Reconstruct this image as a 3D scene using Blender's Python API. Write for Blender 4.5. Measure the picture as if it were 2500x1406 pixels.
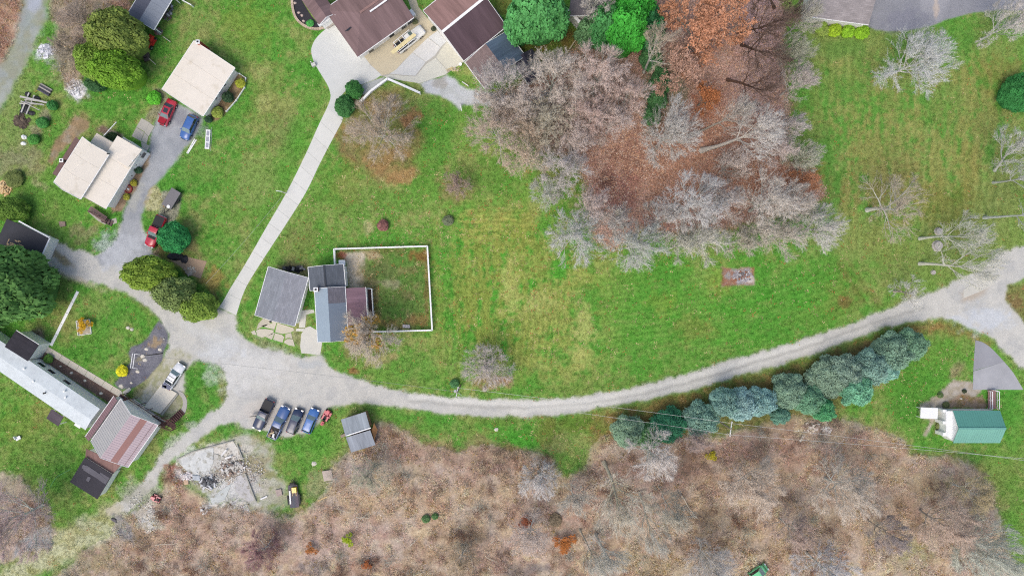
import bpy, math, random
import numpy as np

# ------------------------------------------------------------------ camera, sky, sun, exposure
random.seed(7); RS = np.random.RandomState(7)
scene = bpy.context.scene
for o in list(bpy.data.objects): bpy.data.objects.remove(o)
COL = scene.collection
CAM_H = 120.0
F_PX = 1656.0                      # focal length in pixels of a 2500 px wide frame
cam_d = bpy.data.cameras.new('camera'); cam = bpy.data.objects.new('camera', cam_d); COL.objects.link(cam)
cam.location = (0, 0, CAM_H); cam.rotation_euler = (0, 0, 0)
cam_d.sensor_width = 36.0; cam_d.lens = 36.0 * F_PX / 2500.0
cam_d.clip_start = 1.0; cam_d.clip_end = 2000.0
scene.camera = cam
SUN_EL, SUN_AZ = math.radians(58), math.radians(215)     # azimuth measured clockwise from +Y
world = bpy.data.worlds.new("World"); scene.world = world; world.use_nodes = True
wn = world.node_tree.nodes; wl = world.node_tree.links
bg = wn['Background']; sky = wn.new('ShaderNodeTexSky'); sky.sky_type = 'NISHITA'; sky.sun_disc = False
sky.sun_elevation = SUN_EL; sky.sun_rotation = SUN_AZ; sky.air_density = 1.0; sky.dust_density = 4.0; sky.ozone_density = 0.6
wl.new(sky.outputs[0], bg.inputs[0]); bg.inputs[1].default_value = 0.15
sun_d = bpy.data.lights.new('sun', 'SUN'); sun_d.energy = 0.85; sun_d.angle = math.radians(32); sun_d.color = (1.0, 0.965, 0.91)
sun = bpy.data.objects.new('sun', sun_d); COL.objects.link(sun)
sun.rotation_euler = (math.pi/2 - SUN_EL, 0, math.pi - SUN_AZ)
scene.view_settings.view_transform = 'Standard'; scene.view_settings.look = 'None'
scene.view_settings.gamma = 1.0; scene.view_settings.use_curve_mapping = False
scene.view_settings.exposure = 0.24
scene.render.engine = 'CYCLES'
scene.cycles.use_denoising = False; scene.cycles.filter_width = 1.15; scene.cycles.max_bounces = 5; scene.cycles.diffuse_bounces = 3; scene.cycles.use_adaptive_sampling = False

# ------------------------------------------------------------------ helpers
def W(px, py, z=0.0):
    k = (CAM_H - z) / F_PX
    return ((px - 1250.0) * k, (703.0 - py) * k)
def lin(c):
    out = []
    for v in c[:3]:
        v = v / 255.0
        out.append(v / 12.92 if v <= 0.04045 else ((v + 0.055) / 1.055) ** 2.4)
    return tuple(out)
def rgba(c, k=1.0):
    l = lin(c); return (l[0]*k, l[1]*k, l[2]*k, 1.0)

def tag(o, label=None, cat=None, group=None, kind=None):
    if label: o['label'] = label
    if cat: o['category'] = cat
    if group: o['group'] = group
    if kind: o['kind'] = kind
    return o
def empty(name, loc=(0, 0, 0), rz=0.0, label=None, cat=None, group=None):
    o = bpy.data.objects.new(name, None); COL.objects.link(o)
    o.location = loc; o.rotation_euler = (0, 0, rz); o.empty_display_size = 0.5
    return tag(o, label, cat, group)

class MB:
    """collects faces for one mesh object"""
    def __init__(s): s.v = []; s.f = []; s.m = []; s.c = []
    def add(s, verts, faces, mi=0):
        b = len(s.v); s.v.extend([tuple(p) for p in verts])
        for f in faces: s.f.append(tuple(i + b for i in f)); s.m.append(mi)
        return s
    def prism(s, poly, z0, z1, mi=0):
        a = sum(poly[i][0]*poly[(i+1) % len(poly)][1] - poly[(i+1) % len(poly)][0]*poly[i][1] for i in range(len(poly)))
        if a < 0: poly = poly[::-1]
        n = len(poly)
        v = [(p[0], p[1], z0) for p in poly] + [(p[0], p[1], z1) for p in poly]
        f = [tuple(range(n, 2*n)), tuple(range(n-1, -1, -1))] + [(i, (i+1) % n, n+(i+1) % n, n+i) for i in range(n)]
        return s.add(v, f, mi)
    def box(s, c, d, rz=0.0, mi=0, taper=1.0):
        x, y, z = d[0]/2, d[1]/2, d[2]/2; cs, sn = math.cos(rz), math.sin(rz); v = []
        for zz, t in ((-z, 1.0), (z, taper)):
            for xx, yy in ((-x, -y), (x, -y), (x, y), (-x, y)):
                xx *= t; yy *= t
                v.append((c[0]+xx*cs-yy*sn, c[1]+xx*sn+yy*cs, c[2]+zz))
        return s.add(v, [(0,3,2,1),(4,5,6,7),(0,1,5,4),(1,2,6,5),(2,3,7,6),(3,0,4,7)], mi)
    def beam(s, p, q, w, h, mi=0):
        """square bar from p to q, w wide (horizontal), h deep"""
        p = np.array(p, float); q = np.array(q, float); t = q-p; L = np.linalg.norm(t)
        if L < 1e-6: return s
        t /= L; up = np.array([0, 0, 1.0]) if abs(t[2]) < 0.95 else np.array([1.0, 0, 0])
        a = np.cross(t, up); a /= np.linalg.norm(a); b = np.cross(a, t)
        v = []
        for e in (p, q):
            for i, j in ((-1, -1), (1, -1), (1, 1), (-1, 1)): v.append(tuple(e + a*i*w/2 + b*j*h/2))
        return s.add(v, [(0,3,2,1),(4,5,6,7),(0,1,5,4),(1,2,6,5),(2,3,7,6),(3,0,4,7)][:], mi)
    def tube(s, pts, rads, n=6, mi=0, cap=True):
        pts = [np.array(p, float) for p in pts]; v = []; m = len(pts)
        for i, p in enumerate(pts):
            t = pts[min(i+1, m-1)] - pts[max(i-1, 0)]; t /= (np.linalg.norm(t)+1e-9)
            up = np.array([0.13, 0.2, 1.0]) if abs(t[2]) < 0.9 else np.array([1.0, 0.1, 0])
            a = np.cross(t, up); a /= np.linalg.norm(a); b = np.cross(t, a)
            for k in range(n):
                w = 2*math.pi*k/n; v.append(tuple(p + (a*math.cos(w) + b*math.sin(w))*rads[i]))
        f = []
        for i in range(m-1):
            for k in range(n):
                k2 = (k+1) % n; f.append((i*n+k, i*n+k2, (i+1)*n+k2, (i+1)*n+k))
        if cap: f.append(tuple(range(n-1, -1, -1))); f.append(tuple((m-1)*n+k for k in range(n)))
        return s.add(v, f, mi)
    def disc(s, c, r, h, n=12, mi=0):
        return s.tube([(c[0], c[1], c[2]), (c[0], c[1], c[2]+h)], [r, r], n, mi)
    def dome(s, c, rx, ry, rz, n=10, rings=4, mi=0, jit=0.0):
        v = []; f = []
        for i in range(rings):
            a = i*math.pi/2/rings
            for k in range(n):
                w = 2*math.pi*k/n; j = 1+random.uniform(-jit, jit)
                v.append((c[0]+rx*math.cos(a)*math.cos(w)*j, c[1]+ry*math.cos(a)*math.sin(w)*j, c[2]+rz*math.sin(a)*j))
        v.append((c[0], c[1], c[2]+rz))
        for i in range(rings-1):
            for k in range(n): f.append((i*n+k, i*n+(k+1) % n, (i+1)*n+(k+1) % n, (i+1)*n+k))
        for k in range(n): f.append(((rings-1)*n+k, (rings-1)*n+(k+1) % n, rings*n))
        return s.add(v, f, mi)
    def mesh(s, name, mats, smooth=False):
        me = bpy.data.meshes.new(name); me.from_pydata(s.v, [], s.f)
        for m in (mats if isinstance(mats, (list, tuple)) else [mats]): me.materials.append(m)
        if any(s.m): me.polygons.foreach_set('material_index', s.m)
        if smooth: me.polygons.foreach_set('use_smooth', [True]*len(s.f))
        me.update(); return me
    def build(s, name, mats, parent=None, smooth=False, loc=(0, 0, 0), rz=0.0, color=None):
        o = bpy.data.objects.new(name, s.mesh(name, mats, smooth)); COL.objects.link(o)
        o.location = loc; o.rotation_euler = (0, 0, rz)
        if parent is not None: o.parent = parent
        if color is not None: o.color = color
        return o

def link_mesh(name, me, parent=None, loc=(0, 0, 0), rz=0.0, scale=None, color=None):
    o = bpy.data.objects.new(name, me); COL.objects.link(o); o.location = loc; o.rotation_euler = (0, 0, rz)
    if scale is not None: o.scale = scale
    if parent is not None: o.parent = parent
    if color is not None: o.color = color
    return o

# ------------------------------------------------------------------ materials
_M = {}
def mat(name, color=None, rough=0.75, metal=0.0, grain=0.15, scale=8.0, big=0.10, bigscale=0.5, bump=0.2, source='RGB',
        stretch=None, spec=0.4, coat=0.0, brick=None, stain=None, detail=5.0):
    """procedural: colour (given, from the object's own colour, or a colour attribute) varied by fine and broad noise.
       color: sRGB 0..255; source 'RGB' | 'OBJECT' | 'ATTR' | 'INST'"""
    if name in _M: return _M[name]
    m = bpy.data.materials.new(name); m.use_nodes = True; _M[name] = m
    nt = m.node_tree; N = nt.nodes; L = nt.links; b = N['Principled BSDF']
    b.inputs['Roughness'].default_value = rough; b.inputs['Metallic'].default_value = metal
    b.inputs['Specular IOR Level'].default_value = spec
    if coat: b.inputs['Coat Weight'].default_value = coat; b.inputs['Coat Roughness'].default_value = 0.08
    if source == 'RGB':
        c = N.new('ShaderNodeRGB'); c.outputs[0].default_value = rgba(color); out = c.outputs[0]
    elif source == 'OBJECT':
        c = N.new('ShaderNodeObjectInfo'); out = c.outputs['Color']
    else:
        c = N.new('ShaderNodeAttribute'); c.attribute_name = 'Col' if source == 'ATTR' else 'tint'
        c.attribute_type = 'GEOMETRY' if source == 'ATTR' else 'INSTANCER'; out = c.outputs['Color']
    tc = N.new('ShaderNodeTexCoord'); vec = tc.outputs['Object']
    if stretch:
        mp = N.new('ShaderNodeMapping'); mp.inputs['Scale'].default_value = stretch; L.new(vec, mp.inputs[0]); svec = mp.outputs[0]
    else: svec = vec
    def noise(v, sc, det=detail, rg=0.6):
        n = N.new('ShaderNodeTexNoise'); n.inputs['Scale'].default_value = sc; n.inputs['Detail'].default_value = det
        n.inputs['Roughness'].default_value = rg; L.new(v, n.inputs['Vector']); return n.outputs['Fac']
    def vary(col, fac, amt):
        mr = N.new('ShaderNodeMapRange'); mr.inputs['From Min'].default_value = 0.25; mr.inputs['From Max'].default_value = 0.75
        mr.inputs['To Min'].default_value = 1-amt; mr.inputs['To Max'].default_value = 1+amt; mr.clamp = False
        L.new(fac, mr.inputs['Value'])
        mx = N.new('ShaderNodeVectorMath'); mx.operation = 'MULTIPLY'
        L.new(col, mx.inputs[0]); L.new(mr.outputs[0], mx.inputs[1]); return mx.outputs[0]
    nf = noise(svec, scale)
    if grain: out = vary(out, nf, grain)
    if big: out = vary(out, noise(svec, bigscale, 3.0, 0.55), big)
    if stain:
        n2 = noise(vec, stain[1], 5.0, 0.65)
        mr = N.new('ShaderNodeMapRange'); mr.inputs['From Min'].default_value = stain[2]; mr.inputs['From Max'].default_value = stain[2]+0.12
        L.new(n2, mr.inputs['Value'])
        mx = N.new('ShaderNodeMix'); mx.data_type = 'RGBA'; mx.inputs['B'].default_value = rgba(stain[0])
        mm = N.new('ShaderNodeMath'); mm.operation = 'MULTIPLY'; mm.inputs[1].default_value = stain[3]
        L.new(mr.outputs[0], mm.inputs[0]); L.new(mm.outputs[0], mx.inputs['Factor']); L.new(out, mx.inputs['A']); out = mx.outputs['Result']
    hgt = nf
    if brick:
        bt = N.new('ShaderNodeTexBrick'); bt.inputs['Scale'].default_value = 1.0; bt.inputs['Brick Width'].default_value = brick[0]
        bt.inputs['Row Height'].default_value = brick[1]; bt.inputs['Mortar Size'].default_value = brick[2]
        bt.inputs['Color1'].default_value = (1.12,)*3+(1,); bt.inputs['Color2'].default_value = (0.88,)*3+(1,); bt.inputs['Mortar'].default_value = (0.7,)*3+(1,)
        L.new(vec, bt.inputs['Vector'])
        mx = N.new('ShaderNodeVectorMath'); mx.operation = 'MULTIPLY'; L.new(out, mx.inputs[0]); L.new(bt.outputs['Color'], mx.inputs[1]); out = mx.outputs[0]
    L.new(out, b.inputs['Base Color'])
    if bump:
        bp = N.new('ShaderNodeBump'); bp.inputs['Strength'].default_value = bump; bp.inputs['Distance'].default_value = 0.05
        L.new(hgt, bp.inputs['Height']); L.new(bp.outputs[0], b.inputs['Normal'])
    return m

def glass(name='glass', color=(70, 85, 90), rough=0.06):
    return mat(name, color, rough=rough, grain=0.05, big=0.05, bump=0.0, spec=0.9, scale=2)

M_ground = mat('ground_cover', source='ATTR', rough=0.95, grain=0.42, scale=4.2, big=0.13, bigscale=1.1, bump=0.8, spec=0.15, detail=8)
M_gravel = mat('road_gravel', source='ATTR', rough=0.95, grain=0.20, scale=4.5, big=0.07, bigscale=0.9, bump=0.6, spec=0.2, detail=8)
M_conc = mat('concrete', source='OBJECT', rough=0.85, grain=0.04, scale=9, big=0.045, bigscale=0.7, bump=0.15, stain=((150, 146, 138), 0.5, 0.60, 0.22))
M_white = mat('white_paint', (240, 241, 240), rough=0.55, grain=0.04, scale=5, big=0.04, bump=0.05)
M_siding = mat('white_siding', (240, 240, 237), rough=0.6, grain=0.05, scale=3, big=0.05, bump=0.1, stretch=(1, 1, 12))
M_paint = mat('object_paint', source='OBJECT', rough=0.6, grain=0.08, scale=6, big=0.06, bump=0.1)
M_carpaint = mat('car_paint', source='OBJECT', rough=0.28, grain=0.03, scale=3, big=0.05, bump=0.0, spec=0.5, coat=0.6)
M_glass = glass()
M_carglass = glass('car_glass', (120, 140, 142), 0.08)
M_darkglass = glass('dark_glass', (40, 48, 55), 0.08)
M_rubber = mat('tyre_rubber', (32, 32, 33), rough=0.85, grain=0.1, bump=0.1)
M_chrome = mat('bright_metal', (200, 202, 205), rough=0.3, metal=0.8, grain=0.05, bump=0.0)
M_black = mat('black_plastic', (38, 39, 42), rough=0.6, grain=0.1, bump=0.05)
M_wood = mat('weathered_wood', source='OBJECT', rough=0.8, grain=0.22, scale=4, big=0.12, bigscale=1.2, stretch=(1, 6, 6), bump=0.3)
M_bark = mat('tree_bark', source='OBJECT', rough=0.9, grain=0.22, scale=3, big=0.12, bigscale=0.6, stretch=(3, 3, 0.7), bump=0.5)
M_twig = mat('twig_bark', source='OBJECT', rough=0.9, grain=0.16, scale=1.2, big=0.12, bigscale=0.25, bump=0.0, spec=0.2)
M_leaf = mat('leaf_green', source='OBJECT', rough=0.7, grain=0.30, scale=1.6, big=0.18, bigscale=0.35, bump=0.0, spec=0.25)
M_inst = mat('scattered_plants', source='INST', rough=0.85, grain=0.22, scale=3, big=0.0, bump=0.0, spec=0.2)
M_rock = mat('pale_stone', source='OBJECT', rough=0.9, grain=0.18, scale=5, big=0.12, bump=0.5)
M_metalroof = mat('painted_steel_roofing', source='OBJECT', rough=0.45, grain=0.05, scale=4, big=0.06, bigscale=0.4, bump=0.03, spec=0.5)
M_shingle = mat('asphalt_shingles', source='OBJECT', rough=0.95, grain=0.14, scale=9, big=0.10, bigscale=0.45, bump=0.4, spec=0.15, brick=(0.95, 0.28, 0.012), stretch=(1, 1, 1))
M_streak = mat('streaked_shingles', source='OBJECT', rough=0.95, grain=0.13, scale=2.2, big=0.24, bigscale=0.5, bump=0.3, spec=0.15, stretch=(2.2, 0.18, 0.18))
M_membrane = mat('roof_membrane', source='OBJECT', rough=0.7, grain=0.04, scale=4, big=0.035, bigscale=0.6, bump=0.04, spec=0.3, stain=((188, 176, 152), 0.5, 0.56, 0.4))
M_whiteroof = mat('coated_white_roof', source='OBJECT', rough=0.6, grain=0.06, scale=1.6, big=0.08, bigscale=0.4, bump=0.1, spec=0.35, stain=((176, 182, 184), 0.9, 0.56, 0.4))
M_tarp = mat('tarp_black', (44, 45, 50), rough=0.55, grain=0.25, scale=2.5, big=0.2, bump=0.9)

# ------------------------------------------------------------------ numpy noise
_T = RS.rand(256, 256)
def vnoise(x, y, s, seed=0):
    x = x/s + seed*17.13; y = y/s + seed*9.71
    xi = np.floor(x).astype(int); yi = np.floor(y).astype(int); fx = x-xi; fy = y-yi
    fx = fx*fx*(3-2*fx); fy = fy*fy*(3-2*fy)
    a = _T[xi % 256, yi % 256]; b = _T[(xi+1) % 256, yi % 256]; c = _T[xi % 256, (yi+1) % 256]; d = _T[(xi+1) % 256, (yi+1) % 256]
    return (a*(1-fx)+b*fx)*(1-fy) + (c*(1-fx)+d*fx)*fy
def fbm(x, y, s, seed=0, oct=4):
    r = 0.0; amp = 0.5; t = 0.0
    for i in range(oct):
        r = r + amp*vnoise(x, y, s, seed+i*3); t += amp; amp *= 0.55; s = s*0.48
    return r/t
def sdist(X, Y, poly):
    """distance inside (+) / outside (-) of a polygon"""
    d = np.full(X.shape, 1e18); ins = np.zeros(X.shape, bool); n = len(poly)
    for i in range(n):
        x0, y0 = poly[i]; x1, y1 = poly[(i+1) % n]; ex, ey = x1-x0, y1-y0
        t = np.clip(((X-x0)*ex+(Y-y0)*ey)/(ex*ex+ey*ey+1e-9), 0, 1)
        d = np.minimum(d, (X-x0-t*ex)**2+(Y-y0-t*ey)**2)
        if y0 != y1:
            c = ((y0 > Y) != (y1 > Y)) & (X < (x1-x0)*(Y-y0)/(y1-y0)+x0); ins ^= c
    d = np.sqrt(d); return np.where(ins, d, -d)
# ------------------------------------------------------------------ the ground: one sheet of real colours cut into its surfaces
STEP = 3.3
gx = np.arange(-90, 2592, STEP); gy = np.arange(-90, 1498, STEP)
GX, GY = np.meshgrid(gx, gy)                       # image-scale plan coordinates of the ground
wx = (fbm(GX, GY, 30, 1)-0.5)*16 + (fbm(GX, GY, 8, 5, 2)-0.5)*7
wy = (fbm(GX, GY, 30, 2)-0.5)*16 + (fbm(GX, GY, 8, 6, 2)-0.5)*7
def C3(c):
    if c[1] > c[0]*1.02 and c[1] > c[2]*1.3: c = tuple(.95*q+.05*w+4 for q, w in zip(c, (150, 146, 112)))   # dull autumn turf
    return np.array(lin(c))
def mixc(a, b, t): return a*(1-t[..., None]) + b*t[..., None]
def sstep(x, a, b):
    t = np.clip((x-a)/(b-a), 0, 1); return t*t*(3-2*t)
n_f = fbm(GX, GY, 9, 14, 3); n_big = fbm(GX, GY, 240, 11, 4); n_mid = fbm(GX, GY, 70, 12, 4); n_sm = fbm(GX, GY, 22, 13, 3)
_w = (fbm(GX, GY, 60, 91, 3)-.5); n_v = fbm(GX+_w*30, GY*0.14+_w*8, 13, 21, 4)*.55+n_f*.3+n_sm*.15; n_h = fbm(GX*0.15+_w*8, GY+_w*30, 10, 22, 4)*.55+n_f*.3+n_sm*.15
G1, G2, G3, TAN = C3((84, 144, 54)), C3((110, 148, 66)), C3((132, 148, 84)), C3((168, 162, 108))
base = mixc(np.broadcast_to(G1, GX.shape+(3,)), G2, sstep(n_big*0.4+n_mid*0.35+n_f*.25, 0.36, 0.60))
base = mixc(base, G3, sstep(n_mid*0.45+n_sm*0.3+n_f*.25, 0.42, 0.64)*0.75)
base = mixc(base, TAN, sstep(n_sm*0.3+n_mid*0.4+n_f*.3, 0.52, 0.70)*0.55)
CLS = np.zeros(GX.shape, int)                      # 0 lawn
NAMES = {0: 'lawn', 1: 'gravel_road', 2: 'scrub_ground', 3: 'leaf_litter_ground', 4: 'asphalt_driveway', 5: 'bare_earth', 6: 'mulch_bed'}

def layer(poly, col, soft=4, cls=None, warp=1.0, col2=None, s2=40, amt=1.0, nz=None):
    """a patch of ground cover; soft = width of the blend at its edge"""
    global base
    xs = [p[0] for p in poly]; ys = [p[1] for p in poly]; pad = soft+24
    i0, i1 = np.searchsorted(gy, [min(ys)-pad, max(ys)+pad]); j0, j1 = np.searchsorted(gx, [min(xs)-pad, max(xs)+pad])
    if i1 <= i0 or j1 <= j0: return
    sl = (slice(i0, i1), slice(j0, j1)); X = GX[sl]+wx[sl]*warp; Y = GY[sl]+wy[sl]*warp
    d = sdist(X, Y, poly); a = sstep(d, -soft, soft)*amt
    if nz: a = a*sstep(fbm(GX[sl], GY[sl], nz[0], 55+int(xs[0]) % 20, 3), nz[1]-0.08, nz[1]+0.08)
    c = np.broadcast_to(C3(col), X.shape+(3,))
    if col2 is not None:
        cols = col2 if isinstance(col2, list) else [col2]
        for k, cc in enumerate(cols):
            c = mixc(c, C3(cc), sstep(fbm(GX[sl], GY[sl], s2, 31+k*7, 4), 0.38, 0.64)*0.8)
    base[sl] = mixc(base[sl], c, a)
    if cls is not None: CLS[sl] = np.where(d > 0, cls, CLS[sl])
def blob(x, y, rx, ry, col, amt=0.8, ang=0.0, rag=0.85, sc=20):
    global base
    r = max(rx, ry)*1.5; i0, i1 = np.searchsorted(gy, [y-r, y+r]); j0, j1 = np.searchsorted(gx, [x-r, x+r])
    if i1 <= i0 or j1 <= j0: return
    sl = (slice(i0, i1), slice(j0, j1)); X = GX[sl]-x; Y = GY[sl]-y; c, s = math.cos(math.radians(ang)), math.sin(math.radians(ang))
    u = (X*c+Y*s)/rx; v = (-X*s+Y*c)/ry
    d = 1-np.sqrt(u*u+v*v) + (n_f[sl]-.5)*.9 + (fbm(GX[sl], GY[sl], sc, int(x+y) % 50, 4)-0.5)*rag*2
    base[sl] = mixc(base[sl], C3(col), sstep(d, -0.35, 0.55)*amt)
def region(x0, y0, x1, y1, f, soft=80):
    """soft box weight"""
    return sstep(GX, x0-soft, x0+soft)*sstep(-GX, -x1-soft, -x1+soft)*sstep(GY, y0-soft, y0+soft)*sstep(-GY, -y1-soft, -y1+soft)*f

# mowing stripes and dry streaks
base = mixc(base, C3((146, 148, 88)), region(1990, 90, 2480, 560, 1)*sstep(n_v, 0.42, 0.58)*0.95)
base = mixc(base, C3((130, 144, 80)), region(1940, 60, 2500, 700, 1)*sstep(n_big, 0.36, 0.58)*0.8)
base = mixc(base, C3((140, 150, 72)), region(1080, 520, 1330, 900, 1)*sstep(n_v, 0.44, 0.56)*0.85)
base = mixc(base, C3((74, 152, 46)), region(1080, 540, 1420, 880, 1)*sstep(-n_v, -0.50, -0.40)*0.7)
base = mixc(base, C3((168, 168, 96)), region(1110, 500, 1250, 600, 1, 30)*sstep(n_h, 0.44, 0.60)*0.8)
base = mixc(base, C3((150, 156, 84)), region(1230, 600, 1480, 930, 1)*sstep(n_h*0.6+n_mid*0.4, 0.46, 0.58)*0.9)
base = mixc(base, C3((74, 150, 46)), region(1480, 660, 2080, 900, 1)*sstep(n_h*0.5+n_mid*0.5, 0.40, 0.58)*0.65)
for b in [(1245, 700, 22, 75, (186, 180, 116), .8), (1310, 740, 50, 26, (184, 178, 120), .75), (1425, 800, 20, 70, (190, 184, 122), .8),
          (1290, 640, 55, 40, (150, 156, 84), .6), (1425, 870, 26, 30, (182, 176, 112), .7), (1340, 760, 60, 50, (148, 154, 84), .6),
          (1690, 800, 55, 35, (142, 130, 78), .5), (1750, 690, 30, 40, (150, 156, 78), .5), (1620, 740, 40, 30, (132, 150, 66), .5),
          (1150, 640, 40, 20, (158, 162, 90), .5), (1265, 550, 40, 50, (160, 156, 86), .6), (1180, 520, 60, 16, (170, 166, 98), .5),
          (620, 440, 60, 70, (136, 152, 88), .75), (480, 400, 50, 60, (126, 148, 80), .6), (660, 560, 50, 60, (92, 140, 56), .5),
          (655, 240, 55, 80, (146, 148, 90), .75), (690, 320, 45, 60, (128, 134, 84), .7), (600, 60, 60, 60, (124, 144, 64), .7),
          (640, 170, 24, 24, (176, 168, 118), .6), (640, 250, 16, 24, (178, 172, 120), .6), (480, 60, 50, 40, (150, 150, 98), .6),
          (560, 250, 50, 60, (70, 138, 46), .5), (730, 330, 30, 120, (66, 150, 40), .7, 20), (760, 170, 30, 60, (72, 142, 44), .6, -20),
          (205, 572, 30, 22, (160, 142, 116), .8), (170, 600, 60, 20, (96, 120, 60), .5), (90, 480, 60, 40, (78, 130, 50), .6),
          (40, 230, 50, 60, (136, 146, 92), .7), (30, 330, 60, 60, (138, 146, 96), .6), (110, 330, 30, 60, (72, 134, 48), .6),
          (90, 400, 20, 40, (160, 148, 118), .8), (95, 450, 22, 14, (176, 170, 132), .8, 30), (60, 380, 26, 50, (150, 146, 116), .6),
          (20, 395, 40, 30, (146, 142, 116), .8), (150, 700, 40, 60, (126, 138, 78), .7), (160, 790, 30, 50, (146, 140, 88), .7),
          (260, 780, 60, 40, (60, 130, 40), .6), (230, 740, 40, 30, (140, 150, 88), .5), (200, 870, 60, 50, (70, 134, 44), .4),
          (60, 1040, 60, 60, (124, 142, 66), .7), (110, 1010, 30, 30, (150, 140, 90), .5), (60, 1120, 60, 50, (96, 128, 56), .5),
          (150, 1150, 60, 50, (58, 138, 38), .5), (500, 930, 36, 40, (70, 130, 44), .8), (545, 945, 14, 50, (150, 138, 90), .7),
          (690, 1075, 40, 36, (58, 146, 38), .8), (760, 1080, 50, 50, (62, 146, 40), .8), (660, 1110, 30, 30, (150, 148, 96), .7),
          (800, 1010, 40, 30, (56, 132, 38), .6), (1010, 1050, 60, 24, (124, 136, 72), .7), (1060, 1040, 50, 22, (70, 140, 46), .6),
          (1160, 1065, 50, 22, (140, 144, 84), .7), (1270, 1075, 50, 24, (50, 148, 34), .8), (1200, 1020, 90, 18, (112, 136, 62), .7),
          (1500, 940, 200, 12, (96, 126, 52), .6, -4), (1000, 900, 60, 30, (72, 138, 46), .6), (1120, 860, 40, 40, (80, 144, 50), .6),
          (900, 500, 90, 40, (98, 132, 58), .6), (850, 440, 40, 60, (128, 138, 70), .6), (730, 590, 50, 40, (134, 134, 84), .6),
          (1070, 340, 40, 90, (66, 134, 44), .8), (1090, 270, 60, 30, (78, 132, 50), .6), (1200, 430, 70, 50, (88, 130, 52), .7),
          (1010, 430, 40, 30, (92, 134, 54), .5), (2060, 120, 60, 24, (60, 116, 42), .7), (2330, 110, 60, 50, (86, 138, 54), .6),
          (2190, 400, 60, 120, (150, 142, 88), .55), (2360, 420, 24, 90, (154, 142, 84), .6), (2430, 180, 60, 40, (142, 130, 74), .6),
          (2180, 250, 26, 80, (156, 144, 94), .5), (2060, 210, 60, 50, (72, 132, 46), .6), (2010, 420, 30, 130, (68, 120, 44), .6),
          (2300, 260, 50, 60, (84, 136, 52), .6), (2190, 470, 100, 60, (146, 128, 84), .6), (2300, 500, 80, 50, (132, 134, 66), .7),
          (2160, 590, 70, 50, (136, 140, 78), .6), (2010, 650, 60, 40, (78, 134, 46), .6), (2050, 720, 50, 60, (112, 132, 60), .6),
          (2060, 735, 22, 12, (130, 98, 68), .8), (1930, 700, 60, 40, (60, 136, 40), .6), (1990, 780, 80, 24, (104, 136, 58), .6),
          (2330, 880, 60, 50, (78, 138, 42), .7), (2240, 950, 70, 60, (72, 134, 42), .6), (2470, 1010, 30, 80, (56, 142, 40), .8),
          (2450, 1150, 40, 60, (112, 142, 62), .7), (2480, 1260, 30, 80, (88, 142, 52), .6), (2210, 1000, 40, 30, (62, 124, 42), .7),
          (2090, 940, 40, 40, (96, 128, 56), .5)]:
    c_ = b[4]; c_ = tuple(.6*q+.4*w for q, w in zip(c_, (104, 148, 66))) if c_[1] > c_[0]*1.25 else c_
    blob(*b[:4], c_, b[5]*.85, ang=b[6] if len(b) > 6 else 0)

# scrub, woods floor, dry edges ----------------------------------------------
SCRUB = [(918, 1033), (960, 1038), (1000, 1062), (1050, 1088), (1110, 1098), (1180, 1084), (1240, 1098), (1300, 1102), (1345, 1122), (1385, 1165),
         (1425, 1150), (1440, 1100), (1470, 1062), (1500, 1050), (1660, 1062), (1760, 1062), (1850, 1040), (1940, 1012), (2050, 1020), (2120, 1038),
         (2200, 1066), (2225, 1110), (2300, 1108), (2380, 1130), (2405, 1170), (2435, 1250), (2460, 1340), (2510, 1410), (2560, 1520), (2000, 1560),
         (1000, 1560), (200, 1560), (110, 1420), (200, 1352), (275, 1300), (285, 1258), (340, 1240), (392, 1195), (405, 1130), (430, 1128), (445, 1180),
         (520, 1230), (600, 1225), (640, 1238), (690, 1262), (745, 1250), (795, 1200), (805, 1150), (850, 1100), (885, 1085)]
OL, RD, PK, GR, TN, BR = (172, 154, 112), (164, 128, 108), (172, 144, 138), (168, 158, 144), (184, 164, 126), (140, 112, 90)
layer(SCRUB, (164, 140, 118), 17, 2, 1.4, [OL, RD, TN, BR, (166, 150, 134)], 26)
DK = (118, 92, 74)
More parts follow.
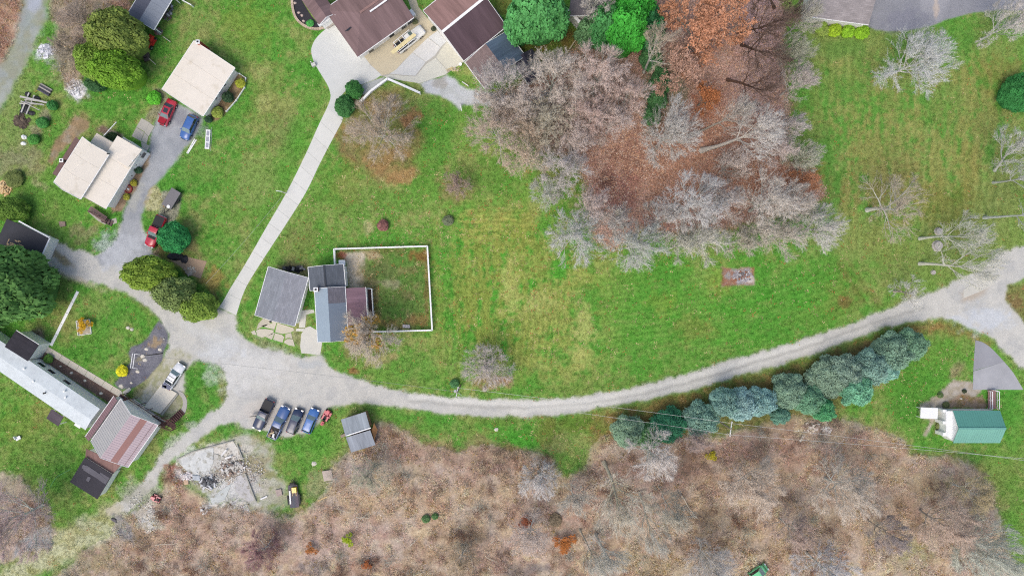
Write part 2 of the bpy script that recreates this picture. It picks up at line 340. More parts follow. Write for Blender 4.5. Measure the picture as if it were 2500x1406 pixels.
SB = [(1060, 1115, 120, 26, DK, 1.), (1200, 1120, 70, 22, DK, 1.), (930, 1080, 30, 40, DK, .9), (1690, 1150, 40, 60, DK, .9), (1780, 1110, 60, 24, DK, .7), (1240, 1105, 60, 14, DK, .9), (980, 1075, 60, 30, BR, .9), (1150, 1110, 90, 30, BR, .8), (1240, 1115, 50, 26, (110, 84, 62), .8), (1020, 1110, 70, 30, RD, .7), (960, 1160, 90, 40, (150, 146, 112), .8),
      (1080, 1170, 80, 30, PK, .6), (900, 1230, 120, 30, (166, 132, 84), .8), (700, 1330, 110, 60, PK, .85), (640, 1290, 60, 40, RD, .7), (860, 1310, 120, 50, PK, .8),
      (920, 1310, 30, 24, (140, 80, 72), .8), (1050, 1240, 90, 40, (182, 152, 100), .7), (1180, 1200, 80, 40, OL, .8), (1130, 1320, 90, 50, (182, 158, 100), .8),
      (1070, 1340, 60, 50, (176, 156, 110), .6), (1320, 1240, 70, 80, RD, .7), (1250, 1340, 80, 50, PK, .8), (1400, 1240, 60, 60, (150, 100, 84), .7),
      (1370, 1180, 30, 50, (120, 126, 62), .6), (1590, 1160, 90, 50, (150, 104, 90), .9), (1530, 1330, 60, 60, OL, .7), (1600, 1380, 90, 40, (134, 130, 64), .8),
      (1700, 1130, 60, 50, (126, 92, 68), .8), (1790, 1090, 110, 40, (136, 92, 76), .9), (1950, 1110, 110, 40, (142, 96, 76), .85), (2100, 1090, 70, 40, (168, 132, 86), .7),
      (1850, 1200, 90, 60, (170, 144, 112), .7), (2150, 1150, 60, 60, (150, 112, 84), .7), (2270, 1170, 90, 40, (158, 144, 84), .8), (2000, 1290, 120, 60, (172, 142, 104), .7),
      (2080, 1250, 120, 80, (160, 138, 98), .6), (2200, 1240, 40, 60, (140, 108, 66), .8), (2330, 1300, 90, 60, (170, 142, 118), .7), (2200, 1360, 60, 50, (142, 146, 80), .8),
      (2250, 1340, 40, 30, (118, 150, 66), .8), (1900, 1330, 60, 50, (160, 138, 86), .6), (1780, 1290, 80, 40, (158, 138, 84), .7), (1700, 1250, 60, 60, (160, 140, 84), .7),
      (430, 1260, 70, 60, (164, 118, 90), .6), (500, 1330, 80, 60, RD, .6), (380, 1330, 70, 50, (158, 112, 90), .7), (230, 1370, 60, 40, (108, 124, 62), .8),
      (300, 1390, 60, 30, (128, 118, 70), .7), (330, 1300, 40, 60, (122, 122, 74), .6), (560, 1280, 30, 40, (140, 120, 120), .7), (600, 1350, 30, 30, (140, 74, 82), .5),
      (780, 1195, 30, 40, (166, 164, 146), .8), (850, 1145, 40, 20, (148, 148, 156), .9), (770, 1385, 30, 22, (80, 84, 92), .95), (1280, 1390, 50, 18, (82, 86, 96), .9),
      (840, 1360, 16, 14, (92, 92, 96), .8), (150, 1390, 30, 20, (150, 146, 120), .6), (2230, 1290, 30, 20, (120, 90, 60), .7), (1670, 1120, 30, 24, (110, 82, 56), .7)]
for b in SB: blob(*b[:4], tuple(.62*q+.38*w for q, w in zip(b[4], (166, 140, 122))) if sum(b[4]) > 270 else b[4], b[5]*.55, rag=1.5, sc=24)
LITTER = [(1590, -60), (1905, -60), (1918, 60), (1915, 160), (1925, 300), (1910, 390), (1990, 420), (2015, 470), (1960, 510), (1840, 540), (1740, 560), (1640, 570), (1560, 560),
          (1500, 610), (1450, 590), (1435, 470), (1400, 380), (1320, 370), (1230, 300), (1200, 230), (1290, 190), (1350, 150), (1420, 108), (1560, 120), (1600, 60)]
layer(LITTER, (176, 132, 112), 14, 3, 1.6, [(168, 122, 100), (184, 144, 124), (160, 118, 98)], 40)
for b in [(1860, 90, 60, 160, (178, 142, 136), .95), (1850, 220, 70, 90, (172, 138, 126), .9), (1690, 430, 200, 80, (174, 122, 92), .9), (1560, 380, 70, 60, (140, 96, 76), .8),
          (1720, 250, 36, 50, (178, 104, 60), .9), (1640, 210, 40, 70, (110, 118, 76), .7), (1960, 445, 50, 40, (172, 110, 72), .9), (1590, 240, 22, 100, (66, 98, 56), .8),
          (1500, 470, 60, 60, (158, 104, 90), .8), (1610, 540, 60, 20, (168, 104, 84), .8), (1350, 250, 60, 50, (150, 138, 126), .5), (1310, 250, 40, 30, (150, 150, 150), .7),
          (1750, 330, 90, 60, (168, 116, 86), .8), (1810, 440, 90, 60, (166, 112, 82), .8), (1400, 150, 30, 40, (120, 92, 60), .7), (1480, 440, 20, 20, (100, 70, 56), .7)]:
    blob(*b, rag=0.7)
layer([(1240, 110), (1400, 60), (1415, 105), (1330, 180), (1300, 170)], (96, 112, 50), 10, None, 1.0, (120, 96, 58), 30)
blob(1225, 20, 30, 24, (112, 104, 60), .7)
# leaf-strewn ground below the big bare tree by the concrete drive
layer([(860, 250), (930, 215), (985, 230), (1000, 300), (1030, 340), (1010, 380), (1020, 420), (960, 448), (900, 430), (860, 400), (825, 380), (815, 330), (840, 290)], (150, 126, 96), 16, None, 1.8, [(168, 122, 92), (128, 128, 78)], 34, 0.85)
for b in [(975, 425, 45, 22, (176, 138, 102), .8), (1000, 285, 24, 30, (172, 122, 98), .8), (1115, 455, 40, 44, (142, 130, 90), .8), (925, 880, 40, 18, (170, 158, 116), .8),
          (885, 850, 60, 34, (146, 132, 92), .7), (1200, 930, 50, 20, (158, 132, 106), .8), (1230, 925, 22, 14, (170, 134, 116), .9), (860, 905, 12, 8, (150, 100, 76), .8)]: blob(*b)
# top left scrub and track
layer([(-60, -60), (60, -60), (55, 60), (10, 150), (-10, 200), (-60, 220)], (156, 118, 92), 12, 2, 1.5, [(170, 140, 110), (140, 100, 78)], 40)
layer([(130, -60), (330, -60), (320, 30), (260, 40), (210, 90), (200, 160), (215, 240), (180, 240), (150, 200), (135, 110), (125, 40)], (150, 128, 106), 14, 2, 1.6, [(160, 142, 122), (128, 120, 88)], 40)
blob(125, 75, 20, 26, (86, 140, 56), .9); blob(300, 18, 26, 20, (176, 128, 88), .7)
layer([(60, -60), (130, -60), (112, 50), (75, 130), (35, 200), (10, 250), (-60, 330), (-60, 180), (15, 140), (45, 70)], (164, 168, 164), 12, 1, 1.4, [(148, 154, 156), (150, 150, 132)], 30, 0.9)
layer([(70, -60), (120, -60), (100, 20), (78, 36), (62, 20)], (170, 176, 188), 10, None, 1.0, None, 40, .8)
# dry verge along the road, south side and hedge bed
layer([(1450, 1012), (1560, 985), (1740, 940), (1880, 905), (2010, 865), (2130, 818), (2215, 792), (2280, 784), (2340, 790), (2380, 812), (2425, 838), (2410, 850), (2360, 830), (2290, 810), (2200, 830), (2080, 880), (1950, 950), (1700, 1000), (1640, 1030), (1520, 1050), (1460, 1090), (1430, 1040)], (146, 126, 82), 12, None, 1.5, [(118, 132, 70), (160, 124, 84)], 14, .9)
layer([(1650, 1000), (1900, 930), (2050, 850), (2200, 810), (2260, 850), (2150, 930), (2030, 1010), (1880, 1040), (1700, 1060)], (140, 120, 86), 14, None, 1.5, [(118, 118, 76)], 14, .8)
blob(1400, 1030, 70, 30, (104, 122, 50), .7); blob(1330, 1050, 30, 40, (120, 124, 60), .6)
for t in [((2040, 640), (2110, 740)), ((2060, 630), (2150, 745))]:
    (x0, y0), (x1, y1) = t; layer([(x0-5, y0+2), (x0+6, y0-3), (x1+6, y1-4), (x1-6, y1+4)], (124, 112, 70), 6, None, 1.2, None, 20, .45)
# gravel road network --------------------------------------------------------
GRAV = (192, 191, 184); GRAV2 = (180, 180, 176)
MAIN = [(100, 600), (135, 588), (180, 610), (232, 622), (262, 606), (282, 580), (296, 545), (345, 545), (362, 600), (385, 625), (420, 700), (500, 760), (535, 750), (578, 772), (584, 812), (606, 832),
        (640, 848), (700, 862), (742, 868), (782, 868), (800, 894), (850, 915), (912, 940), (1010, 960), (1106, 970), (1250, 976), (1380, 972), (1500, 953), (1690, 908), (1875, 851), (2009, 814),
        (2166, 754), (2309, 700), (2400, 655), (2460, 612), (2500, 598), (2600, 560), (2600, 660), (2500, 680), (2466, 700), (2462, 725), (2480, 760), (2500, 790), (2600, 850), (2600, 960), (2500, 900), (2462, 862), (2423, 826),
        (2376, 800), (2326, 781), (2276, 779), (2209, 787), (2126, 811), (2009, 858), (1875, 898), (1730, 940), (1600, 970), (1437, 1002), (1340, 1015), (1250, 1018), (1106, 1013), (993, 996), (892, 984),
        (842, 986), (800, 998), (785, 1020), (740, 1060), (690, 1065), (640, 1050), (600, 1048), (585, 1030), (540, 1040), (500, 1062), (455, 1095), (420, 1118), (395, 1150), (380, 1180), (345, 1215), (310, 1250), (262, 1262),
        (262, 1245), (300, 1215), (340, 1185), (372, 1145), (395, 1105), (440, 1070), (500, 1020), (545, 985), (556, 950), (548, 905), (525, 885), (480, 878), (455, 905), (448, 950), (445, 985), (430, 1010), (395, 1010), (330, 975),
        (352, 930), (392, 885), (412, 850), (412, 812), (390, 778), (345, 736), (300, 712), (250, 694), (200, 690), (160, 672), (100, 652), (85, 640)]
layer([(x, y) for x, y in MAIN], (150, 146, 108), 12, None, 1.3, (122, 140, 76), 14, .75)
layer(MAIN, GRAV, 5, 1, 1.0, [GRAV2, (198, 196, 188)], 26)
layer([(2466, 700), (2520, 690), (2620, 690), (2620, 840), (2500, 795), (2478, 762), (2460, 726)], (140, 118, 84), 6, 0, 1.2, (122, 128, 74), 20)
layer([(2345, 712), (2420, 690), (2400, 720), (2380, 735), (2350, 738)], (178, 166, 150), 8, None, 1, None, 20, .8)
# worn tracks in the road
def strip(pts, w, col, soft, amt, cls=None, col2=None):
    L = []; R = []
    for i, (x, y) in enumerate(pts):
        a = pts[max(i-1, 0)]; b = pts[min(i+1, len(pts)-1)]; dx, dy = b[0]-a[0], b[1]-a[1]; n = math.hypot(dx, dy)
        L.append((x-dy/n*w/2, y+dx/n*w/2)); R.append((x+dy/n*w/2, y-dx/n*w/2))
    layer(L+R[::-1], col, soft, cls, 0.5, col2, 20, amt)
strip([(1000, 978), (1150, 992), (1300, 997), (1437, 986), (1600, 955), (1740, 918), (1880, 874), (2009, 835), (2130, 790), (2260, 748)], 7, (160, 159, 152), 5, .7, None, (172, 172, 166))
strip([(1250, 1004), (1437, 990), (1600, 962), (1740, 926), (1880, 882), (2009, 843), (2130, 798)], 9, (208, 207, 199), 6, .8)
strip([(1000, 968), (1150, 981), (1300, 986), (1437, 977), (1600, 945), (1740, 907), (1880, 864), (2009, 826)], 10, (212, 211, 203), 6, .85)
blob(600, 900, 90, 50, (206, 206, 202), .6); blob(640, 1010, 70, 30, (196, 190, 182), .7); blob(540, 850, 50, 30, (200, 204, 206), .5)
blob(2400, 780, 60, 30, (194, 200, 206), .7); blob(760, 890, 36, 10, (176, 180, 180), .7); blob(480, 800, 60, 20, (196, 198, 198), .5, 35)
# asphalt drive up to the cream garage
layer([(296, 560), (300, 525), (330, 455), (352, 410), (364, 360), (372, 315), (384, 285), (403, 240), (455, 262), (498, 290), (468, 345), (425, 400), (388, 440), (362, 490), (346, 525), (345, 560), (368, 600), (330, 640), (250, 650), (230, 625), (268, 610)], (150, 154, 158), 6, 4, 0.6, (166, 169, 172), 40)
blob(300, 610, 70, 40, (184, 188, 192), .8); blob(330, 480, 16, 40, (176, 176, 166), .6, 25); blob(440, 290, 60, 24, (138, 140, 148), .7, 30)
for b in [(137, 618, 26, 9, (150, 136, 104), .8, 35), (160, 640, 26, 8, (150, 138, 104), .8, 30), (210, 690, 60, 8, (186, 176, 152), .6, 20), (380, 620, 8, 14, (176, 142, 120), .7)]: blob(*b[:6], ang=b[6] if len(b) > 6 else 0)
layer([(2118, 52), (2150, -60), (2600, -60), (2600, 22), (2500, 27), (2430, 26), (2370, 33), (2320, 47), (2275, 64), (2230, 75), (2180, 78), (2140, 74), (2118, 66)], (143, 144, 149), 2.5, 4, 0.3, (160, 160, 164), 60)
blob(2285, 20, 6, 30, (196, 180, 164), .7); blob(2200, 50, 60, 30, (130, 130, 142), .5)
# gravel beside fences and paths
layer([(1022, 206), (1088, 184), (1108, 190), (1125, 208), (1150, 220), (1200, 226), (1260, 235), (1260, 262), (1185, 257), (1130, 257), (1122, 268), (1105, 248), (1078, 236), (1040, 226)], (192, 196, 198), 4, 1, 0.7, (178, 182, 180), 20)
blob(1075, 203, 16, 14, (150, 144, 132), .6)
layer([(880, 205), (940, 190), (935, 200), (890, 232), (870, 235)], (176, 170, 160), 5, None, .7, None, 20, .8)
# left parking area grit, verge
layer([(412, 862), (440, 850), (470, 870), (455, 900), (420, 940), (390, 985), (345, 975), (330, 965), (352, 930), (395, 885)], (176, 172, 148), 8, None, 1.3, [(148, 150, 104), (188, 186, 172)], 14, .9)
layer([(330, 940), (395, 870), (405, 875), (360, 935), (345, 975), (325, 975)], (140, 144, 88), 7, None, 1.2, (170, 160, 120), 14, .8)
layer([(430, 960), (448, 952), (455, 975), (452, 1010), (430, 1030), (395, 1018), (405, 985)], (170, 166, 142), 6, None, 1.2, (138, 140, 96), 14, .9)
for b in [(480, 1040, 24, 12, (184, 184, 178), .7), (450, 1065, 20, 12, (196, 196, 188), .8), (420, 1090, 16, 26, (190, 190, 182), .8, 35), (340, 1200, 40, 30, (184, 182, 168), .7), (275, 1240, 30, 22, (176, 168, 134), .6)]:
    blob(*b[:6], ang=b[6] if len(b) > 6 else 0)
# dirt track to the lower left, wet hollow
layer([(262, 1240), (300, 1250), (300, 1290), (230, 1335), (120, 1390), (30, 1430), (-60, 1480), (-60, 1420), (40, 1370), (110, 1310), (190, 1270)], (190, 180, 148), 14, None, 1.6, [(164, 160, 112), (196, 190, 168)], 24, .95)
layer([(-60, 1150), (40, 1165), (90, 1210), (120, 1260), (140, 1310), (90, 1350), (0, 1380), (-60, 1400)], (164, 138, 122), 14, 2, 1.6, [(176, 150, 140), (150, 138, 118)], 30, .9)
layer([(85, 1290), (125, 1280), (133, 1325), (95, 1340), (60, 1350), (30, 1362), (40, 1325)], (132, 138, 142), 6, None, 1.2, (150, 150, 146), 20)
layer([(272, 1250), (300, 1262), (330, 1300), (332, 1330), (300, 1310), (282, 1290)], (128, 128, 130), 6, None, 1.0, (146, 142, 128), 20, .9)
layer([(322, 1240), (372, 1228), (388, 1262), (400, 1290), (360, 1295), (330, 1270)], (182, 180, 170), 5, None, 1.2, (160, 154, 138), 16, .9)
layer([(310, 1190), (370, 1172), (385, 1195), (375, 1225), (320, 1240), (300, 1220)], (180, 178, 168), 7, None, 1.2, (160, 160, 144), 16, .9)
# gritty ground around the broken foundation
layer([(575, 1060), (600, 1060), (660, 1080), (660, 1140), (700, 1180), (700, 1235), (640, 1245), (590, 1225), (520, 1225), (470, 1190), (440, 1140), (520, 1080)], (166, 160, 140), 14, 5, 1.8, [(130, 136, 84), (184, 182, 172)], 20, .85)
layer([(405, 1130), (430, 1125), (450, 1150), (460, 1180), (430, 1190), (410, 1170)], (160, 96, 74), 7, None, 1.6, (140, 104, 76), 12, .9)
blob(560, 1200, 40, 26, (196, 196, 194), .8); blob(610, 1180, 26, 40, (192, 190, 188), .8, -20); blob(590, 1200, 10, 26, (120, 138, 60), .8)
blob(560, 1150, 50, 20, (150, 130, 112), .8); blob(640, 1200, 30, 24, (182, 178, 166), .7); blob(607, 1095, 22, 12, (196, 192, 180), .8); blob(575, 1225, 16, 12, (190, 190, 188), .7)
blob(620, 1140, 40, 26, (150, 140, 110), .7); blob(590, 1070, 20, 10, (184, 182, 170), .7)
# mulch beds and gravel garden by the long white house
layer([(388, 782), (402, 796), (411, 815), (410, 838), (400, 858), (396, 880), (360, 925), (335, 942), (318, 950), (288, 950), (278, 935), (300, 915), (310, 895), (318, 882), (312, 862), (318, 848), (345, 838), (362, 822), (372, 805)], (108, 108, 118), 2.5, 6, 0.35, (124, 124, 130), 20)
blob(378, 835, 16, 12, (160, 140, 110), .9, -15, .8, 8); blob(338, 876, 12, 8, (150, 144, 120), .8, 0, .8, 8)
layer([(104, 848), (125, 862), (190, 902), (290, 962), (275, 990), (180, 930), (118, 890), (92, 872)], (118, 98, 88), 2.5, 6, 0.35, (106, 86, 78), 14)
layer([(60, 810), (100, 800), (112, 835), (106, 850), (80, 840)], (132, 108, 104), 6, None, 1.0, (150, 130, 128), 12, .9)
# beds round the cream house and garage
layer([(174, 300), (186, 282), (222, 300), (214, 318), (192, 335), (140, 385), (130, 400), (118, 392), (122, 365), (150, 330)], (160, 136, 106), 5, 6, 1.0, [(150, 144, 128), (136, 120, 90)], 18)
layer([(235, 318), (250, 305), (300, 330), (285, 360)], (122, 100, 84), 5, 6, .6, (150, 140, 128), 10)
layer([(345, 380), (368, 372), (362, 400), (325, 470), (300, 515), (272, 520), (270, 505)], (132, 112, 92), 4, 6, .7, (158, 140, 116), 12)
layer([(578, 178), (604, 190), (596, 220), (560, 262), (540, 290), (508, 300), (500, 288), (560, 215)], (140, 116, 90), 4, 6, .6, [(168, 146, 112), (110, 100, 70)], 12)
layer([(375, 215), (402, 218), (412, 236), (398, 255), (386, 285), (366, 300), (352, 290), (365, 262), (378, 240)], (158, 150, 128), 5, None, .8, (140, 132, 96), 12, .9)
layer([(368, 462), (388, 458), (402, 480), (395, 505), (385, 520), (360, 518), (350, 500)], (190, 180, 150), 5, None, 1.4, (150, 140, 96), 9, .95)
layer([(398, 470), (420, 462), (446, 482), (430, 530), (415, 550), (385, 540)], (158, 150, 144), 4, None, .8, None, 10, .9)
layer([(410, 612), (440, 618), (470, 625), (500, 700), (530, 720), (535, 745), (500, 700), (420, 640)], (152, 128, 90), 8, None, 1.2, (170, 140, 96), 14, .8)
blob(520, 680, 34, 24, (168, 142, 90), .9); blob(468, 600, 16, 40, (150, 130, 100), .7, -40); blob(395, 615, 10, 22, (150, 116, 82), .7)
# pale ash heaps and bare spots top left
blob(115, 130, 26, 22, (200, 202, 208), .95, 0, .7, 10); blob(188, 222, 24, 22, (204, 206, 210), .95, 0, .7, 10); blob(150, 150, 30, 50, (150, 146, 120), .5)
blob(108, 282, 14, 14, (160, 150, 130), .8); blob(88, 320, 14, 12, (160, 148, 126), .8); blob(195, 300, 26, 22, (150, 130, 100), .6)
# fenced yard
for b in [(478, 1120, 46, 30, (204, 204, 198), .95), (540, 1100, 40, 22, (206, 202, 192), .9), (500, 1150, 36, 20, (196, 194, 188), .9), (560, 1195, 44, 30, (198, 198, 194), .9), (604, 1190, 26, 38, (190, 188, 184), .9), (575, 1150, 30, 26, (178, 166, 150), .8), (440, 1155, 16, 14, (200, 190, 184), .8), (528, 1222, 22, 14, (196, 196, 190), .9), (590, 1228, 30, 14, (186, 184, 176), .7)]: blob(*b, rag=1.1, sc=14)
layer([(818, 610), (1041, 603), (1052, 803), (850, 808), (850, 700)], (108, 132, 68), 2, None, 0.1, [(134, 126, 88), (88, 130, 58)], 20, .9)
layer([(826, 620), (890, 610), (893, 650), (890, 702), (848, 704), (843, 640)], (192, 180, 158), 5, 5, .7, (190, 182, 162), 12)
layer([(886, 612), (925, 608), (935, 625), (900, 635)], (176, 156, 130), 5, None, .8)
for b in [(835, 622, 14, 12, (150, 84, 66), .9), (1030, 625, 26, 20, (146, 100, 66), .8), (1042, 700, 6, 90, (140, 106, 76), .6), (1020, 780, 26, 14, (158, 118, 84), .6), (905, 740, 20, 60, (134, 108, 74), .8),
          (900, 690, 30, 40, (140, 128, 96), .8), (950, 690, 24, 12, (168, 158, 134), .7), (920, 660, 40, 24, (96, 108, 66), .7), (955, 790, 40, 14, (146, 118, 84), .7), (930, 610, 60, 8, (120, 112, 70), .5)]: blob(*b, rag=.8, sc=12)
layer([(895, 706), (908, 706), (912, 775), (896, 778)], (92, 74, 64), 2, None, .1)
layer([(715, 805), (745, 750), (758, 752), (745, 800), (735, 850), (712, 835)], (156, 148, 118), 4, None, .6, (120, 126, 70), 10, .8)
layer([(625, 820), (730, 860), (740, 868), (640, 852)], (150, 150, 116), 8, None, 1.2, (176, 176, 166), 14, .7)
layer([(672, 645), (700, 640), (752, 655), (745, 675), (700, 668)], (132, 122, 92), 8, None, 1.4, (150, 132, 100), 10, .85)
blob(895, 555, 8, 16, (170, 164, 124), .7); blob(905, 558, 10, 9, (190, 180, 140), .8)
# garden round the green-roofed house
layer([(2295, 960), (2310, 935), (2330, 925), (2370, 930), (2395, 950), (2385, 968), (2330, 975), (2318, 985), (2306, 1010), (2292, 1005), (2280, 1035), (2262, 1068), (2255, 1066), (2268, 1030), (2240, 1010), (2238, 990), (2270, 978)], (180, 172, 160), 4, 1, 1.0, (160, 150, 128), 10)
layer([(2320, 975), (2345, 962), (2400, 968), (2412, 985), (2408, 998), (2310, 998)], (140, 122, 84), 4, 6, 1.0, (168, 144, 124), 10)
layer([(2282, 1030), (2305, 1035), (2308, 1055), (2280, 1058)], (116, 104, 70), 4, 6, 1.0, (90, 110, 56), 8)
layer([(2315, 905), (2340, 880), (2355, 890), (2348, 915), (2320, 922)], (160, 146, 116), 7, None, 1.5, (130, 130, 90), 12, .85)
# fallen-leaf bed with ash in its middle
layer([(1760, 655), (1842, 652), (1844, 696), (1762, 700)], (156, 136, 118), 3, 5, .6, [(150, 150, 152), (150, 100, 72)], 16)
blob(1815, 672, 24, 14, (168, 168, 176), .9, 0, .7, 9); blob(1835, 685, 10, 10, (214, 210, 204), .8)

_sc = (CLS == 2)[..., None]; base = np.where(_sc, (base*.72+base.mean(-1, keepdims=True)*.28*np.array([1.08, 1.0, .9]))*1.24, base)
_lt = (CLS == 3)[..., None]; base = np.where(_lt, (base*.82+base.mean(-1, keepdims=True)*.18)*np.array([1.08, 1.12, 1.15]), base)
_rg = region(1950, 80, 2500, 620, 1)[..., None]*(CLS == 0)[..., None]; base = base*(1-_rg*.12)+_rg*.12*C3((150, 146, 104))
# mowing passes: faint paler and darker rows of cut grass, light on leaning blades put into the colour
_g = (CLS == 0)
st1 = np.sin((GX+_w*30+18*np.sin(GY/150))*2*math.pi/15)*region(1070, 560, 1400, 900, 1, 50)
st2 = np.sin((GX+_w*26+GY*.04)*2*math.pi/21)*region(1960, 100, 2480, 600, 1, 60)
st3 = np.sin((GY+_w*16+.00028*(GX-1300)**2)*2*math.pi/15)*region(1420, 640, 2080, 900, 1, 60)
st4 = np.sin((GY+_w*16)*2*math.pi/13)*region(1080, 490, 1300, 575, 1, 30)
st5 = np.sin((GX*.9+GY*.5+_w*20)*2*math.pi/16)*region(420, 300, 760, 700, 1, 60)*.6
base = np.where(_g[..., None], base*np.array([.97, 1.06, .92]), base)
_st = (st1*.15+st2*.11+st3*.11+st4*.14+st5*.08)*_g*sstep(n_mid, .25, .6)
base = base*(1+_st[..., None]*np.array([1.25, .8, 1.1]))
# cut the sheet into its surfaces (one shared set of colours, so edges stay soft)
ny, nx = GX.shape
PX_ = (GX-1250)*CAM_H/F_PX; PY_ = (703-GY)*CAM_H/F_PX
ids = np.arange(ny*nx).reshape(ny, nx)
fa = np.stack([ids[1:, :-1], ids[1:, 1:], ids[:-1, 1:], ids[:-1, :-1]], -1).reshape(-1, 4)
fc = CLS[:-1, :-1].reshape(-1)
zrel = ((fbm(GX, GY, 60, 71, 3)-0.5)*0.10 + np.where(CLS == 2, (fbm(GX, GY, 18, 72, 3))*0.25, 0)).reshape(-1)
zrel = np.where((CLS == 2).reshape(-1), zrel, -np.abs(zrel)*0.2)
allv = np.stack([PX_.reshape(-1), PY_.reshape(-1), zrel], -1)
cols4 = np.concatenate([np.clip(base.reshape(-1, 3), 0.005, 0.9), np.ones((ny*nx, 1))], -1)
def np_mesh(name, V, F, n, mats, cols=None, smooth=False):
    me = bpy.data.meshes.new(name); me.vertices.add(len(V)); me.vertices.foreach_set('co', np.ascontiguousarray(V, dtype=np.float32).ravel())
    me.loops.add(len(F)*n); me.loops.foreach_set('vertex_index', np.ascontiguousarray(F, dtype=np.int32).ravel())
    me.polygons.add(len(F)); me.polygons.foreach_set('loop_start', np.arange(0, len(F)*n, n, dtype=np.int32))
    if smooth: me.polygons.foreach_set('use_smooth', np.ones(len(F), bool))
    me.update(calc_edges=True)
    for m in (mats if isinstance(mats, (list, tuple)) else [mats]): me.materials.append(m)
    if cols is not None:
        ca = me.color_attributes.new('Col', 'FLOAT_COLOR', 'POINT'); ca.data.foreach_set('color', np.ascontiguousarray(cols, dtype=np.float32).ravel())
    return me
for k, nm in NAMES.items():
    F = fa[fc == k]
    if not len(F): continue
    u, inv = np.unique(F, return_inverse=True)
    me = np_mesh(nm, allv[u], inv.reshape(-1, 4), 4, M_gravel if k in (1, 4) else M_ground, cols4[u])
    o = bpy.data.objects.new(nm, me); COL.objects.link(o); o['kind'] = 'structure'
# country beyond, out to the horizon
x0, x1 = PX_.min(), PX_.max(); y0, y1 = PY_.min(), PY_.max(); R = 900.0
ring = [(x0, y0), (x1, y0), (x1, y1), (x0, y1)]; outr = [(-R, -R), (R, -R), (R, R), (-R, R)]
V = [(x, y, -0.02) for x, y in ring] + [(x, y, -0.02) for x, y in outr]
V = V; Fq = [(i, 4+i, 4+(i+1) % 4, (i+1) % 4) for i in range(4)]
me = np_mesh('surrounding_fields', np.array(V), np.array(Fq), 4, M_ground, np.array([rgba((124, 126, 78))]*8))
o = bpy.data.objects.new('surrounding_fields', me); COL.objects.link(o); o['kind'] = 'structure'

def ground_color(px, py):
    i = np.clip(((np.asarray(py)-gy[0])/STEP).astype(int), 0, ny-1); j = np.clip(((np.asarray(px)-gx[0])/STEP).astype(int), 0, nx-1)
    return base[i, j], CLS[i, j]
# ------------------------------------------------------------------ trees and shrubs
def unit(v): v = np.asarray(v, float); return v/(np.linalg.norm(v)+1e-9)
def side_dir(d, rng, ang):
    a = unit(np.cross(d, rng.randn(3))); return unit(d*math.cos(ang)+a*math.sin(ang))
def cones(P, D, Ln, Rr, n=3):
    """batched tapered twigs: start, direction, length, radius -> vertex and face arrays"""
    P = np.asarray(P); D = np.asarray(D); Ln = np.asarray(Ln)[:, None]; Rr = np.asarray(Rr)[:, None]
    ref = np.where(np.abs(D[:, 2:3]) < .9, np.array([[0, 0, 1.0]]), np.array([[1.0, 0, 0]]))
    A = np.cross(D, ref); A /= np.linalg.norm(A, axis=1, keepdims=True)+1e-9; B = np.cross(D, A)
    vs = [P+(A*math.cos(2*math.pi*k/n)+B*math.sin(2*math.pi*k/n))*Rr for k in range(n)]+[P+D*Ln]
    V = np.stack(vs, 1).reshape(-1, 3); b = np.arange(len(P))[:, None]*(n+1)
    F = np.concatenate([np.concatenate([b+k, b+(k+1) % n, b+n], 1)[:, None, :] for k in range(n)], 1).reshape(-1, 3)
    return V, F
def tri_mesh(name, V, F, m, smooth=False): return np_mesh(name, V, F, 3, m, smooth=smooth)

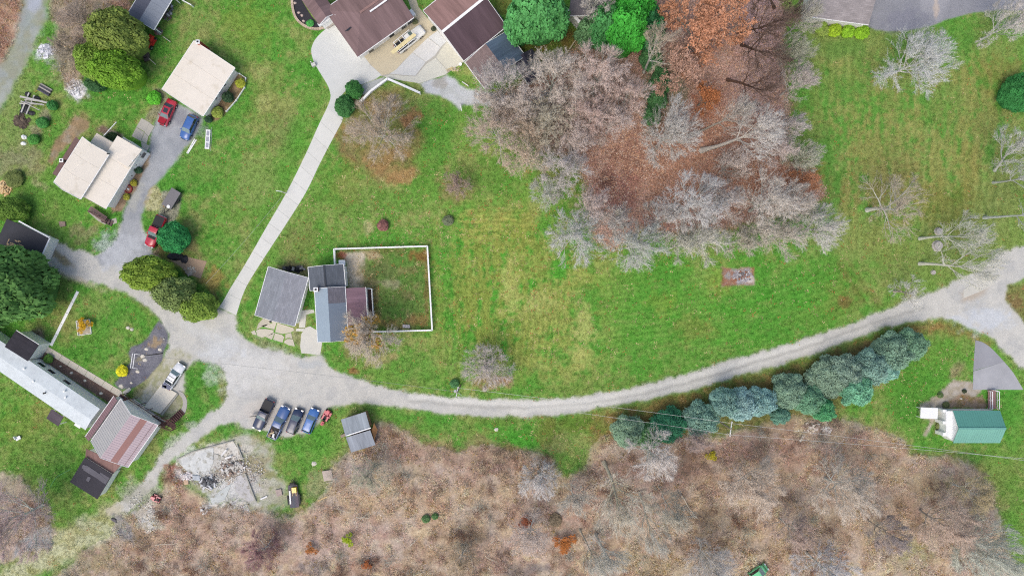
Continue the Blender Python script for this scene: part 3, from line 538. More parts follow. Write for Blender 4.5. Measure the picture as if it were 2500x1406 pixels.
def gen_tree(seed, trunk=0.22, limbs=15, spread=(6, 76), n2=6, n3=6, n4=7, n5=6, thick=1.0, up=0.10, leaves=0, leader=True, twr=1.0, H=14.0, R=6.2, fill=(.55, .95), bias=.75, low=.18):
    """a bare tree whose limbs fork outwards to fill a rounded crown: (limb mesh, twig mesh, leaf mesh or None, crown radius, height)"""
    rng = np.random.RandomState(seed); T = MB(); r0 = 0.020*H*thick; cz = H*(low+1)/2; S = np.array([R, R, H*(1-low)/2]); org = np.array([0, 0, H*trunk*.55])
    lob = rng.rand(6)*6.28
    def reach(q, d):
        az = math.atan2(q[1]+d[1], q[0]+d[0]); sc = 1+.09*math.sin(2*az+lob[0])+.07*math.sin(3*az+lob[1])+.06*math.sin(5*az+lob[2])
        o = (q-np.array([0, 0, cz]))/(S*sc); v = d/(S*sc); A = v@v; B = 2*o@v; C = o@o-1; D = B*B-4*A*C
        return max(0.0, (-B+math.sqrt(D))/(2*A)) if D > 0 else 0.0
    def limb(p, d, L, r, nseg, wob, upb, r_end=0.35):
        pts = [np.array(p)]; ds = [d]
        for i in range(nseg):
            d = unit(d+rng.randn(3)*wob+np.array([0, 0, upb])); pts.append(pts[-1]+d*L/nseg); ds.append(d)
        return pts, ds, [r*(1-(1-r_end)*i/nseg) for i in range(nseg+1)]
    def at(pts, ds, rs, t):
        k = t*(len(pts)-1); i = min(int(k), len(pts)-2); f = k-i
        return pts[i]*(1-f)+pts[i+1]*f, ds[i+1], rs[i]*(1-f)+rs[i+1]*f
    top = H*(0.80 if leader else trunk)
    tp, td, tr = limb((0, 0, 0), np.array([0, 0, 1.0]), top, r0, 7, 0.05, 0.1, 0.22 if leader else 0.75)
    T.tube(tp, [tr[0]*1.35]+tr[1:], 7, cap=False)
    P4, D4, L4, R4 = [], [], [], []; P5, D5, L5, R5 = [], [], [], []; tips = []; az = rng.rand()*6.28
    def outd(q, d, k):
        return unit(d*(1-k)+unit(q-org)*k)
    for i in range(limbs):
        az += 2.39996+rng.randn()*0.22; fr = (i+.5)/limbs
        t = (trunk+(.78-trunk)*fr*.8)/.80 if leader else 1.0; p, d0, r = at(tp, td, tr, min(t, 1))
        a = math.radians(spread[1]+(spread[0]-spread[1])*fr**.8+rng.randn()*5)
        d = unit(np.array([math.cos(az)*math.sin(a), math.sin(az)*math.sin(a), math.cos(a)])); L = reach(p, d)*rng.uniform(.78, .95)
        lp, ld, lr = limb(p, d, L, max(.075, min(r*0.6, r0*0.45)), 6, 0.09, up*.3, 0.15); T.tube(lp, lr, 5, cap=False)
        for j in range(n2):
            t = 0.22+0.78*(j+rng.rand()*0.7)/n2; q, dd, rr = at(lp, ld, lr, min(t, 1.0))
            d2 = outd(q, side_dir(dd, rng, math.radians(rng.uniform(34, 62))), .25); d2 = unit(d2+np.array([0, 0, up])); L2 = min(reach(q, d2)*rng.uniform(*fill), R*.62)
            if L2 < .25: continue
            bp, bd, br = limb(q, d2, L2, max(.036, rr*0.6), 4, 0.12, up*.3, 0.22); T.tube(bp, br, 4, cap=False)
            for k in range(n3):
                t3 = 0.15+0.85*(k+rng.rand()*0.7)/n3; q3, d3, r3 = at(bp, bd, br, min(t3, 1.0))
                d3 = outd(q3, side_dir(d3, rng, math.radians(rng.uniform(26, 56))), .35); L3 = min(reach(q3, d3)*rng.uniform(.6, 1.05), R*.34)
                if L3 < .15: L3 = .25
                P4.append(q3); D4.append(d3); L4.append(L3); R4.append(max(min(r3*0.6, .035), 0.026*twr))
                for m in range(n4):
                    t4 = 0.12+0.88*(m+rng.rand()*0.7)/n4; q4 = q3+d3*L3*t4
                    d4 = outd(q4, side_dir(d3, rng, math.radians(rng.uniform(18, 50))), .35); l4 = rng.uniform(.5, 1.0)*R*.13
                    P5.append(q4); D5.append(d4); L5.append(l4); R5.append(0.0145*twr); tips.append(q4+d4*l4)
                    for z in range(n5):
                        t5 = rng.uniform(.1, .95); d5 = unit(side_dir(d4, rng, math.radians(rng.uniform(15, 45))))
                        P5.append(q4+d4*l4*t5); D5.append(d5); L5.append(l4*rng.uniform(.45, .9)); R5.append(0.0110*twr)
    tm = T.mesh('limbs', M_bark, True)
    V1, F1 = cones(P4, D4, L4, R4); V2, F2 = cones(P5, D5, L5, R5)
    V = np.concatenate([V1, V2]); F = np.concatenate([F1, F2+len(V1)])
    cm = tri_mesh('twigs', V, F, M_twig); lm = None
    if leaves:
        tips = np.array(tips); idx = rng.randint(0, len(tips), leaves); c = tips[idx]+rng.randn(leaves, 3)*0.18
        lm = leaf_cards(c, 0.17, rng, up=0.6)
    return tm, cm, lm, float(R*0.97), float(H*1.0)
def leaf_cards(c, s, rng, nrm=None, up=0.5, jit=0.8, asp=0.62):
    """diamond leaves folded along the midrib: 2 triangles each"""
    n = len(c); N = rng.randn(n, 3)*jit
    N = N+(nrm if nrm is not None else np.array([0, 0, up*2])); N /= np.linalg.norm(N, axis=1, keepdims=True)
    A = np.cross(N, rng.randn(n, 3)); A /= np.linalg.norm(A, axis=1, keepdims=True); B = np.cross(N, A)
    sz = (s*rng.uniform(.6, 1.3, n))[:, None]
    V = np.stack([c-A*sz, c+B*sz*asp-N*sz*.25, c+A*sz, c-B*sz*asp-N*sz*.25], 1).reshape(-1, 3); b = np.arange(n)[:, None]*4
    F = np.concatenate([np.concatenate([b, b+1, b+2], 1)[:, None], np.concatenate([b, b+2, b+3], 1)[:, None]], 1).reshape(-1, 3)
    return tri_mesh('leaves', V, F, M_leaf)

BARE = {
    'full':   [gen_tree(q) for q in (11, 12, 13)],
    'round':  [gen_tree(q, spread=(4, 84), low=.08, trunk=.14, H=11) for q in (21, 22)],
    'vase':   [gen_tree(q, trunk=.10, limbs=17, spread=(3, 66), up=.14, leader=False, low=.1, H=11) for q in (31, 32)],
    'open':   [gen_tree(q, limbs=9, n2=6, n3=6, n4=5, n5=4, thick=1.3, spread=(10, 72), twr=1.15, trunk=.3, low=.22) for q in (41, 42)],
    'tall':   [gen_tree(q, limbs=11, n2=6, n3=6, n4=5, n5=4, thick=1.3, spread=(6, 60), twr=1.1, trunk=.46, low=.42, R=4.6) for q in (51, 52)],
    'leafy':  [gen_tree(61, limbs=12, n2=6, n3=5, n4=4, n5=3, leaves=11000)],
}
def place_bare(style, cx, cy, rpx, h, label, tw=(186, 178, 168), bk=(150, 150, 138), group=None, leaf=None, seed=None, rot=None, name='bare_tree', cat='tree', zc=0.58, base=None):
    tw = tuple(.7*q+.3*(sum(tw)/3-2) for q in tw) if leaf is None else tw
    vs = BARE[style]; k = (seed if seed is not None else int(cx*7+cy)) % len(vs); tm, cm, lm, rad, hh = vs[k]
    zz = h*zc; kk = (CAM_H-zz)/F_PX; r = rpx*kk
    x, y = W(base[0], base[1], 0) if base else W(cx, cy, zz)
    root = empty(name, (x, y, 0), rot if rot is not None else (cx*0.37+cy*0.11) % 6.28, label, cat, group)
    sc = (r/rad, r/rad, h/hh)
    if base:       # a leaning tree: shear is not used, the whole tree tips over a little
        tx, ty = W(cx, cy, zz); dx, dy = tx-x, ty-y; lean = math.atan2(math.hypot(dx, dy), zz)*0.9
        az = math.atan2(dy, dx); root.rotation_mode = 'XYZ'; root.rotation_euler = (0, lean, az)
    link_mesh('trunk', tm, root, scale=sc, color=rgba(bk)); link_mesh('twigs', cm, root, scale=sc, color=rgba(tw, 1.42 if sum(tw) < 570 else 1.2))['kind'] = 'stuff'
    if lm is not None and leaf is not None: link_mesh('leaves', lm, root, scale=sc, color=rgba(leaf))['kind'] = 'stuff'
    return root

def gen_foliage(seed, lumps=46, n=5200, leaf=0.085, lump=0.30, flat=1.0, shape='round', asp=.62, out=1.05, rough=1.0, upn=.9):
    """leafy evergreen crown of unit radius and unit height: clumps of small leaves over a lumpy core"""
    rng = np.random.RandomState(seed); C = []
    for i in range(lumps):
        t = (i+.5)/lumps; z = 1-1.25*t; rr = math.sqrt(max(0, 1-z*z)) if z > -1 else 0; a = i*2.39996
        q = 1-lump*0.85; m = rng.uniform(1-.14*rough, 1+.06*rough)
        if shape == 'cone': rr = max(0.0, (1-max(z, -.2))*0.78)
        C.append([math.cos(a)*rr*q*m, math.sin(a)*rr*q*m, (z if shape != 'cone' else z)*q*m])
    C = np.array(C); R = lump*rng.uniform(.75, 1.2, lumps)
    pick = rng.randint(0, lumps, n*3); D = rng.randn(n*3, 3); D /= np.linalg.norm(D, axis=1, keepdims=True)
    P = C[pick]+D*R[pick][:, None]*rng.uniform(.84, out, (n*3, 1))
    ok = np.ones(len(P), bool)
    for c, r in zip(C, R): ok &= np.linalg.norm(P-c, axis=1) > r*0.82
    ok &= (np.linalg.norm(P, axis=1) > 0.55) & (P[:, 2] > -.75); P = P[ok][:n]; D = D[ok][:n]
    P = P.copy(); P[:, 2] = (P[:, 2]+0.8)/1.8
    lm = leaf_cards(P, leaf, rng, nrm=D*1.3+np.array([0, 0, upn]), jit=0.45, asp=asp)
    core = MB()
    for c, r in zip(C, R): core.dome((c[0], c[1], (c[2]+.8)/1.8-r*.3), r*.80, r*.80, r*.72, 7, 3)
    core.dome((0, 0, 0.0), .74, .74, .80, 12, 4)
    cm = core.mesh('inner_foliage', M_leaf, True); return lm, cm
FOL = {'dense': [gen_foliage(71, 60, 9500, .048, .24, out=1.16, rough=1.4), gen_foliage(72, 70, 9500, .048, .22, out=1.16, rough=1.4)], 'shrub': [gen_foliage(73, 26, 1500, .10, .34), gen_foliage(74, 22, 1300, .11, .36)],
       'loose': [gen_foliage(75, 44, 8000, .068, .27, out=1.35, rough=2.0), gen_foliage(76, 52, 8000, .064, .25, out=1.35, rough=2.0)], 'spruce': [gen_foliage(77, 90, 9000, .06, .2, shape='cone')]}
PINE = [gen_foliage(q, 46, 9500, .075, .22, asp=.30, out=1.6, rough=2.8, upn=1.6) for q in (81, 82, 83)]
M_trunk_mesh = {}
def trunk_mesh(r, h):
    T = MB(); T.tube([(0, 0, 0), (0, 0, h*.5), (0, 0, h)], [r, r*.75, r*.3], 7); return T.mesh('trunk', M_bark, True)
TR1 = trunk_mesh(.06, 1.0)
def place_fol(kind, cx, cy, rpx, h, color, label, name='evergreen_tree', cat='tree', group=None, ry=None, rot=0.0, zc=0.45, second=None):
    vs = FOL[kind]; lm, cm = vs[int(cx+cy) % len(vs)]; zz = h*zc; k = (CAM_H-zz)/F_PX; x, y = W(cx, cy, zz); r = rpx*k; r2 = (ry or rpx)*k
    root = empty(name, (x, y, 0), rot, label, cat, group); sc = (r, r2, h); color = tuple(.84*q+.16*w for q, w in zip(color, (116, 116, 84)))
    link_mesh('trunk', TR1, root, scale=(r, r, h*.7), color=rgba((110, 92, 76)))
    link_mesh('foliage', lm, root, scale=sc, color=rgba(color, 1.7))['kind'] = 'stuff'
    link_mesh('inner_foliage', cm, root, scale=sc, color=rgba(color, 1.4))
    return root
def place_pine(cx, cy, rpx, h, color, label, group=None, i=0, name='pine_tree'):
    zz = h*.5; k = (CAM_H-zz)/F_PX; x, y = W(cx, cy, zz); r = rpx*k; nm, bm = PINE[i % 3]
    root = empty(name, (x, y, 0), (cx*.13) % 6.28, label, 'tree', group)
    link_mesh('trunk', TR1, root, scale=(r*.6, r*.6, h*.95), color=rgba((120, 104, 92)))
    link_mesh('inner_needles', bm, root, scale=(r, r, h), color=rgba(tuple(.8*q+.2*w for q, w in zip(color, (160, 158, 124))), 1.7))
    link_mesh('needles', nm, root, scale=(r, r, h), color=rgba(color, 1.7))['kind'] = 'stuff'
    return root

GW, TWP, TWG, TWT = 'bare trees at the edge of the woods', (196, 184, 174), (188, 192, 186), (190, 172, 150)
PKT = (190, 168, 158)
BT = [  # style, crown centre, radius, height, label, twig colour, group
 ('round', 925, 322, 92, 12, 'wide bare tree over rusty fallen leaves beside the concrete driveway', (184, 166, 142), None),
 ('full', 1225, 215, 76, 15, 'pale bare tree reaching over the dark shed roofs', (200, 190, 184), GW),
 ('round', 1218, 325, 78, 14, 'bare tree on the lawn edge below the gravel footpath', (192, 172, 152), GW),
 ('full', 1350, 195, 80, 16, 'bare tree beside the thin log border behind the dark sheds', (196, 184, 170), GW),
 ('full', 1460, 190, 82, 16, 'pinkish bare tree just below the dark green spruces', (200, 178, 166), GW),
 ('round', 1530, 245, 66, 14, 'pinkish bare tree against the dark green ivy strip', (198, 174, 162), GW),
 ('vase', 1335, 305, 76, 14, 'olive-twigged bare tree in the middle of the western wood', (186, 178, 154), GW),
 ('round', 1440, 290, 78, 14, 'bare tree with pink-brown fuzz above the dark leaf hollow', (196, 170, 158), GW),
 ('full', 1290, 385, 62, 12, 'bare tree with tan twigs spilling onto the lawn corner', (196, 176, 150), GW),
 ('round', 1375, 420, 76, 13, 'grey hazy bare tree between lawn and dark leaf hollow', (190, 182, 176), GW),
 ('round', 1405, 570, 78, 13, 'silvery bare tree at the wood corner nearest the mown lawn', (200, 202, 196), GW),
 ('full', 1445, 510, 56, 13, 'pinkish bare tree behind the silvery corner tree', (200, 182, 172), GW),
 ('round', 1552, 598, 80, 14, 'large silver-green bare tree bulging over the middle lawn', (198, 202, 192), GW),
 ('full', 1690, 500, 90, 17, 'big bare tree with white crossing limbs over red leaf litter', (202, 200, 196), GW),
 ('full', 1715, 590, 62, 13, 'bare tree hanging over the lawn left of the ash bed', (192, 190, 176), GW),
 ('full', 1875, 500, 86, 15, 'bare tree with a dense grey centre beside the orange leaf patch', (192, 184, 172), GW),
 ('round', 1800, 590, 52, 11, 'thin bare tree right above the rectangular ash bed', (184, 178, 158), GW),
 ('full', 1905, 580, 60, 12, 'bare tree right of the ash bed at the wood edge', (184, 176, 160), GW),
 ('vase', 1640, 318, 78, 15, 'pale round bare tree between the ivy strip and a leaning trunk', (202, 198, 190), GW),
 ('full', 1945, 205, 50, 12, 'grey bare tree on the lawn edge below the yellow-green shrubs', (182, 172, 164), GW),
 ('round', 1925, 315, 44, 11, 'bluish bare tree between red woods floor and striped lawn', (186, 178, 174), GW),
 ('vase', 1962, 385, 44, 9, 'small greenish bare tree just above the orange leaf patch', (182, 184, 164), GW),
 ('full', 1955, 50, 44, 13, 'bare tree beside the corner of the grey shingled house', (176, 174, 158), GW),
 ('open', 1600, 130, 60, 17, 'bare tree with pale forked limbs beside the bright green spruce', (182, 164, 140), GW),
 ('full', 2225, 150, 92, 13, 'spreading silver bare tree alone on the striped lawn', (196, 200, 196), None),
 ('round', 2465, 60, 62, 12, 'bare tree at the curve of the purple-grey asphalt', (196, 190, 184), None),
 ('open', 2175, 500, 88, 13, 'see-through bare tree with thin limbs over browning grass', (172, 160, 138), None),
 ('full', 1995, 560, 66, 13, 'leaning grey bare tree at the last corner of the woods', (190, 188, 178), None),
 ('open', 2215, 712, 46, 7, 'small white-limbed bare tree touching the road edge', (206, 206, 196), None),
 ('vase', 1185, 895, 62, 7, 'fan-shaped bare tree beside the utility pole at the road', (188, 178, 168), None),
 ('round', 1118, 452, 38, 5, 'small round brownish bare bush-like tree alone on the lawn', (168, 144, 128), None),
 ('vase', 1318, 1170, 52, 8, 'silver fan-shaped bare tree at the lawn and scrub edge', (196, 192, 188), None),
 ('full', 1590, 1105, 70, 10, 'tangled bare tree just below the blue-green pines by the wire', (194, 186, 178), None),
 ('round', 1640, 1245, 52, 11, 'grey hazy bare tree beside the tall pale leaning trunk', (184, 178, 160), None),
 ('tall', 1470, 1350, 56, 13, 'leaning bare tree with a trailing trunk near the orange bush', (184, 180, 166), None),
 ('round', 1835, 1180, 82, 9, 'faint olive bare tree in the scrub below the second pole', (176, 160, 142), None),
 ('round', 2060, 1195, 84, 10, 'broad grey-olive bare tree in the scrub below the rubble pile', (176, 164, 148), None),
 ('vase', 1735, 1385, 66, 11, 'bare tree with white limbs beside the bright green vehicle', (192, 186, 178), None),
 ('full', 2015, 1390, 72, 11, 'cool grey bare tree between the green vehicle and dark thicket', (184, 182, 182), None),
 ('full', 2165, 1300, 50, 9, 'dark purple-grey bare tree thicket in the tan scrub', (146, 134, 130), None),
 ('round', 2300, 1275, 80, 9, 'pinkish bare tree in the scrub nearest the green house lawn', (172, 150, 132), None),
 ('vase', 2425, 1365, 84, 13, 'large silver-green bare tree at the scrub and lawn corner', (184, 188, 172), None),
 ('round', 35, 1265, 100, 10, 'wide pink-grey bare tree beside the grey wet hollow', (172, 150, 144), None),
 ('full', 200, 60, 66, 8, 'brown bare thicket tree between the olive conifers and gravel track', (158, 140, 122), None),
 ('round', 165, 120, 40, 6, 'low brown bare bush tree beside the bluish ash heap', (156, 142, 122), None),
 ('full', 1452, 18, 46, 12, 'bare tree growing over the charcoal roof between the green spruces', (190, 182, 174), None),
 ('vase', 1500, 1270, 0, 0, None, None, None),
]
for s, cx, cy, r, h, lab, tw, g in BT:
    if r: place_bare(s, cx, cy, r, h+(2 if cy > 1080 else 0), lab, tuple(min(235, q*(1.12 if cy > 1080 else 1)) for q in (tw or TWP)), bk=(200, 200, 190) if h > 9 else (172, 162, 148), group=g)
for (bx, by, cx, cy, r, h, st, lab, tw) in [
 (1712, 368, 1835, 338, 80, 17, 'tall', 'tall tree whose thick pale trunk leans across the leaf litter', (208, 202, 192)),
 (1690, 330, 1775, 285, 50, 17, 'tall', 'tree with a dark grey trunk leaning above the orange leaf patch', (176, 168, 156)),
 (2428, 416, 2465, 372, 66, 15, 'open', 'white-trunked bare tree, uppermost of the row leaning off the right edge', (206, 206, 198)),
 (2424, 446, 2500, 442, 50, 15, 'open', 'white-trunked bare tree in the middle of the row leaning off the right edge', (204, 206, 200)),
 (2402, 532, 2500, 520, 46, 15, 'tall', 'bare tree with a bluish-white trunk lying level across tan grass', (204, 208, 204)),
 (2244, 583, 2345, 572, 62, 13, 'open', 'bare tree with pale trunk beside the two stumps on the lawn', (198, 200, 184)),
 (2244, 644, 2370, 640, 70, 14, 'open', 'bare tree whose long limbs reach over the concrete slab in the road', (206, 206, 190)),
 (1474, 1128, 1520, 1235, 86, 15, 'open', 'big pale leaning tree with a forked trunk in the lower scrub', (196, 188, 166)),
 (1560, 1200, 1600, 1310, 46, 13, 'open', 'thin white-limbed leaning tree with a fine spray of twigs in the scrub', (206, 202, 186)),
 (1415, 1290, 1450, 1352, 34, 11, 'tall', 'short leaning grey trunk with few twigs beside the rust-orange bush', (180, 176, 160)),
 (1890, 20, 1860, -30, 60, 15, 'open', 'dark-limbed bare tree at the top of the pinkish woods floor', (104, 84, 72)),
 (1880, 60, 1925, 40, 34, 12, 'open', 'dark crooked bare tree reaching towards the grey shingled house', (112, 94, 80)),
 (1800, 80, 1880, 60, 60, 16, 'open', 'thin dark bare tree over the pinkish leaf floor, uppermost of three', (112, 88, 76)),
 (1810, 110, 1870, 130, 70, 16, 'open', 'thin dark bare tree over the pinkish leaf floor, middle of three', (108, 86, 74)),
 (1775, 195, 1860, 215, 66, 14, 'open', 'thin dark bare tree over the pinkish leaf floor, lowest of three', (116, 92, 80))]:
    dk = tw[0] < 130
    place_bare(st, cx, cy, r, h, lab, tw, bk=tuple(max(60, c-(12 if dk else 10)) for c in tw), base=(bx, by), group=None)

GW2 = 'bare trees filling the woods'
for (st, cx, cy, r, h, lab, tw) in [
 ('full', 1270, 265, 60, 14, 'bare tree in the gap right of the gravel footpath end', (200, 186, 172)), ('full', 1400, 235, 62, 15, 'bare tree in the thick of the western wood, below the log border', (200, 184, 172)),
 ('round', 1495, 300, 56, 13, 'bare tree at the right rim of the western wood below the ivy strip', (200, 182, 172)), ('full', 1400, 345, 60, 13, 'bare tree just above the dark leaf hollow', (196, 178, 166)),
 ('round', 1200, 265, 54, 13, 'low bare tree where the gravel footpath meets the wood', (202, 190, 178)), ('round', 1285, 325, 54, 12, 'tan bare tree between lawn and western wood', (200, 180, 156)),
 ('full', 1330, 470, 46, 10, 'faint grey bare tree on the lawn side of the dark hollow', (182, 186, 172)), ('full', 1500, 545, 50, 12, 'bare tree between the two silvery trees on the wood edge', (198, 192, 184)),
 ('full', 1620, 540, 58, 13, 'bare tree with fine grey twigs in the middle of the wood edge', (198, 192, 184)), ('full', 1760, 500, 56, 14, 'bare tree above the ash bed among paler crowns', (200, 190, 182)),
 ('full', 1660, 600, 48, 11, 'low grey-green bare tree hanging over the middle lawn', (190, 190, 172)), ('full', 1850, 560, 52, 12, 'bare tree behind the one right of the ash bed', (190, 182, 166)),
 ('full', 1940, 500, 50, 12, 'bare tree beside the orange-leaved tree', (192, 184, 172)), ('vase', 1790, 400, 46, 13, 'bare tree below the thick leaning trunk', (200, 184, 172)),
 ('vase', 1940, 130, 44, 11, 'greenish bare tree between shrubs and pink leaf floor', (172, 176, 152)), ('full', 1890, 370, 46, 12, 'bare tree at the tip of the thick leaning trunk', (196, 180, 172)),
 ('full', 1300, 1300, 60, 8, 'grey bare brush tree left of the rust-orange bush', (184, 168, 156)), ('full', 1400, 1215, 50, 8, 'small grey bare tree between silver fan tree and leaning trunk', (178, 172, 158)),
 ('round', 1930, 1290, 60, 9, 'faint pink-grey bare tree in the middle of the tan scrub', (184, 160, 146)), ('round', 1125, 1370, 50, 7, 'low tan bare tree at the bottom of the scrub', (190, 166, 130)),
 ('full', 2370, 1200, 56, 9, 'olive-tan bare tree at the scrub rim below the cottage', (176, 160, 116)), ('round', 900, 1160, 50, 6, 'low grey-green bare bush tree below the small grey shed', (172, 170, 142)),
 ('round', 640, 1345, 54, 6, 'low maroon-tinted bare brush at the bottom left of centre', (156, 112, 112)), ('round', 1700, 1070, 44, 6, 'pinkish-grey bare bush below the second utility pole', (170, 150, 142))]:
    place_bare(st, cx, cy, r, h, lab, tw, bk=(196, 192, 182), group=GW2)
AUT = 'autumn trees still holding brown leaves'
place_bare('leafy', 1715, 75, 100, 15, 'large oak-like tree holding orange-brown leaves between spruces and woods', (170, 150, 130), leaf=(196, 142, 110), group=AUT, name='autumn_tree')
place_bare('leafy', 1655, 175, 60, 13, 'tree with faded pinkish leaves under pale forked limbs', (176, 158, 140), leaf=(190, 154, 134), group=AUT, name='autumn_tree')
place_bare('leafy', 1722, 240, 34, 8, 'small tree with vivid orange leaves above a leaning trunk', (160, 130, 100), leaf=(196, 130, 86), group=AUT, name='autumn_tree')
place_bare('leafy', 1960, 448, 34, 6, 'low orange-leaved tree by the striped lawn corner', (170, 140, 116), leaf=(192, 138, 104), group=AUT, name='autumn_tree')
place_bare('round', 905, 825, 76, 11, 'bare tree with golden inner leaves at the fenced yard corner', (196, 182, 162), leaf=None, name='autumn_tree')
_t = place_bare('leafy', 893, 812, 44, 9, 'golden-leaved young tree inside the bare tree by the yard fence', (184, 164, 130), leaf=(214, 172, 84), name='autumn_tree')

# evergreens
CON = 'big clipped-looking conifers by the metal roofs'
for cx, cy, rx, ry, h, c, lab in [
 (290, 88, 66, 58, 10, (104, 122, 52), 'tall olive-brown arborvitae touching the grey metal roof'),
 (243, 150, 50, 46, 8, (98, 130, 44), 'olive arborvitae on the thicket side of the dense clump'),
 (288, 172, 58, 44, 9, (94, 138, 34), 'bright olive arborvitae at the lawn side of the dense clump')]:
    place_fol('dense', cx, cy, rx, h, c, lab, name='arborvitae', group=CON, ry=ry)
place_fol('dense', 234, 206, 24, 3, (44, 84, 48), 'small dark green conifer under the olive arborvitae clump', name='conifer_shrub', cat='shrub', ry=18)
SG = 'conifers at the bend of the gravel road'
place_fol('dense', 366, 668, 64, 7, (104, 132, 40), 'largest yellow-green conifer at the bend of the gravel road', name='arborvitae', group=SG, ry=42)
place_fol('loose', 428, 715, 50, 6, (96, 116, 62), 'dull green conifer between two yellow-green ones at the road', name='arborvitae', group=SG, ry=40)
place_fol('loose', 488, 750, 40, 5, (104, 132, 46), 'smallest yellow-green conifer nearest the concrete driveway end', name='arborvitae', group=SG, ry=34)
place_fol('dense', 426, 580, 37, 5, (34, 120, 62), 'round bright green spruce beside the red pickup', name='spruce_tree')
place_fol('loose', 24, 698, 94, 12, (62, 104, 46), 'huge dark green leafy tree over the black garage roof', name='broadleaf_tree', ry=92)
place_fol('loose', 30, 512, 36, 4, (78, 112, 36), 'round olive shrub behind the black garage roof', name='shrub', cat='shrub', ry=28)
place_fol('dense', 2484, 228, 38, 5, (34, 104, 48), 'dark green round conifer on the lawn at the far right', name='conifer_tree', ry=44)
place_fol('dense', 865, 220, 22, 3.4, (44, 104, 46), 'dark green shrub on the concrete apron side', name='shrub', cat='shrub')
place_fol('dense', 842, 260, 24, 3.4, (46, 100, 50), 'dark green shrub where the concrete driveway narrows', name='shrub', cat='shrub', ry=26)
EV = 'bright evergreens above the western wood'
place_fol('loose', 1318, 40, 68, 12, (66, 136, 72), 'large blue-green spreading evergreen beside the slate-blue shed roof', group=EV, ry=62)
place_fol('loose', 1268, 58, 34, 9, (72, 146, 80), 'smaller light green evergreen leaning over the slate-blue shed roof', group=EV, ry=52)
place_fol('loose', 1545, 18, 46, 14, (48, 148, 48), 'vivid green evergreen at the top of the woods', group=EV, ry=40)
place_fol('loose', 1528, 78, 48, 14, (52, 152, 48), 'vivid yellow-green evergreen just above the pinkish bare trees', group=EV, ry=48)
place_fol('loose', 1478, 70, 42, 10, (56, 124, 66), 'dull blue-green evergreen beside the charcoal roof', group=EV, ry=48)
place_fol('loose', 1440, 82, 34, 7, (76, 116, 76), 'low greyish evergreen where the log border ends', group=EV)
place_fol('loose', 1585, 70, 34, 9, (40, 110, 66), 'dark evergreen between vivid spruce and orange oak', group=EV, ry=50)
IV = 'dark green ivy-covered shrubs in the strip through the woods'
for cx, cy, r, lab in [(1590, 140, 26, 'topmost ivy shrub in the green strip through the woods'), (1612, 200, 24, 'ivy shrub beside the fork of the pale limbed tree'),
                       (1606, 240, 22, 'ivy shrub halfway down the green strip'), (1592, 280, 20, 'lowest ivy shrub in the green strip through the woods')]:
    place_fol('loose', cx, cy, r, 3, (58, 106, 62), lab, name='ivy_shrub', cat='shrub', group=IV, ry=r*1.3)
PG = 'row of blue-green pines below the gravel road'
for i, (cx, cy, r, h, c, lab) in enumerate([
 (1535, 1052, 42, 7, (110, 136, 112), 'hazy grey-green pine, first of the row at its lawn end'), (1580, 1066, 34, 6, (92, 134, 84), 'small brighter green pine in front of the hazy first pine'),
 (1632, 1040, 40, 8, (52, 108, 78), 'dark teal pine crossed by the overhead wires'), (1708, 1022, 40, 7, (104, 136, 122), 'hazy pine between the teal pine and the second utility pole'),
 (1768, 980, 42, 8, (112, 144, 136), 'pale pine just above the second utility pole'), (1810, 988, 34, 7, (130, 160, 158), 'frosty light blue pine beside the second utility pole'),
 (1855, 980, 38, 8, (120, 154, 150), 'frosty blue-grey pine in the middle of the row'), (1905, 1015, 22, 5, (100, 140, 122), 'small pine at the scrub edge of the row'),
 (1930, 955, 44, 8, (106, 132, 112), 'grey-green pine nearest the dark verge'), (1975, 975, 44, 8, (96, 136, 108), 'grey-green pine above the rubble pile'),
 (2010, 1000, 30, 6, (82, 146, 100), 'bright green low pine touching the rubble pile'), (2020, 925, 46, 8, (108, 130, 110), 'dull pine behind the bright blue one'),
 (2062, 905, 44, 8, (112, 134, 120), 'dull pine at the widest part of the row'), (2085, 950, 40, 8, (104, 156, 126), 'mint-tinted pine on the lawn side'),
 (2128, 895, 42, 8, (112, 142, 130), 'pale pine near the upper end of the row'), (2158, 900, 38, 8, (126, 168, 154), 'brightest minty pine overhanging the lawn'),
 (2175, 860, 44, 8, (104, 132, 112), 'grey-green pine next to the last two'), (2225, 840, 42, 8, (102, 136, 110), 'last grey-green pine nearest the road fork')]):
    place_pine(cx, cy, r*RS.uniform(.76, 1.04), h*.72*RS.uniform(.8, 1.3), c, lab, PG, i)
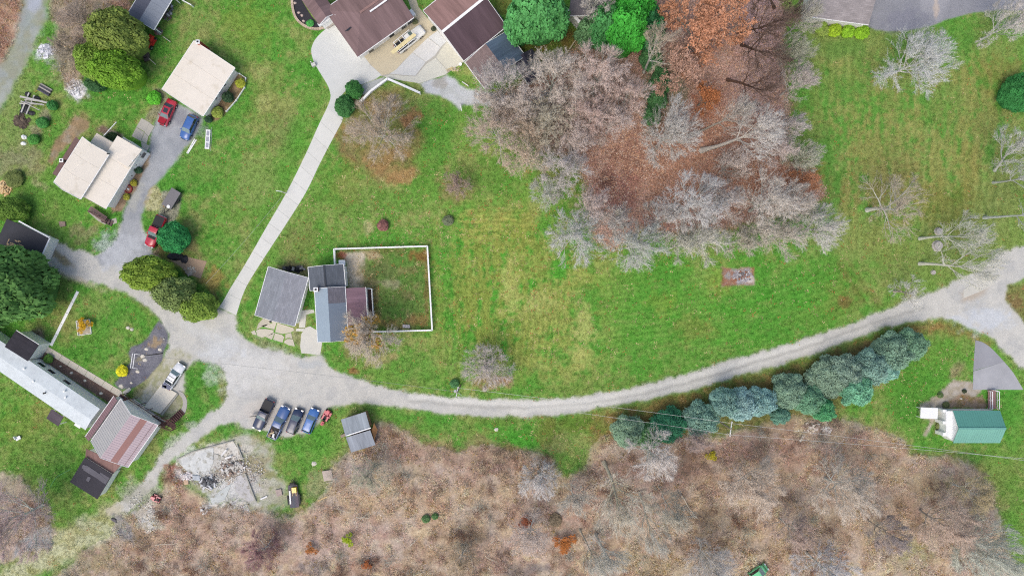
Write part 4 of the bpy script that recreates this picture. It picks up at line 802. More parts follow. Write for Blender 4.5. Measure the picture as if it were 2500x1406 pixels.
SH = [  # shrubs: x, y, r, h, colour, label
 (2004, 66, 15, 1.6, (112, 142, 50), 'first clipped shrub under the white eave, half hidden by twigs', 'clipped shrubs along the white wall'), (2010, 76, 13, 1.5, (116, 138, 60), 'second shrub by the grey shingled house, greyed by twigs', 'clipped shrubs along the white wall'),
 (2038, 74, 16, 1.8, (126, 160, 28), 'round yellow-green shrub, leftmost of three clear ones under the eave', 'clipped shrubs along the white wall'),
 (2070, 77, 16, 1.8, (112, 160, 30), 'round yellow-green shrub, middle of three under the eave', 'clipped shrubs along the white wall'),
 (2105, 79, 17, 1.8, (110, 158, 26), 'round yellow-green shrub beside the asphalt corner', 'clipped shrubs along the white wall'),
 (375, 240, 17, 1.6, (74, 160, 36), 'vivid lime shrub near the red sedan', None), (587, 203, 12, 1.2, (136, 144, 40), 'yellow-green shrub in the bed by the garage corner', None),
 (555, 238, 13, 2.0, (36, 62, 40), 'tall dark shrub against the white garage wall', None), (530, 275, 14, 1.3, (118, 136, 54), 'variegated yellow shrub at the end of the garage bed', None),
 (509, 291, 9, 1.2, (30, 58, 42), 'small dark shrub at the cream garage corner', None), (127, 258, 12, 1.5, (44, 110, 50), 'dark round shrub next to the grey lumber stack', 'three round shrubs in the left yard'),
 (103, 299, 14, 1.5, (50, 116, 50), 'round shrub in the middle of the three by the lumber', 'three round shrubs in the left yard'), (82, 340, 13, 1.3, (58, 124, 46), 'round shrub nearest the white sacks', 'three round shrubs in the left yard'),
 (273, 335, 13, 2.0, (38, 58, 34), 'very dark shrub behind the cream house', None), (337, 415, 9, 1.3, (34, 64, 44), 'dark little shrub by the cream house wall', None),
 (326, 447, 8, .8, (142, 136, 36), 'yellow shrub above the red flower ring', 'yellow shrubs by the red flower ring'), (308, 481, 8, .8, (138, 138, 44), 'yellow shrub below the red flower ring', 'yellow shrubs by the red flower ring'),
 (297, 906, 14, 1.2, (206, 200, 30), 'bright yellow round shrub on the black mulch', None), (117, 876, 11, 1.0, (76, 118, 44), 'small round green shrub by the black porch roof', None),
 (205, 794, 17, 1.2, (214, 172, 36), 'golden yellow shrub in the square white frame', None), (934, 551, 14, 1.4, (122, 78, 78), 'dark maroon shrub alone on the lawn', None),
 (1094, 538, 13, 1.0, (86, 96, 74), 'dark sparse shrub on the mown lawn', None), (1110, 936, 11, 1.0, (54, 104, 60), 'small green shrub just left of the utility pole', None),
 (850, 1317, 14, 1.0, (164, 186, 36), 'lime-yellow shrub deep in the pink scrub', None), (1737, 1113, 12, .9, (184, 174, 46), 'yellow shrub below the second utility pole', None),
 (1378, 1325, 24, 1.6, (186, 118, 62), 'rust-orange bush in the scrub', None), (1283, 1275, 16, 1.2, (170, 104, 76), 'small red-brown bush beside the rust-orange one', None),
 (760, 1340, 14, 1.1, (186, 124, 72), 'orange bush beside the dark puddle', None), (895, 1378, 11, 1.0, (190, 116, 68), 'small orange bush at the bottom of the scrub', None),
 (1040, 1266, 10, 1.0, (70, 104, 62), 'dark green bramble, first of a pair in the scrub', 'pair of green brambles'), (1062, 1260, 8, 1.0, (74, 112, 64), 'dark green bramble, the smaller of a pair', 'pair of green brambles'),
 (1512, 518, 9, .9, (170, 150, 62), 'little yellow bush on the red leaf litter', None), (1355, 1270, 16, 1.0, (110, 96, 80), 'dark grey brush clump near the silver fan tree', None),
 (34, 436, 22, 1.2, (78, 92, 44), 'low dark juniper beside the firewood heap', None), (800, 60, 0, 0, None, None, None), (757, 57, 9, .8, (52, 134, 60), 'green shrub in the dark curved flower bed', None),
 (1013, 53, 7, 1.0, (80, 86, 60), 'small dark shrub at the brown roof corner', None), (1058, 71, 6, .8, (48, 56, 44), 'tiny dark shrub by the garage corner of the wide brown roof', None),
 (2296, 965, 7, .7, (78, 100, 58), 'small planting beside the curved garden path', None), (2310, 988, 8, .6, (74, 84, 52), 'dark planting between the white canopy and green roof', None),
 (2293, 1040, 8, .6, (104, 112, 66), 'low planting below the white canopy', None), (2355, 955, 5, .6, (46, 56, 40), 'dark small plant near the deck path', None)]
for x, y, r, h, c, lab, g in SH:
    if r and (x, y) in ((1378, 1325), (760, 1340), (895, 1378), (205, 794), (1283, 1275), (850, 1317), (1737, 1113)): place_bare('leafy', x, y, r*1.1, h*1.3, lab, tw=c, leaf=c, name='bush', cat='bush')
    elif r: place_fol('shrub', x, y, r*1.06, h, c, lab, name='shrub', cat='shrub', group=g, zc=.5)
# ------------------------------------------------------------------ buildings
def rect(A, B, C, z):
    """roof rectangle from three eave corners seen in plan at height z: AB runs along the ridge, C lies on the far eave. -> centre, angle, L, W, flipped"""
    a = np.array(W(A[0], A[1], z)); b = np.array(W(B[0], B[1], z)); c = np.array(W(C[0], C[1], z))
    d = (b-a)/np.linalg.norm(b-a); nrm = np.array([-d[1], d[0]]); w = float((c-a) @ nrm)
    if w < 0: a, b = b, a; d = -d; nrm = -nrm; w = -w
    L = float(np.linalg.norm(b-a)); ctr = a+d*L/2+nrm*w/2
    return ctr, math.atan2(d[1], d[0]), L, w
def slab4(mb, P, t, mi=0):
    """sloping roof plate from four top corners, t thick downwards"""
    v = [tuple(p) for p in P]+[(p[0], p[1], p[2]-t) for p in P]
    return mb.add(v, [(0,1,2,3),(7,6,5,4),(0,4,5,1),(1,5,6,2),(2,6,7,3),(3,7,4,0)], mi)
def window(parent, side, pos, z, w, h, L, Wd, frame_m=None, pane_m=None, name='window'):
    """window set into a wall of a building L x Wd; its frame stands 3 cm proud, the pane sits inside it"""
    f = MB(); p = MB(); t = .07
    def put(mb, u0, u1, z0, z1, off, th):
        s = {'-y': (lambda u, o: (u, -Wd/2-o)), '+y': (lambda u, o: (u, Wd/2+o)), '-x': (lambda u, o: (-L/2-o, u)), '+x': (lambda u, o: (L/2+o, u))}[side]
        a = s(u0, off-th); b = s(u1, off-th); c = s(u1, off); d = s(u0, off)
        mb.prism([a, b, c, d], z0, z1)
    put(f, pos-w/2, pos-w/2+t, z, z+h, .05, .1); put(f, pos+w/2-t, pos+w/2, z, z+h, .05, .1)
    put(f, pos-w/2+t, pos+w/2-t, z, z+t, .047, .1); put(f, pos-w/2+t, pos+w/2-t, z+h-t, z+h, .047, .1)
    put(p, pos-w/2+t, pos+w/2-t, z+t, z+h-t, .02, .04)
    fo = f.build(name, frame_m or M_white, parent); p.build('pane', pane_m or M_darkglass, fo); return fo
def building(name, label, cat, A, B, C, ze, rise, style='gable', roof=(M_shingle, (120, 110, 105)), roof2=None, wall=(M_siding, (220, 220, 216)), ov=.35,
             ridge=None, trim=True, gutter=True, seams=0, wins=(), wallz=None, hipx=(0, 0), hi='+y', root=None, zb=0.0, open_walls=False, group=None, th=.14, gable_ov=.3):
    """returns (root, L, W). eaves at height ze; local x along the ridge; 'AB' edge at y = -W/2 (or +W/2 turned)"""
    ctr, ang, L, Wd = rect(A, B, C, ze)
    if root is None: root = empty(name, (ctr[0], ctr[1], 0), ang, label, cat, group); par = root; off = None
    else:
        par = root; off = True
    def put(mb, nm, m, color=None):
        o = mb.build(nm, m, par, color=color)
        if off:
            c, s = math.cos(-par.rotation_euler[2]), math.sin(-par.rotation_euler[2]); dx, dy = ctr[0]-par.location[0], ctr[1]-par.location[1]
            o.location = (dx*c-dy*s, dx*s+dy*c, 0); o.rotation_euler = (0, 0, ang-par.rotation_euler[2])
        return o
    hx, hy = L/2, Wd/2; r2 = roof2 or roof; zr = ze+rise
    def face(P, mm, nm='roof_slope'):
        mb = MB(); slab4(mb, P, th); o = put(mb, nm, mm[0], rgba(mm[1]))
        if seams:
            P = [np.array(p, float) for p in P]; k = max(2, int(np.linalg.norm(P[1]-P[0])/seams)); sm = MB()
            for i in range(k+1):
                t = i/k; e0 = P[0]*(1-t)+P[1]*t; e1 = P[3]*(1-t)+P[2]*t; up = np.array([0, 0, .02]); sm.beam(e0+up*.6, e1+up*.6, .035, .03)
            s = put(sm, 'standing_seams', mm[0], rgba(tuple(c*.97 for c in mm[1]))); s['kind'] = 'stuff'
    if style == 'gable':
        face([(-hx, -hy, ze), (hx, -hy, ze), (hx, 0, zr), (-hx, 0, zr)], roof); face([(hx, hy, ze), (-hx, hy, ze), (-hx, 0, zr), (hx, 0, zr)], r2)
    elif style == 'hip':
        a, b = hipx; R0 = (-hx+a, 0, zr); R1 = (hx-b, 0, zr)
        face([(-hx, -hy, ze), (hx, -hy, ze), R1, R0], roof); face([(hx, hy, ze), (-hx, hy, ze), R0, R1], r2)
        if a: mb = MB(); mb.add([(-hx, hy, ze), (-hx, -hy, ze), R0, (-hx, hy, ze-th), (-hx, -hy, ze-th), (R0[0], 0, zr-th)], [(0,1,2),(5,4,3),(0,3,4,1),(1,4,5,2),(2,5,3,0)]); put(mb, 'roof_slope', roof[0], rgba(roof[1]))
        if b: mb = MB(); mb.add([(hx, -hy, ze), (hx, hy, ze), R1, (hx, -hy, ze-th), (hx, hy, ze-th), (R1[0], 0, zr-th)], [(0,1,2),(5,4,3),(0,3,4,1),(1,4,5,2),(2,5,3,0)]); put(mb, 'roof_slope', roof[0], rgba(roof[1]))
    elif style in ('shed', 'flat'):
        za, zb_ = (ze, zr) if hi == '+y' else (zr, ze)
        face([(-hx, -hy, za), (hx, -hy, za), (hx, hy, zb_), (-hx, hy, zb_)], roof)
    # walls with gable tops
    ix, iy = hx-gable_ov, hy-ov; zc = lambda y: {'gable': ze+rise*(1-abs(y)/hy), 'hip': ze, 'shed': ze+rise*((y+hy)/Wd if hi == '+y' else (hy-y)/Wd), 'flat': ze}[style]-th-.02
    if not open_walls:
        w = MB(); e = zc(iy); e2 = zc(-iy); t = zc(0)
        if style == 'hip': e = e2 = t = ze-th-.02
        if style == 'shed': t = (e+e2)/2
        v = [(-ix, -iy, zb), (ix, -iy, zb), (ix, iy, zb), (-ix, iy, zb), (-ix, -iy, e2), (ix, -iy, e2), (ix, iy, e), (-ix, iy, e), (ix, 0, t), (-ix, 0, t)]
        w.add(v, [(0,1,5,4), (2,3,7,6), (1,2,6,8,5), (3,0,4,9,7), (3,2,1,0)]); put(w, 'wall', wall[0], rgba(wall[1]))
    else:
        for sx in (-1, 1):
            for sy in (-1, 1): p = MB(); p.box((sx*ix, sy*iy, zc(sy*iy)/2), (.14, .14, zc(sy*iy))); put(p, 'post', M_white)
    if trim:
        if style == 'gable':
            for sx in (-1, 1):
                f = MB()
                for sy in (-1, 1): f.beam((sx*(hx+.03), sy*(hy+.0), ze-.06), (sx*(hx+.03), 0, zr-.06), .06, .2)
                put(f, 'fascia', M_white)
    if gutter:
        for sy in ((-1, 1) if style != 'shed' else (-1,)):
            if style == 'shed' and hi != '+y': sy = 1
            g = MB(); g.box((0, sy*(hy+.05), ze-.08), (L, .11, .11)); put(g, 'gutter', M_white)
    if ridge and style in ('gable', 'hip'):
        rc = MB(); a, b = (hipx if style == 'hip' else (0, 0)); rc.beam((-hx+a, 0, zr+.03), (hx-b, 0, zr+.03), ridge[2] if len(ridge) > 2 else .3, .07); put(rc, 'ridge_cap', ridge[0], rgba(ridge[1]))
    for wd in wins:
        o = window(par, wd[0], wd[1], wd[2], wd[3], wd[4], ix*2, iy*2)
        if off:
            c, s = math.cos(-par.rotation_euler[2]), math.sin(-par.rotation_euler[2]); dx, dy = ctr[0]-par.location[0], ctr[1]-par.location[1]
            o.location = (dx*c-dy*s, dx*s+dy*c, 0); o.rotation_euler = (0, 0, ang-par.rotation_euler[2])
    return root, L, Wd, ctr, ang
def child_at(o, parent):
    """keeps a part's world place when it is hung under a rotated thing"""
    c, s = math.cos(-parent.rotation_euler[2]), math.sin(-parent.rotation_euler[2]); dx, dy = -parent.location[0], -parent.location[1]
    o.parent = parent; o.location = (dx*c-dy*s, dx*s+dy*c, -parent.location[2]); o.rotation_euler = (0, 0, -parent.rotation_euler[2]); return o
SLABS = []
def poly_slab(parent, name, pts, z0, z1, m, color, zpx=0.0, label=None):
    if z1 < .35: SLABS.append(pts)
    mb = MB(); mb.prism([W(x, y, zpx) for x, y in pts], z0, z1); o = mb.build(name, m, color=rgba(color)); 
    if parent: child_at(o, parent)
    if label: o['label'] = label
    return o
def chimney(parent, px, py, ztop, w=.6, color=(150, 90, 80), cap=True, name='chimney'):
    x, y = W(px, py, ztop); mb = MB(); mb.box((x, y, ztop/2), (w, w, ztop)); o = mb.build(name, mat('chimney_brick', source='OBJECT', brick=(.22, .075, .01), rough=.9), color=rgba(color)); child_at(o, parent)
    if cap:
        c = MB(); c.box((x, y, ztop+.05), (w+.14, w+.14, .1)); k = c.build('chimney_cap', M_white); k.parent = o
        f = MB(); f.box((x, y, ztop+.16), (w*.5, w*.5, .12)); k = f.build('flue', M_black); k.parent = o
    return o
def vent(parent, px, py, z, r=.12, h=.3, m=None, name='roof_vent'):
    x, y = W(px, py, z); mb = MB(); mb.disc((x, y, z-.25), r, h+.25, 8); mb.disc((x, y, z+h-.02), r*1.35, .06, 8); o = mb.build(name, m or M_white); child_at(o, parent); return o

CREAM = (M_membrane, (228, 220, 206)); CW = (M_siding, (226, 226, 222))
# cream garage
g, L, Wd, *_ = building('garage', 'cream metal-roofed garage above the red sedan and blue car', 'garage', (495, 284), (573, 166), (397, 216), 3.0, .75, 'gable', CREAM, wall=CW, ov=.4,
    wins=[('-y', 1.6, 1.5, .6, .7), ('-y', -1.2, 1.5, .6, .7), ('-y', .6, 1.7, .9, .35), ('-y', -.1, 1.7, .7, .35)], seams=3.2)
chimney(g, 483, 103, 3.9, .55, (160, 70, 62)); poly_slab(g, 'brick_panel', [(487, 108), (515, 128), (512, 132), (484, 112)], 0, 2.6, M_paint, (150, 72, 66), 2.6)
p = MB(); p.box((-1.8, Wd/2-.36, 1.15), (2.6, .08, 2.3)); p.box((1.8, Wd/2-.36, 1.15), (2.6, .08, 2.3)); p.build('garage_door', M_white, g)
# cream house
h, *_ = building('house', 'two-winged house with cream roofs beside the asphalt drive', 'house', (266, 376), (196, 486), (200, 337), 4.6, 1.2, 'gable', CREAM, wall=CW, ov=.3, seams=2.4)
building('', '', '', (345, 366), (257, 510), (206, 478), 3.0, .9, 'shed', CREAM, wall=CW, ov=.35, root=h, seams=3.0, hi='+y', gable_ov=.35)
building('', '', '', (301, 334), (347, 366), (318, 412), 3.02, .5, 'shed', CREAM, wall=CW, ov=.2, root=h, gutter=False, hi='+y', gable_ov=.05)
building('', '', '', (236, 325), (292, 358), (268, 400), 3.3, .35, 'shed', (M_membrane, (222, 210, 194)), wall=CW, ov=.1, root=h, gutter=False, hi='+y', gable_ov=.3)
building('', '', '', (128, 424), (184, 335), (198, 343), 2.9, .15, 'shed', (M_wood, (116, 92, 88)), wall=(M_wood, (120, 92, 80)), ov=.1, root=h, gutter=False)
chimney(h, 150, 392, 5.0, .5, (96, 72, 66), cap=True); vent(h, 216, 354, 5.0, .1, .3, M_black); vent(h, 265, 376, 5.3, .1, .3, M_black); vent(h, 325, 393, 3.6, .1, .2)
for k in range(5):
    x, y = W(300-k*10.5+44, 378+k*26, 2.9)
    mb = MB(); mb.box((x, y, 3.05), (.14, .22, .06), math.radians(-58)); child_at(mb.build('gutter_bracket', M_black), h)
w_ = MB(); x, y = W(347, 380, 1.8); w_.box((x+.35, y, 1.9), (.06, 1.0, .7), math.radians(-33)); child_at(w_.build('window', M_darkglass), h)
p0 = W(253, 332, 3.0); p1 = W(281, 297, 3.0); b = MB(); b.beam((p0[0], p0[1], 3.0), (p1[0], p1[1], 2.6), .1, .1); tag(b.build('pole', M_white), 'white pole sticking out from behind the cream house roof', 'pole')
def planks(parent, A, B, C, z, w=.14, gap=.012, color=(104, 78, 74), m=None, name='plank', across=False, vary=8, th=.04):
    """deck boards laid side by side over the rectangle A-B-C (plan corners at height z)"""
    a = np.array(W(*A, z)); b = np.array(W(*B, z)); c = np.array(W(*C, z))
    if across: a, b, c = b, a, b+(c-a) if False else c+(b-a)*0
    d = (b-a); L = np.linalg.norm(d); d = d/L; n = np.array([-d[1], d[0]]); wd = float((c-a) @ n); s = 1 if wd > 0 else -1; k = max(1, int(abs(wd)/(w+gap))); pw = abs(wd)/k
    me = MB().box((0, 0, 0), (L, pw-gap, th)).mesh(name, m or M_wood)
    for i in range(k):
        ctr = a+d*L/2+n*s*(i+.5)*pw; v = RS.uniform(-vary, vary)
        o = link_mesh(name, me, color=rgba(tuple(max(0, q+v) for q in color)))
        cs, sn = math.cos(-parent.rotation_euler[2]), math.sin(-parent.rotation_euler[2]); dx, dy = ctr[0]-parent.location[0], ctr[1]-parent.location[1]
        o.parent = parent; o.location = (dx*cs-dy*sn, dx*sn+dy*cs, z-th/2); o.rotation_euler = (0, 0, math.atan2(d[1], d[0])-parent.rotation_euler[2])
def rail_run(parent, pts, z0, h, color=(110, 80, 76), m=None, step=1.5, name='rail', pickets=True, w=.09):
    """posts, a top rail and pickets along points given in plan at height z0+h"""
    P = [np.array(W(x, y, z0+h)) for x, y in pts]; m = m or M_wood; posts = []
    for a, b in zip(P[:-1], P[1:]):
        L = np.linalg.norm(b-a); k = max(1, round(L/step)); r = MB(); r.beam((*a, z0+h), (*b, z0+h), w*1.3, .05); r.beam((*a, z0+.25), (*b, z0+.25), .05, .08); child_at(r.build(name, m, color=rgba(color)), parent)
        if pickets:
            q = MB(); n = int(L/.16)
            for i in range(1, n): p = a+(b-a)*i/n; q.box((p[0], p[1], z0+h/2+.1), (.035, .035, h-.25))
            child_at(q.build('pickets', m, color=rgba(color)), parent)['kind'] = 'stuff'
        for i in range(k+1):
            p = a+(b-a)*i/k
            if all(np.linalg.norm(p-q_) > .1 for q_ in posts): posts.append(p); pm = MB(); pm.box((p[0], p[1], (z0+h+.05)/2), (w, w, z0+h+.05)); child_at(pm.build('post', m, color=rgba(color)), parent)
dk = empty('porch_deck', (*W(250, 525), 0), 0, 'small brown deck with steps at the lower end of the cream house', 'deck')
planks(dk, (222, 503), (262, 530), (214, 516), .9, .15, .02, (122, 100, 98)); rail_run(dk, [(214, 516), (255, 537)], .9, .9, (112, 88, 86)); 
for k in range(4): poly_slab(dk, 'step', [(258+k*5.5, 530+k*3), (262+k*5.5, 532+k*3), (256+k*5.5, 544+k*3), (252+k*5.5, 541+k*3)], 0, .75-k*.18, M_wood, (100, 82, 80))
for pts in [[(216, 518), (224, 515), (261, 542), (258, 549), (240, 540)], [(262, 538), (284, 532), (286, 544), (276, 548)]]: poly_slab(None, 'stone_paving', pts, -.03, .05, M_conc, (176, 172, 160))['kind'] = 'structure'

# black-roofed garage at the left edge
g, L, Wd, *_ = building('garage', 'black tar-roofed garage with peeled tan patches at the left edge', 'garage', (122, 581), (88, 656), (20, 533), 3.0, .25, 'shed', (mat('tar_roof', source='OBJECT', rough=.6, grain=.12, scale=3, big=.16, bump=.2, stain=((176, 150, 112), 1.1, .70, .5)), (50, 51, 58)), wall=CW, ov=.3, gutter=False, hi='+y')
for a, b in [((122, 581), (88, 656)), ((46, 540), (122, 581))]:
    p, q = W(*a, 3.1), W(*b, 3.1); mb = MB(); mb.beam((*p, 3.08), (*q, 3.08), .22, .12); child_at(mb.build('fascia', M_white), g)
pt = MB()
for i in range(26):
    u, v = RS.randn()*12+27, RS.randn()*7+597; x, y = W(u, v, 3.2); pt.box((x, y, 3.175+RS.rand()*.012), (RS.uniform(.2, .9), RS.uniform(.08, .25), .03), math.radians(-25 if RS.rand() < .7 else 62))
child_at(pt.build('peeled_patches', M_paint, color=rgba((196, 166, 122))), g)

# long white house and its extensions
mh, L, Wd, *_ = building('house', 'long narrow white-roofed house with skylight windows facing the walk', 'house', (243, 997), (-60, 790), (205, 1047), 3.1, .35, 'gable', (M_whiteroof, (206, 214, 216)), wall=CW, ov=.12, gutter=False, trim=True, gable_ov=.1,
    wins=[])
ctr, ang, L, Wd = rect((243, 997), (-60, 790), (205, 1047), 3.1)
for (px, py) in [(100, 893), (124, 909), (162, 935), (205, 962)]:
    x, y = W(px, py, 1.7); c, s = math.cos(-ang), math.sin(-ang); lx = (x-ctr[0])*c-(y-ctr[1])*s; ly = (x-ctr[0])*s+(y-ctr[1])*c
    side = '+y' if ly > 0 else '-y'
    if px < 200: window(mh, side, lx, 1.15, 1.5, 1.1, L-.2, Wd-.24)
for x, y in [(83, 931), (161, 970), (158, 955), (60, 900)]: vent(mh, x, y, 3.4, .13, .25)
vent(mh, 110, 959, 3.4, .12, .35, M_black)
building('', '', '', (14, 846), (70, 881), (39, 807), 3.55, .25, 'shed', (M_shingle, (60, 58, 64)), wall=CW, ov=.15, root=mh, hi='-y', gutter=True)
building('', '', '', (113, 1021), (142, 1040), (129, 998), 2.5, .3, 'shed', (M_shingle, (92, 84, 90)), wall=CW, ov=.1, root=mh, gutter=False, open_walls=True, hi='+y')
b = MB(); x, y = W(192, 1036, .8); b.box((x, y, .45), (1.1, .8, .9), math.radians(-33)); b.box((x, y, .93), (1.16, .86, .06), math.radians(-33)); tag(b.build('heat_pump', M_white), 'white outdoor unit against the long white house wall', 'heat pump')
PKR = (M_metalroof, (192, 174, 177))
rb, L, Wd, ctr, ang = building('house', 'house with a pink and grey ribbed metal roof and red-brown strip', 'house', (312, 1140), (385, 1037), (211, 1092), 3.6, 2.5, 'gable', PKR, (M_metalroof, (186, 184, 182)), wall=(M_siding, (206, 196, 190)), ov=.4, seams=.42)
ctr, ang, L, Wd = rect((312, 1140), (385, 1037), (211, 1092), 3.6)
hx, hy = L/2, Wd/2; f = lambda t: 3.6+2.5*(1-t)
st = MB(); slab4(st, [(-hx, -hy*.60, f(.60)+.035), (hx, -hy*.60, f(.60)+.035), (hx, -hy*.36, f(.36)+.035), (-hx, -hy*.36, f(.36)+.035)], .03); st.build('replaced_roof_sheets', M_metalroof, rb, color=rgba((158, 116, 108)))
st = MB(); st.beam((-hx, -hy*.86, f(.86)+.03), (hx, -hy*.86, f(.86)+.03), .08, .05); st.build('snow_rail', M_metalroof, rb, color=rgba((120, 96, 98)))
building('', '', '', (208, 1066), (278, 967), (213, 1086), 3.3, .5, 'shed', (M_metalroof, (142, 112, 114)), wall=(M_siding, (170, 150, 146)), ov=.1, root=rb, seams=.42, hi='-y' if False else '+y', gutter=True)
building('', '', '', (206, 1118), (272, 1160), (176, 1172), 2.9, .15, 'shed', (mat('patched_roll_roofing', source='OBJECT', rough=.9, grain=.16, scale=6, big=.12, stain=((96, 94, 100), .45, .55, .8)), (58, 56, 62)), wall=(M_siding, (150, 150, 148)), ov=.12, root=rb, gutter=False, hi='+y') if False else None
dr, *_ = building('shed', 'dark flat-roofed shed with grey patches below the pink metal roof', 'shed', (208, 1116), (275, 1158), (172, 1177), 2.9, .12, 'shed', (mat('patched_roll_roofing', source='OBJECT', rough=.9, grain=.18, scale=6, big=.12), (60, 58, 64)), wall=(M_siding, (160, 158, 156)), ov=.1, gutter=False, hi='-y')
for pts in [[(212, 1135), (245, 1157), (258, 1168), (252, 1176), (225, 1160), (203, 1146)], [(203, 1133), (213, 1137), (208, 1145), (200, 1142)], [(215, 1162), (222, 1165), (217, 1176), (210, 1172)], [(245, 1152), (268, 1166), (258, 1182), (240, 1170)]]:
    poly_slab(dr, 'roofing_patch', pts, 2.97, 3.03+.012*(pts[0][0] % 5), mat('patched_roll_roofing'), (98, 96, 102), 3.0)
bl = empty('roof_terrace', (*W(250, 1125), 0), 0, 'worn pinkish-brown lean-to between pink metal roof and dark shed', 'lean-to')
poly_slab(bl, 'roof_sheet', [(210, 1095), (296, 1134), (275, 1157), (208, 1115)], 2.45, 2.55, M_streak, (136, 108, 102), 2.55); poly_slab(bl, 'wall', [(214, 1100), (290, 1136), (273, 1153), (212, 1112)], 0, 2.44, M_siding, (150, 130, 124), 2.4)
# brown walkway deck
wd = empty('walkway_deck', (*W(350, 1000), 0), 0, 'long dark brown raised walkway deck with stairs beside the pink-roofed house', 'deck')
planks(wd, (288, 970), (372, 1032), (302, 966), 1.5, .15, .02, (84, 58, 56)); planks(wd, (400, 1035), (424, 1048), (408, 1024), 1.5, .15, .02, (88, 62, 60)); planks(wd, (372, 1014), (408, 1032), (368, 1028), 1.5, .15, .02, (80, 56, 54))
rail_run(wd, [(297, 963), (376, 1015), (408, 1028), (414, 1022)], 1.5, 1.0, (96, 66, 62)); rail_run(wd, [(366, 1032), (400, 1046), (416, 1052), (428, 1042)], 1.5, 1.0, (92, 62, 58)); rail_run(wd, [(313, 992), (332, 1006)], 1.5, 1.0, (206, 204, 200), M_white, pickets=False)
for k in range(7):
    x0, y0 = 418+k*3.9, 1030-k*3.6
    poly_slab(wd, 'step', [(x0-5, y0-7), (x0-1.5, y0-10.5), (x0+10, y0+1.5), (x0+6.5, y0+5)], 1.28-k*.19, 1.33-k*.19, M_wood, (92, 64, 60), 1.3-k*.19)
poly_slab(wd, 'landing_wall', [(290, 984), (302, 976), (345, 1008), (338, 1018)], .2, 1.2, M_paint, (176, 140, 92), 1.2)
b = MB(); x, y = W(356, 1024, 1.6); b.dome((x, y, 1.5), .6, .4, .5, 8, 3); b.box((x, y, 1.52), (1.2, .7, .1), .5); tag(b.build('bag', M_white), 'white bundle on the brown walkway by the pink roof edge', 'bundle')

# wide brown-roofed house at the top
SH1 = (M_streak, (124, 104, 104)); SH2 = (M_streak, (134, 111, 108))
bh, L, Wd, *_ = building('house', 'wide brown hip-roofed house at the top beside the white pickup', 'house', (1010, 43), (873, 140), (795, 22), 3.3, 2.2, 'hip', SH1, SH2, wall=(M_siding, (222, 220, 212)), ov=.7, hipx=(4.6, 0.0) , ridge=(M_shingle, (146, 118, 112), .35), gutter=True)
building('', '', '', (779, 62), (736, 0), (822, 33), 3.28, .9, 'gable', SH1, SH1, wall=CW, ov=.4, root=bh, trim=True, gutter=False)
w_ = MB(); 
for a, b in [((777, 62), (822, 32))]:
    p, q = W(*a, 3.2), W(*b, 3.2); w_.beam((*p, 3.0), (*q, 3.0), .5, .5)
child_at(w_.build('gable_beam', M_white), bh); 
c_ = MB(); x, y = W(826, 36, 3.6); c_.box((x, y, 1.9), (.8, .9, 3.8), math.radians(-35)); child_at(c_.build('porch_pillar', M_white), bh)
poly_slab(bh, 'porch_steps', [(786, 66), (826, 40), (832, 50), (800, 70)], 0, .35, M_conc, (170, 164, 156), .35)
pp, qq = W(903, 29, 5.6), W(944, 0, 5.6); r_ = MB(); r_.beam((*pp, 5.56), (*qq, 5.56), .28, .07); child_at(r_.build('ridge_vent', M_white), bh)
sk = MB()
for k in (0, 1): x, y = W(850+k*5, 72-k*1, 4.2); sk.box((x, y, 4.25-k*.0), (1.3, .10, .12), math.radians(38))
child_at(sk.build('skylight', M_darkglass), bh)
for px, py in [(905, 122), (955, 84), (985, 64), (1000, 52)]:
    x, y = W(px, py, 2.9); s_ = MB(); s_.box((x, y, 2.2), (1.0, .1, .7), math.radians(35)); child_at(s_.build('window', M_darkglass), bh)
b = MB(); x, y = W(1005, 32, 1.0); b.box((x, y, .5), (.8, 1.2, 1.0), math.radians(38)); tag(b.build('cabinet', M_white), 'white cabinet at the corner of the wide brown roof', 'cabinet')
# shed cluster
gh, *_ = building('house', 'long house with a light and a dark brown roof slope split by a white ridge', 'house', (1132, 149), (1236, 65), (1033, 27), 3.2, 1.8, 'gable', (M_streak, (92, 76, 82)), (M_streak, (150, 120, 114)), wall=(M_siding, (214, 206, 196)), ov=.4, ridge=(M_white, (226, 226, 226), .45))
building('', '', '', (1236, 66), (1290, 22), (1140, -60), 3.2, 1.8, 'gable', (M_streak, (92, 76, 82)), (M_streak, (150, 120, 114)), wall=(M_siding, (214, 206, 196)), ov=.4, root=gh, gutter=False, trim=False) if False else None
vent(gh, 1174, 9, 4.2, .25, .5); building('', '', '', (1220, 79), (1240, 64), (1190, 37), 2.6, .25, 'shed', (M_streak, (84, 96, 116)), wall=(M_siding, (170, 170, 170)), ov=.15, root=gh, gutter=False, hi='+y')
sh, *_ = building('shed', 'shed with one brown and one slate-blue roof slope behind the concrete pad', 'shed', (1136, 153), (1182, 214), (1238, 78), 2.9, 1.5, 'gable', (M_shingle, (128, 112, 110)), (M_streak, (88, 104, 122)), wall=(M_siding, (200, 196, 190)), ov=.25, gutter=True)
building('shed', 'lower charcoal shed half hidden by bare branches', 'shed', (1253, 150), (1290, 205), (1298, 118), 2.5, .8, 'gable', (M_streak, (64, 62, 74)), (M_streak, (58, 58, 70)), wall=(M_siding, (120, 118, 118)), ov=.2, gutter=False, trim=False)
building('shed', 'charcoal shingled shed roof between two green spruces', 'shed', (1490, -8), (1482, 52), (1395, -14), 3.0, 1.2, 'gable', (M_shingle, (96, 92, 98)), (M_shingle, (104, 100, 104)), wall=(M_siding, (200, 198, 190)), ov=.25, gutter=False)
